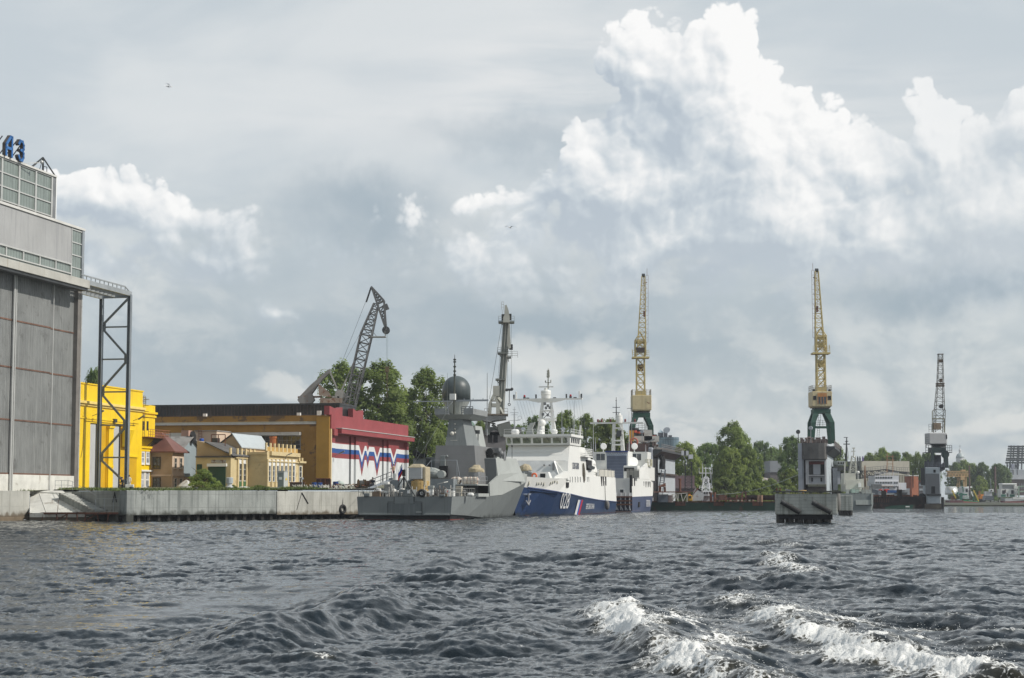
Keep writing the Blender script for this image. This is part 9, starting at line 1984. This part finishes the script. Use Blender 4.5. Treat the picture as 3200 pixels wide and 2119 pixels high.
 t=T('coal_heap','black heap of scrap on the barge beside the far dock wall','heap',P(2882,1556,466));g=MB();rng=random.Random(9);rings=[]
 for k in range(5):z=k/4;rings.append([P(2882,1560,466)+V((math.cos(a)*1.6*(1-z*.75)*rng.uniform(.8,1.15),math.sin(a)*1.6*(1-z*.75),z*1.5))for a in[6.28*i/12 for i in range(12)]])
 g.loft(rings);g.build('heap',M_black,t)
 # pale grey auxiliary vessel stern on, beside the right dock
 Y=405;z6=lambda zx,zy,d=0:P(2400+zx/4.9,1340+zy/4.9,Y+d);t=T('grey_vessel','pale grey auxiliary vessel with lattice mast moored beyond the right dock','ship',z6(1450,1240));B=lambda nm,m,x0,x1,y0,y1,d=0,dp=6,**k:box_part(t,nm,m,2400+x0/4.9,2400+x1/4.9,1340+y0/4.9,1340+y1/4.9,Y+d,dp,**k)
 mv=mat('pale_sea_grey',(.36,.39,.37),.6,var=.1,streak=(.28,.3,.28));mv2=mat('sea_grey',(.20,.225,.225),.6,var=.1);mcr=mat('cream_house',(.52,.52,.46),.6,var=.08)
 g=MB();g.loft([[z6(1100,1260),z6(1570,1260),z6(1590,1165),z6(1600,990),z6(1100,990)],[z6(1100,1260,25),z6(1590,1260,25),z6(1610,1165,25),z6(1610,990,25),z6(1100,990,25)]]);h=g.build('hull',mv2,t);B('hull_band',mv,1345,1592,1090,1165,-.12,.1);B('hull_ledge',M_darksteel,1345,1598,1163,1172,-.3,.4)
 g=MB();g.bar(z6(1588,990,-.1),z6(1588,1160,-.1),.35);g.build('corner_post',mv,h)
 B('deckhouse',mcr,1190,1440,780,960,3);B('upper_house',mcr,1180,1345,680,782,4,5);B('funnel',mcr,1390,1470,770,900,5,3);B('green_house',mat('pale_green_house',(.36,.48,.42),.6),1280,1400,925,980,1.5,2);B('white_locker',M_white,1385,1425,830,895,2.5,1)
 for x in(1200,1440,1500,1540):B('deck_box',mv,x,x+40,930+(x%3)*10,990,.8+(x%5)*.3,1)
 g=MB();g.rail([z6(1345,990,-.05),z6(1590,990,-.05)],1.3,3,.8,.04);g.build('railing',mat('rail_grey',(.3,.3,.28)),t)
 g=MB();g.truss(z6(1300,680,5),z6(1310,420,5),1.6,.8,5,.14,tb=.08);g.bar(z6(1312,420,5),z6(1312,295,5),.22);g.bar(z6(1275,345,5),z6(1335,345,5),.2);g.bar(z6(1290,297,5),z6(1332,297,5),.25);g.build('lattice_mast',mcr,t);g=MB();g.ball(z6(1318,430,4),.25,10);g.ball(z6(1380,668,3),.36,12);g.bar(z6(1380,780,3),z6(1380,668,3),.12);g.build('radome',M_shipwhite,t)
 g=MB();g.bar(z6(1170,850,2),z6(1178,520,2),.28);g.build('derrick_post',mcr,t)
 # masts and works of the ship behind the dock wall
 t=T('dark_ship','dark grey ship works and tall thin mast behind the right dock wall','ship',z6(1080,980,15));B=lambda nm,m,x0,x1,y0,y1,d=15,dp=6,**k:box_part(t,nm,m,2400+x0/4.9,2400+x1/4.9,1340+y0/4.9,1340+y1/4.9,Y+d,dp,**k)
 B('side_wall',mat('slate_side',(.13,.145,.17),.6,var=.15),1000,1070,600,1050,14,20);B('bridge',mv,1065,1190,490,560,16);B('dark_gallery',M_darksteel,1010,1400,575,640,15);B('house',mat('pale_slate',(.36,.38,.42),.6,var=.15),1060,1110,640,850,15.5);B('house',M_darksteel,1110,1180,650,800,17)
 for x in(1075,1115,1150):B('window',M_dark,x,x+16,510,540,15.9,.2)
 g=MB();g.tube(z6(1198,500,18),z6(1205,135,18),.3,.12,8);g.bar(z6(1155,235,18),z6(1252,235,18),.22);g.bar(z6(1160,133,18),z6(1222,133,18),.14);g.bar(z6(1203,190,18),z6(1205,200,18),.7);g.bar(z6(1205,210,18),z6(1175,480,18),.06);g.bar(z6(1205,210,18),z6(1240,480,18),.06);g.bar(z6(1105,430,20),z6(1108,310,20),.2);g.bar(z6(1080,318,20),z6(1125,318,20),.12);g.bar(z6(1120,440,20),z6(1120,265,20),.14);g.build('mast',M_darksteel,t)
mid_far()
# ------------------------------------------------------------------ far right bank
def far_right():
 q5=lambda zx,zy,Y:P(2880+zx/6.534,1360+zy/6.534,Y)
 B=lambda t,nm,m,x0,x1,y0,y1,Y,dp,**k:box_part(t,nm,m,2880+x0/6.534,2880+x1/6.534,1360+y0/6.534,1360+y1/6.534,Y,dp,**k)
 Y=1500;t=T('bell_tower','distant white church bell tower with grey dome rising over the far trees','tower',q5(790,680,Y));w=mat('church_white',(.62,.62,.62),.7,var=.04);gd=mat('grey_green_dome',(.36,.40,.40),.5,var=.06);z=lambda zy:q5(790,zy,Y).z;c=q5(790,600,Y);r=83/6.534*Y/F
 g=MB();g.lathe(V((c.x,Y,0)),[(r,z(760)),(r,z(520)),(r*1.06,z(510)),(r*1.0,z(500)),(r*1.0,z(468)),(r*1.06,z(462))],18);tw=g.build('drum',w,t)
 for o in(-.5,.5):g=MB();g.lathe(V((c.x+o*r*1.1,Y-r*.8,z(600))),[(r*.2,0),(r*.2,(z(545)-z(600)))],10);g.build('arch_opening',mat('arch_shadow',(.10,.10,.11)),tw)
 g=MB();g.lathe(V((c.x,Y,z(462))),[(r*1.02*math.cos(a),(z(365)-z(462))*math.sin(a))for a in[i*math.pi/20 for i in range(10)]],18);g.build('dome',gd,t,True)
 g=MB();g.lathe(V((c.x,Y,0)),[(r*.28,z(375)),(r*.26,z(325)),(r*.34,z(320)),(r*.30,z(300)),(r*.12,z(285)),(.12,z(262))],12);g.bar(V((c.x,Y,z(270))),V((c.x,Y,z(205))),.3);g.bar(V((c.x-.9,Y,z(225))),V((c.x+.9,Y,z(225))),.3);g.build('lantern',w,t)
 t=T('small_church_dome','little white dome topped by a gold ball left of the bell tower','dome',q5(680,660,Y));g=MB();d=q5(680,650,Y);g.lathe(V((d.x,Y,0)),[(2.2,z(700)),(2.1,z(630)),(1.2,z(605)),(.3,z(585))],14);g.build('roof',w,t);g=MB();g.ball(V((d.x,Y,z(570))),.75,10);g.build('gold_ball',mat('gold_leaf',(.75,.5,.08),.3,.6),t)
 # gantry crane
 Y=880;t=T('gantry_crane','tan lattice gantry crane among the far trees','crane',q5(800,1050,Y));m=mat('tan_gantry',(.50,.33,.16),.7,var=.1);g=MB()
 a,c=q5(520,790,Y),q5(955,790,Y);g.truss(a,c,2.6,2.6,14,.4,a=(0,1,0),d0=(855-742)/6.534*Y/F*.9,d1=(855-742)/6.534*Y/F*.9,tb=.2);g.build('girder',m,t)
 for x0,x1 in((770,710),(735,740),(790,775),(855,868),(905,905)):g=MB();g.bar(q5(x0,840,Y),q5(x1,1055,Y),.35 if x0<850 else.7);g.build('leg',m,t)
 g=MB();g.bar(q5(705,850,Y),q5(775,950,Y),.3);g.bar(q5(775,950,Y),q5(735,1055,Y),.3);g.build('brace',m,t);B(t,'trolley_cab',m,800,885,850,915,Y-2,4);B(t,'hoist_house',m,822,900,705,745,Y,3)
 # white tents / silver half-round sheds
 for i,(x0,x1,lb)in enumerate(((585,790,'left silver arched shed roof behind the dredger'),(860,1110,'right silver arched shed roof behind the dredger'))):
  Y=930;a,c=q5(x0,1215,Y),q5(x1,1215,Y);h=q5(x0,1045,Y).z-a.z;rr=h;t=T('arched_shed',lb,'shed',a,'silver arched sheds');g=MB();prof=[V((0,rr*math.cos(b_)*.8,rr*math.sin(b_)))for b_ in[i_*math.pi/14 for i_ in range(15)]];g.loft([[a+p+V((0,8,0))for p in prof],[c+p+V((0,8,0))for p in prof]]);g.build('roof',mat('silver_sheet',(.58,.60,.60),.35,.3,var=.1,stain=(.5,.45,.36),st=(.55,.65),ss_=.2),t,True)
  # dredger
 Y=860;t=T('dredger','small dredger with green and red hull, green pipework and yellow booms','boat',q5(1000,1390,Y));gr,rd=mat('bright_green_hull',(.015,.22,.08),.5),mat('brick_red_hull',(.36,.08,.065),.6)
 g=MB();f_=lambda zx,zy,d=0:q5(zx,zy,Y+d);lo=lambda y0,y1:g.loft([[f_(858,y0),f_(858,y1),f_(858,y1,10),f_(858,y0,10)],[f_(1180,y0+(40 if y0<1330 else 22)),f_(1120 if y1>1380 else 1178,y1+(0 if y1>1380 else 22)),f_(1120,y1,10),f_(1180,y0+40,10)]])
 lo(1348,1400);g.build('red_hull',rd,t);g=MB();lo(1318,1347);g.build('green_gunwale',gr,t);B(t,'end_hull',mat('dark_red_hull',(.12,.03,.035),.7),590,857,1330,1400,Y,10)
 B(t,'cabin',M_white,868,972,1240,1300,Y+2,3);B(t,'engine_house',mat('dredger_white',(.55,.55,.55),.6),790,965,1075,1240,Y+5,4);B(t,'window',M_dark,905,945,1100,1160,Y+4.9,.2)
 gp=mat('green_pipework',(.01,.12,.075),.5);g=MB();g.bar(f_(805,1320,1),f_(805,1180,1),1.1);g.tube(f_(770,1205,1),f_(930,1215,1),.42,n=10);g.tube(f_(735,1165,1),f_(735,1210,1),.5,n=10);g.tube(f_(850,1160,3),f_(845,1060,3),.25,n=8);g.tube(f_(845,1065,3),f_(820,1055,3),.25,n=8);g.tube(f_(1060,1330,2),f_(1060,1250,2),.3,n=8);g.build('pipework',gp,t)
 yl=mat('boom_yellow',(.55,.40,.03),.6)
 for a_,c_ in(((625,1130),(700,1290)),((1062,1125),(1165,1350))):g=MB();g.bar(f_(*a_,1),f_(*c_,1),.55);g.build('boom',yl,t)
 g=MB();g.bar(f_(1010,1150,1),f_(1050,1250,1),.45);g.build('white_boom',M_white,t);B(t,'rust_heap',M_rust,620,700,1240,1320,Y+1,3)
 for i,(x0,x1,y0,y1,lb)in enumerate(((960,992,618,1300,'tall brown steel pile standing behind the dredger'),(1480,1522,640,1235,'tall brown steel pile beside the white river boat'))):
  Yp=864 if i==0 else 880;a,c=q5((x0+x1)/2+8,y1,Yp),q5((x0+x1)/2-4,y0,Yp);o=T('spud_pile',lb,'pile',a,'brown spud piles');g=MB();rr=(x1-x0)/13.1*Yp/F;g.tube(a,c,rr,rr,12);g.build('tube',mat('brown_pile',(.12,.075,.065),.7,var=.2,streak=(.2,.13,.11)),o);g=MB();k=.3 if i else.25;g.tube(a,a.lerp(c,.09 if i else.26),rr*1.5 if i else rr*1.25,n=12);g.build('sleeve',M_darksteel,o)
 Y=900;t=T('excavator','orange excavator on the far bank with folded dark arm','excavator',q5(1240,1320,Y));B(t,'cab',mat('excavator_orange',(.60,.22,.02),.5),1168,1318,1225,1308,Y,4,bevel=.3);B(t,'track',M_black,1180,1310,1309,1360,Y+.5,4);g=MB();g.bar(q5(1200,1240,Y),q5(1170,1160,Y),.7);g.bar(q5(1170,1160,Y),q5(1195,1150,Y),.7);g.build('arm',mat('arm_brown',(.35,.15,.03)),t);B(t,'hood',mat('excavator_orange',(.6,.22,.02)),1190,1290,1205,1226,Y+.5,3)
 t=T('white_launch','cluster-moored small white launch left of the second brown pile','boat',q5(1380,1300,890));Y=890;B(t,'hull',mat('far_grey',(.3,.32,.34)),1300,1475,1235,1330,Y,5);B(t,'wheelhouse',M_white,1400,1472,1100,1160,Y+1,3);B(t,'deckhouse',mat('dredger_white',(.55,.55,.55)),1300,1440,1150,1235,Y+1.5,3);B(t,'window',M_dark,1412,1440,1118,1145,Y+.9,.2)
 g=MB();g.bar(q5(1418,1100,905),q5(1408,895,905),.22);g.cbox(q5(1405,895,905),(.9,.5,.3));tag(g.build('lamp_post',M_galv),'thin pale lamp post between the two brown piles','lamp')
 # white river boat at the frame edge
 Y=880;t=T('river_boat','white river boat with two decks and red boot line at the right edge','boat',q5(1800,1390,Y));f_=lambda zx,zy,d=0:q5(zx,zy,Y+d);W_M=mat('boat_cream_white',(.66,.66,.63),.5,var=.05)
 def hull(y0,y1,m,nm):g=MB();g.loft([[f_(1590,y0-20,4),f_(1640,y1,4),f_(1640,y1,5),f_(1590,y0-20,5)],[f_(1700,y0),f_(1710,y1),f_(1710,y1,10),f_(1700,y0,10)],[f_(1940,y0-10),f_(1940,y1),f_(1940,y1,10),f_(1940,y0-10,10)],[f_(2300,y0-40),f_(2300,y1),f_(2300,y1,10),f_(2300,y0-40,10)]]);return g.build(nm,m,t)
 hull(1290,1352,mat('boat_grey_white',(.46,.47,.47),.5,var=.05),'hull');hull(1354,1400,mat('boot_red',(.25,.05,.05),.6),'boot_line')
 B(t,'bulwark',W_M,1870,2095,1262,1312,Y-.1,1);B(t,'main_deckhouse',W_M,1620,1950,1100,1265,Y+2,6);B(t,'wheelhouse',W_M,1640,1945,1015,1100,Y+2.5,5);B(t,'roof',M_white,1640,1948,985,1016,Y+1.5,7,bevel=.4);B(t,'side_cab',W_M,1890,1985,1040,1095,Y+1,2);B(t,'stair_block',W_M,1900,1985,1130,1190,Y+1,2)
 for x in(1650,1830):B(t,'window',M_dark,x,x+52,1125,1200,Y+1.9,.2);B(t,'green_panel',gp,x-25,x+70,1210,1258,Y+1.85,.2)
 for x in(1745,1700):B(t,'door',mat('dark_door',(.10,.08,.08)),x,x+25,1190 if x==1745 else 1110,1255 if x==1745 else 1180,Y+1.88,.2)
 B(t,'window',mat('grey_awning',(.28,.28,.29)),1650,1880,1025,1095,Y+2.4,.2);g=MB();g.rail([f_(1985,1262,0),f_(2300,1225,0)],5,2,4,.25);g.build('railing',mat('green_rope_rail',(.3,.4,.3)),t)
 # stadium stand with floodlight bank
 Y=1250;t=T('stadium_stand','pale banded stadium stand on a brick base at the right edge','building',q5(1900,1200,Y));B(t,'upper_band',mat('stand_grey',(.44,.46,.49),.7,var=.04),1700,2500,703,810,Y,30);B(t,'lower_band',mat('stand_pale',(.52,.53,.55),.7),1690,2500,812,902,Y-.5,30);B(t,'brick_base',mat('stand_brick',(.20,.14,.125),.9,var=.25),1690,2500,903,1230,Y+3,26)
 for x in(1860,1945):B(t,'slot',mat('slot_dark',(.13,.13,.14)),x,x+22,703,810,Y-.1,.2)
 for x in(1990,2035,2075):B(t,'window',mat('old_glass',(.25,.25,.25),.4),x,x+22,985,1100,Y+2.9,.2)
 t=T('floodlight_bank','dark bank of eight rows of stadium floodlights on steel legs','floodlight',q5(1900,700,Y));md=mat('floodlight_grey',(.12,.125,.13),.6)
 rows=(245,292,342,388,434,486,524,574)
 for i,y in enumerate(rows):
  x0=1768-(i*8);x1=2160-i*4;g=MB();g.bar(q5(x0,y,Y),q5(x1,y,Y),.5,.35);n=13
  for k in range(n):p=q5(x0+(x1-x0)*(k+.5)/n,y-14,Y);g.lathe(p,[(.3,-.3),(.75,.2),(.7,.4)],8,axis=(-.3,-.9,-.25))
  g.build('lamp_row',md,t)
 g=MB()
 for x in(1835,1890,1965,1990,2060):g.bar(q5(x-40 if x<1900 else x-20,700,Y+2),q5(x,210,Y+2),.8);
 g.build('frame',md,t);g=MB();
 for x0 in(1745,1800,1910,1965):g.bar(q5(x0,700,Y+1),q5(x0,580,Y+1),.7);g.bar(q5(x0,700,Y+1),q5(x0+25,600,Y+1),.45)
 g.build('leg',md,t);B(t,'equipment_panel',mat('panel_lilac',(.30,.31,.38),.6),1838,1895,590,698,Y-1,2)
far_right()
# ------------------------------------------------------------------ things standing about on the quay, tyres, gulls
def qpt(px,Y,dz=0):p=P(px,1540,Y);return V((p.x,p.y,gz(0,Y)+dz))
def quay_things():
# electrical cabinet, roof vents standing on the grass
 Y=233;a=qpt(869,Y);f=Face((qpt(887,Y-1).x,qpt(887,Y-1).y),U,W_);zt=P(870,1474,Y).z;g0=a.z-.5
 t=T('electrical_cabinet','tall grey electrical cabinet standing on the quay before the office range','cabinet',a);s=Face((f.A.x,f.A.y),-W_,-U)
 wdt=s.s_(867,1500);e=f.s_(900,1500);g=MB();s.box(g,0,wdt,g0,zt,-e,0);g.build('body',mat('pale_cabinet',(.46,.48,.47),.5,var=.06),t,bevel=.02)
 g=MB();s.box(g,-.05,wdt+.08,zt+.003,zt+.1,-e-.05,.08);g.build('lid',M_mull,t);g=MB();s.box(g,.08,wdt-.08,g0+.8,zt-.15,.003,.04);d=g.build('door',mat('green_grey_door',(.20,.235,.225),.5,var=.05),t)
 g=MB();q=s.s_(877,1490);s.box(g,q-.2,q+.2,zt-1.05,zt-.7,.041,.05);g.build('notice',M_white,d)
 g=MB();q=f.s_(894,1497);m=f.pt(q,zt-1.1,.02);g.prism([m-U3*.35,m+U3*.35,m+V((0,0,.38))],W3*.01);g.build('warning_sign',mat('sign_yellow',(.7,.5,.03),.6),t)
 for px0,px1,yt,yb,Y,lb in((703,730,1492,1524,246,'white louvred roof vent cowl standing on the grass'),):
  a=qpt((px0+px1)/2,Y,-.2);r=(px1-px0)/2/F*Y;h=P(0,yt,Y).z-a.z;t=T('vent_cowl',lb,'vent',a);g=MB();g.lathe(a,[(r,0),(r*.95,h*.25),(r*.6,h*.32),(r*.6,h*.5)],14);g.build('base',mat('dull_white_sheet',(.50,.52,.53),.5),t);g=MB();g.lathe(a,[(r*.6,h*.5),(r*.85,h*.52),(r*.85,h*.95),(r*.7,h)],14);g.build('hood',mat('pale_hood',(.36,.40,.42),.5),t)
 t=T('tarpaulin_heap','small heap under a white tarpaulin beside the tan house','heap',qpt(582,255,-.2));g=MB();p=qpt(582,255,-.2);rng=random.Random(7);g.lathe(p,[(1.3,0),(1.2,.45),(.7,.95),(.15,1.25)],9);g.v=[v+V((rng.uniform(-.2,.2),rng.uniform(-.2,.2),rng.uniform(-.05,.1)))for v in g.v];g.build('tarpaulin',mat('dirty_white_tarp',(.52,.51,.48),.8,var=.15),t)
 for px,lb in((762,'low pale concrete ring lying in the grass'),):o=MB();p=qpt(px,243,0);o.lathe(p,[(.75,-.1),(.8,.12),(.5,.24),(.1,.28)],12);tag(o.build('concrete_ring',M_conc_wh),lb,'ring')
 # drums, skips and racks at the quay end
 mb_=mat('drum_blue',(.012,.05,.20),.45,var=.15,streak=(.1,.05,.04),sa=(.6,.75))
 for px0,px1,yt,Y,lb,hi in((974,989,1507,252,'darker blue drum behind the rusty skip corner',False),(989,1007,1508,246,'bright blue drum in front of the rusty skip',True),(1040,1057,1505,250,'blue drum right of the rusty skip by the cream wall edge',True)):
  r=(px1-px0)/2/F*Y;a=qpt((px0+px1)/2,Y,-.1);h=P(0,yt,Y).z-a.z;t=T('oil_drum',lb,'drum',a,'blue drums on the quay');g=MB();g.lathe(a,[(r,0),(r,h*.33),(r*1.05,h*.35),(r,h*.37),(r,h*.63),(r*1.05,h*.65),(r,h*.67),(r,h),(r*.9,h-.02)],16);g.build('barrel',mb_,t);g=MB();g.lathe(a,[(r*.88,h-.04),(r*.5,h+.01)],14);g.build('lid',M_galv if hi else M_darksteel,t)
 Y=254;a,c=qpt(988,Y,-.3),qpt(1030,Y,-.3);zt=P(0,1497,Y).z;t=T('rusty_skip','dark rust red open skip between the blue drums','skip',a);g=MB();L=c-a;D=V((0,2,0));H=zt-a.z
 for o,x,y in((a,L,V((0,.1,0))),(a+D,L,V((0,.1,0))),(a,V((.1,0,0)),D),(c-V((.1,0,0)),V((.1,0,0)),D),):g.ob(o,x,y,(0,0,H))
 b_=g.build('shell',mat('dark_rust_skip',(.06,.022,.018),.85,var=.4),t);g=MB();g.ob(a-V((.1,.1,-H)),L+V((.2,0,0)),V((0,.2,0)),(0,0,.12));
 for k in(.33,.66):g.ob(a+L*k-V((.05,.08,0)),(.1,0,0),(0,.08,0),(0,0,H))
 g.build('rim',M_rust,b_)
 a,c=qpt(905,250,0),qpt(950,250,0);t=T('low_rusty_trough','long low dark trough against the foot of the ochre wall','trough',a);g=MB();g.ob(a,c-a,(0,.8,0),(0,0,.75));g.build('body',mat('trough_brown',(.075,.05,.04),.9,var=.3),t);g=MB();g.ob(a+V((-.1,-.05,.76)),c-a+V((.2,0,0)),(0,.9,0),(0,0,.08));g.build('rim',M_rust,t)
 # white folding trestles, one by one
 rng=random.Random(12);mw=mat('trestle_white',(.66,.64,.58),.6,var=.1);pr=None
 for i,px in enumerate((918,932,938,954,971,985,1000,1012,1022,1048,1062,1080,1094)):
  p=qpt(px,236+(i%3)*1.6,0);t=T('folding_trestle','small white folding trestle among the row along the quay edge','trestle',p,'white folding trestles on the quay')
  a=rng.uniform(-.5,.5);dx=V((math.cos(a),math.sin(a),0))
  for s_,nm in((1,'leg'),(-1,'leg')):g=MB();g.bar(p-dx*.22*s_,p+dx*.2*s_+V((0,0,.52)),.06);g.bar(p-dx*.22*s_+V((0,.3,0)),p+dx*.2*s_+V((0,.3,.52)),.06);g.build(nm,mw,t)
  g=MB();g.bar(p-dx*.1+V((0,.15,.30)),p+dx*.28+V((0,.15,.26)),.05,.25);g.build('top',mw,t)
  # cable reels, scrap heap
 for px,Y,r,lb in((1128,243,.62,'wooden cable reel wound with grey cable near the gangway'),(1150,244,.60,'brown wooden cable reel right of the grey wound one')):
  p=qpt(px,Y,r);t=T('cable_reel',lb,'reel',p,'cable reels on the quay');ax=V((.95,.3,0)).normalized()
  for s_ in(-1,1):g=MB();g.lathe(p+ax*.38*s_,[(r,-.05),(r,.05)],18,axis=ax);g.build('flange',mat('weathered_wood',(.22,.14,.08),.9,var=.3),t)
  g=MB();g.lathe(p,[(r*.72,-.32),(r*.75,0),(r*.72,.32)],16,axis=ax);g.build('wound_cable',mat('grey_cable',(.27,.25,.22),.8)if px<1140 else mat('brown_drum_wood',(.16,.09,.06),.9),t)
 t=T('scrap_heap','tangled low heap of scrap pipes and timber at the quay end','heap',qpt(1095,246));rng=random.Random(31)
 for m,n,nm in((M_rust,26,'rusty_scrap'),(mat('scrap_wood',(.27,.20,.13),.9,var=.4),26,'timber_scrap'),(M_darksteel,18,'pipe_scrap')):
  g=MB()
  for i in range(n):p=qpt(rng.uniform(1040,1170),rng.uniform(238,252),rng.uniform(.05,.6));d=V((rng.uniform(-1,1),rng.uniform(-.6,.6),rng.uniform(-.25,.35)))*rng.uniform(.4,1.3);g.bar(p-d*.5,p+d*.5,rng.uniform(.05,.16))
  g.build(nm,m,t)
 t=T('steel_drum_stack','pale rounded plastic tank behind the blue drum','tank',qpt(1062,255,-.1));g=MB();p=qpt(1062,255,-.1);g.lathe(p,[(.55,0),(.62,.3),(.62,.75),(.35,1.05)],14);g.build('shell',mat('pale_green_tank',(.42,.48,.44),.5),t);g=MB();g.lathe(p,[(.2,1.0),(.2,1.12)],10);g.build('cap',M_white,t)
 o=MB();p=qpt(944,240,0);o.tube(p,V((p.x,p.y,P(0,1498,240).z)),.05,n=6);o.lathe(V((p.x,p.y,P(0,1498,240).z)),[(.2,0),(.15,.25)],8);tag(o.build('post_lamp',M_galv),'thin short post with a pale head in front of the rusty skip','post')
 # quay tyres
 L=(QB-QA).length
 for k,(px,py,r,Y,lb,tread)in enumerate(((1071,1591,.62,QB.y-.6,'smooth black tyre hanging flat on the quay corner',False),(1094,1597,.92,QC.y-1.2,'big lugged tractor tyre hanging beside the warship stern',True))):
  p=P(px,py,Y);ax=V((.75,-.65,0)).normalized();t=T('tyre_fender',lb,'tyre',p,'tyre fenders on the quay');g=MB();g.torus(p,ax,r*.72,r*.28*(1.3 if tread else 1),22,10);tr=g.build('tyre',M_black,t,True)
  if tread:
   g=MB();u=ax.cross(V((0,0,1))).normalized()
   for i in range(18):a=i/18*6.283;d=u*math.cos(a)+V((0,0,math.sin(a)));tg=ax.cross(d);c=p+d*r*1.03;g.bar(c-ax*.30+tg*.08,c+tg*-.05,.09);g.bar(c+ax*.30+tg*.08,c+tg*-.05,.09)
   g.build('lug',M_black,tr)
  g=MB();g.path([p+V((0,0,r*.7)),p+V((0,.4,3.55-p.z))],.035);g.build('rope',M_darksteel,t)
quay_things()
def gull(p,span,bank,head,label,cat='gull',sitting=False):
 """body, two bent wings, tail"""
 t=T('gull',label,cat,p,'gulls over the river');h=V((head[0],head[1],0)).normalized();s=V((h.y,-h.x,0));up=V((0,0,1));k=span
 s2=(s*math.cos(bank)+up*math.sin(bank));u2=(up*math.cos(bank)-s*math.sin(bank))
 g=MB();prof=[(.012,-.20),(.045,-.13),(.062,-.02),(.055,.07),(.036,.13),(.040,.17),(.022,.205),(.006,.24)];g.lathe(p,[(r*k,z*k)for r,z in prof],10,axis=h);b=g.build('body',mat('gull_white',(.72,.72,.72),.7,var=.05),t,True)
 g=MB();q=p+h*.205*k;g.tube(q,q+h*.07*k-u2*.01*k,.014*k,.003*k,6);g.build('beak',mat('gull_beak',(.5,.3,.04),.6),b)
 g=MB();g.hexa([p-h*.16*k-s2*.03*k,p-h*.16*k+s2*.03*k,p-h*.29*k+s2*.06*k,p-h*.29*k-s2*.06*k],[x+u2*.012*k for x in(p-h*.16*k-s2*.03*k,p-h*.16*k+s2*.03*k,p-h*.29*k+s2*.06*k,p-h*.29*k-s2*.06*k)]);g.build('tail',mat('gull_white',(.7,.7,.7)),t)
 for sg in(-1,1):
  g=MB()
  if sitting:st=[(.04,.02,.09,.06),(.06,.03,-.12,.05),(.05,.045,-.27,.02)];rings=[[p+s2*sg*a*k+u2*(b_-.01)*k+h*(c+d)*k,p+s2*sg*a*k+u2*(b_-.01)*k+h*(c-d)*k,p+s2*sg*(a-.012)*k+u2*(b_+.02)*k+h*c*k]for a,b_,c,d in st]
  else:st=[(.03,.02,.0,.075),(.22,.11,.03,.075),(.40,.10,-.02,.05),(.56,.04,-.10,.012)];rings=[[p+s2*sg*a*k+u2*b_*k+h*(c+d)*k,p+s2*sg*a*k+u2*(b_+.012)*k+h*(c)*k,p+s2*sg*a*k+u2*b_*k+h*(c-d)*k]for a,b_,c,d in st]
  g.loft(rings);w=g.build('wing',mat('gull_grey',(.30,.32,.34),.7),t)
  if not sitting:g=MB();a,b_,c,d=st[-1];e=p+s2*sg*a*k+u2*b_*k+h*c*k;g.tube(p+s2*sg*.5*k+u2*.066*k-h*.07*k,e+s2*sg*.02*k,.012*k,.003,5);g.build('wing_tip',M_black,w)
gull(P(527,270,75),.62,-.5,(.8,.35),'white gull gliding high at the left of the sky')
gull(P(1594,711,82),.55,.12,(-.5,-.8),'dark winged gull gliding low in the middle of the sky')
for i,(px,py)in enumerate(((88,1628),(608,1627))):p=water_at(px,py);gull(p+V((0,-1.5,.16)),.62,0,(1 if i else-1,-.2),('white gull floating beside the foot of the rusty jetty','white gull floating in front of the quay wall middle')[i],sitting=True)
# ------------------------------------------------------------------ thin river haze
def haze():
 g=MB();g.box(-1100,1100,-40,2300,-3.5,64);o=g.build('haze',None);m=bpy.data.materials.new('thin_haze');m.use_nodes=True;nt=m.node_tree;nt.nodes.clear()
 v=nt.nodes.new('ShaderNodeVolumePrincipled');v.inputs['Color'].default_value=(.86,.92,1,1);v.inputs['Density'].default_value=.00013;v.inputs['Anisotropy'].default_value=.2
 out=nt.nodes.new('ShaderNodeOutputMaterial');nt.links.new(v.outputs[0],out.inputs['Volume']);o.data.materials.append(m)
 tag(o,'thin pale haze over the river','haze',kind='stuff')
if HAZE:haze()
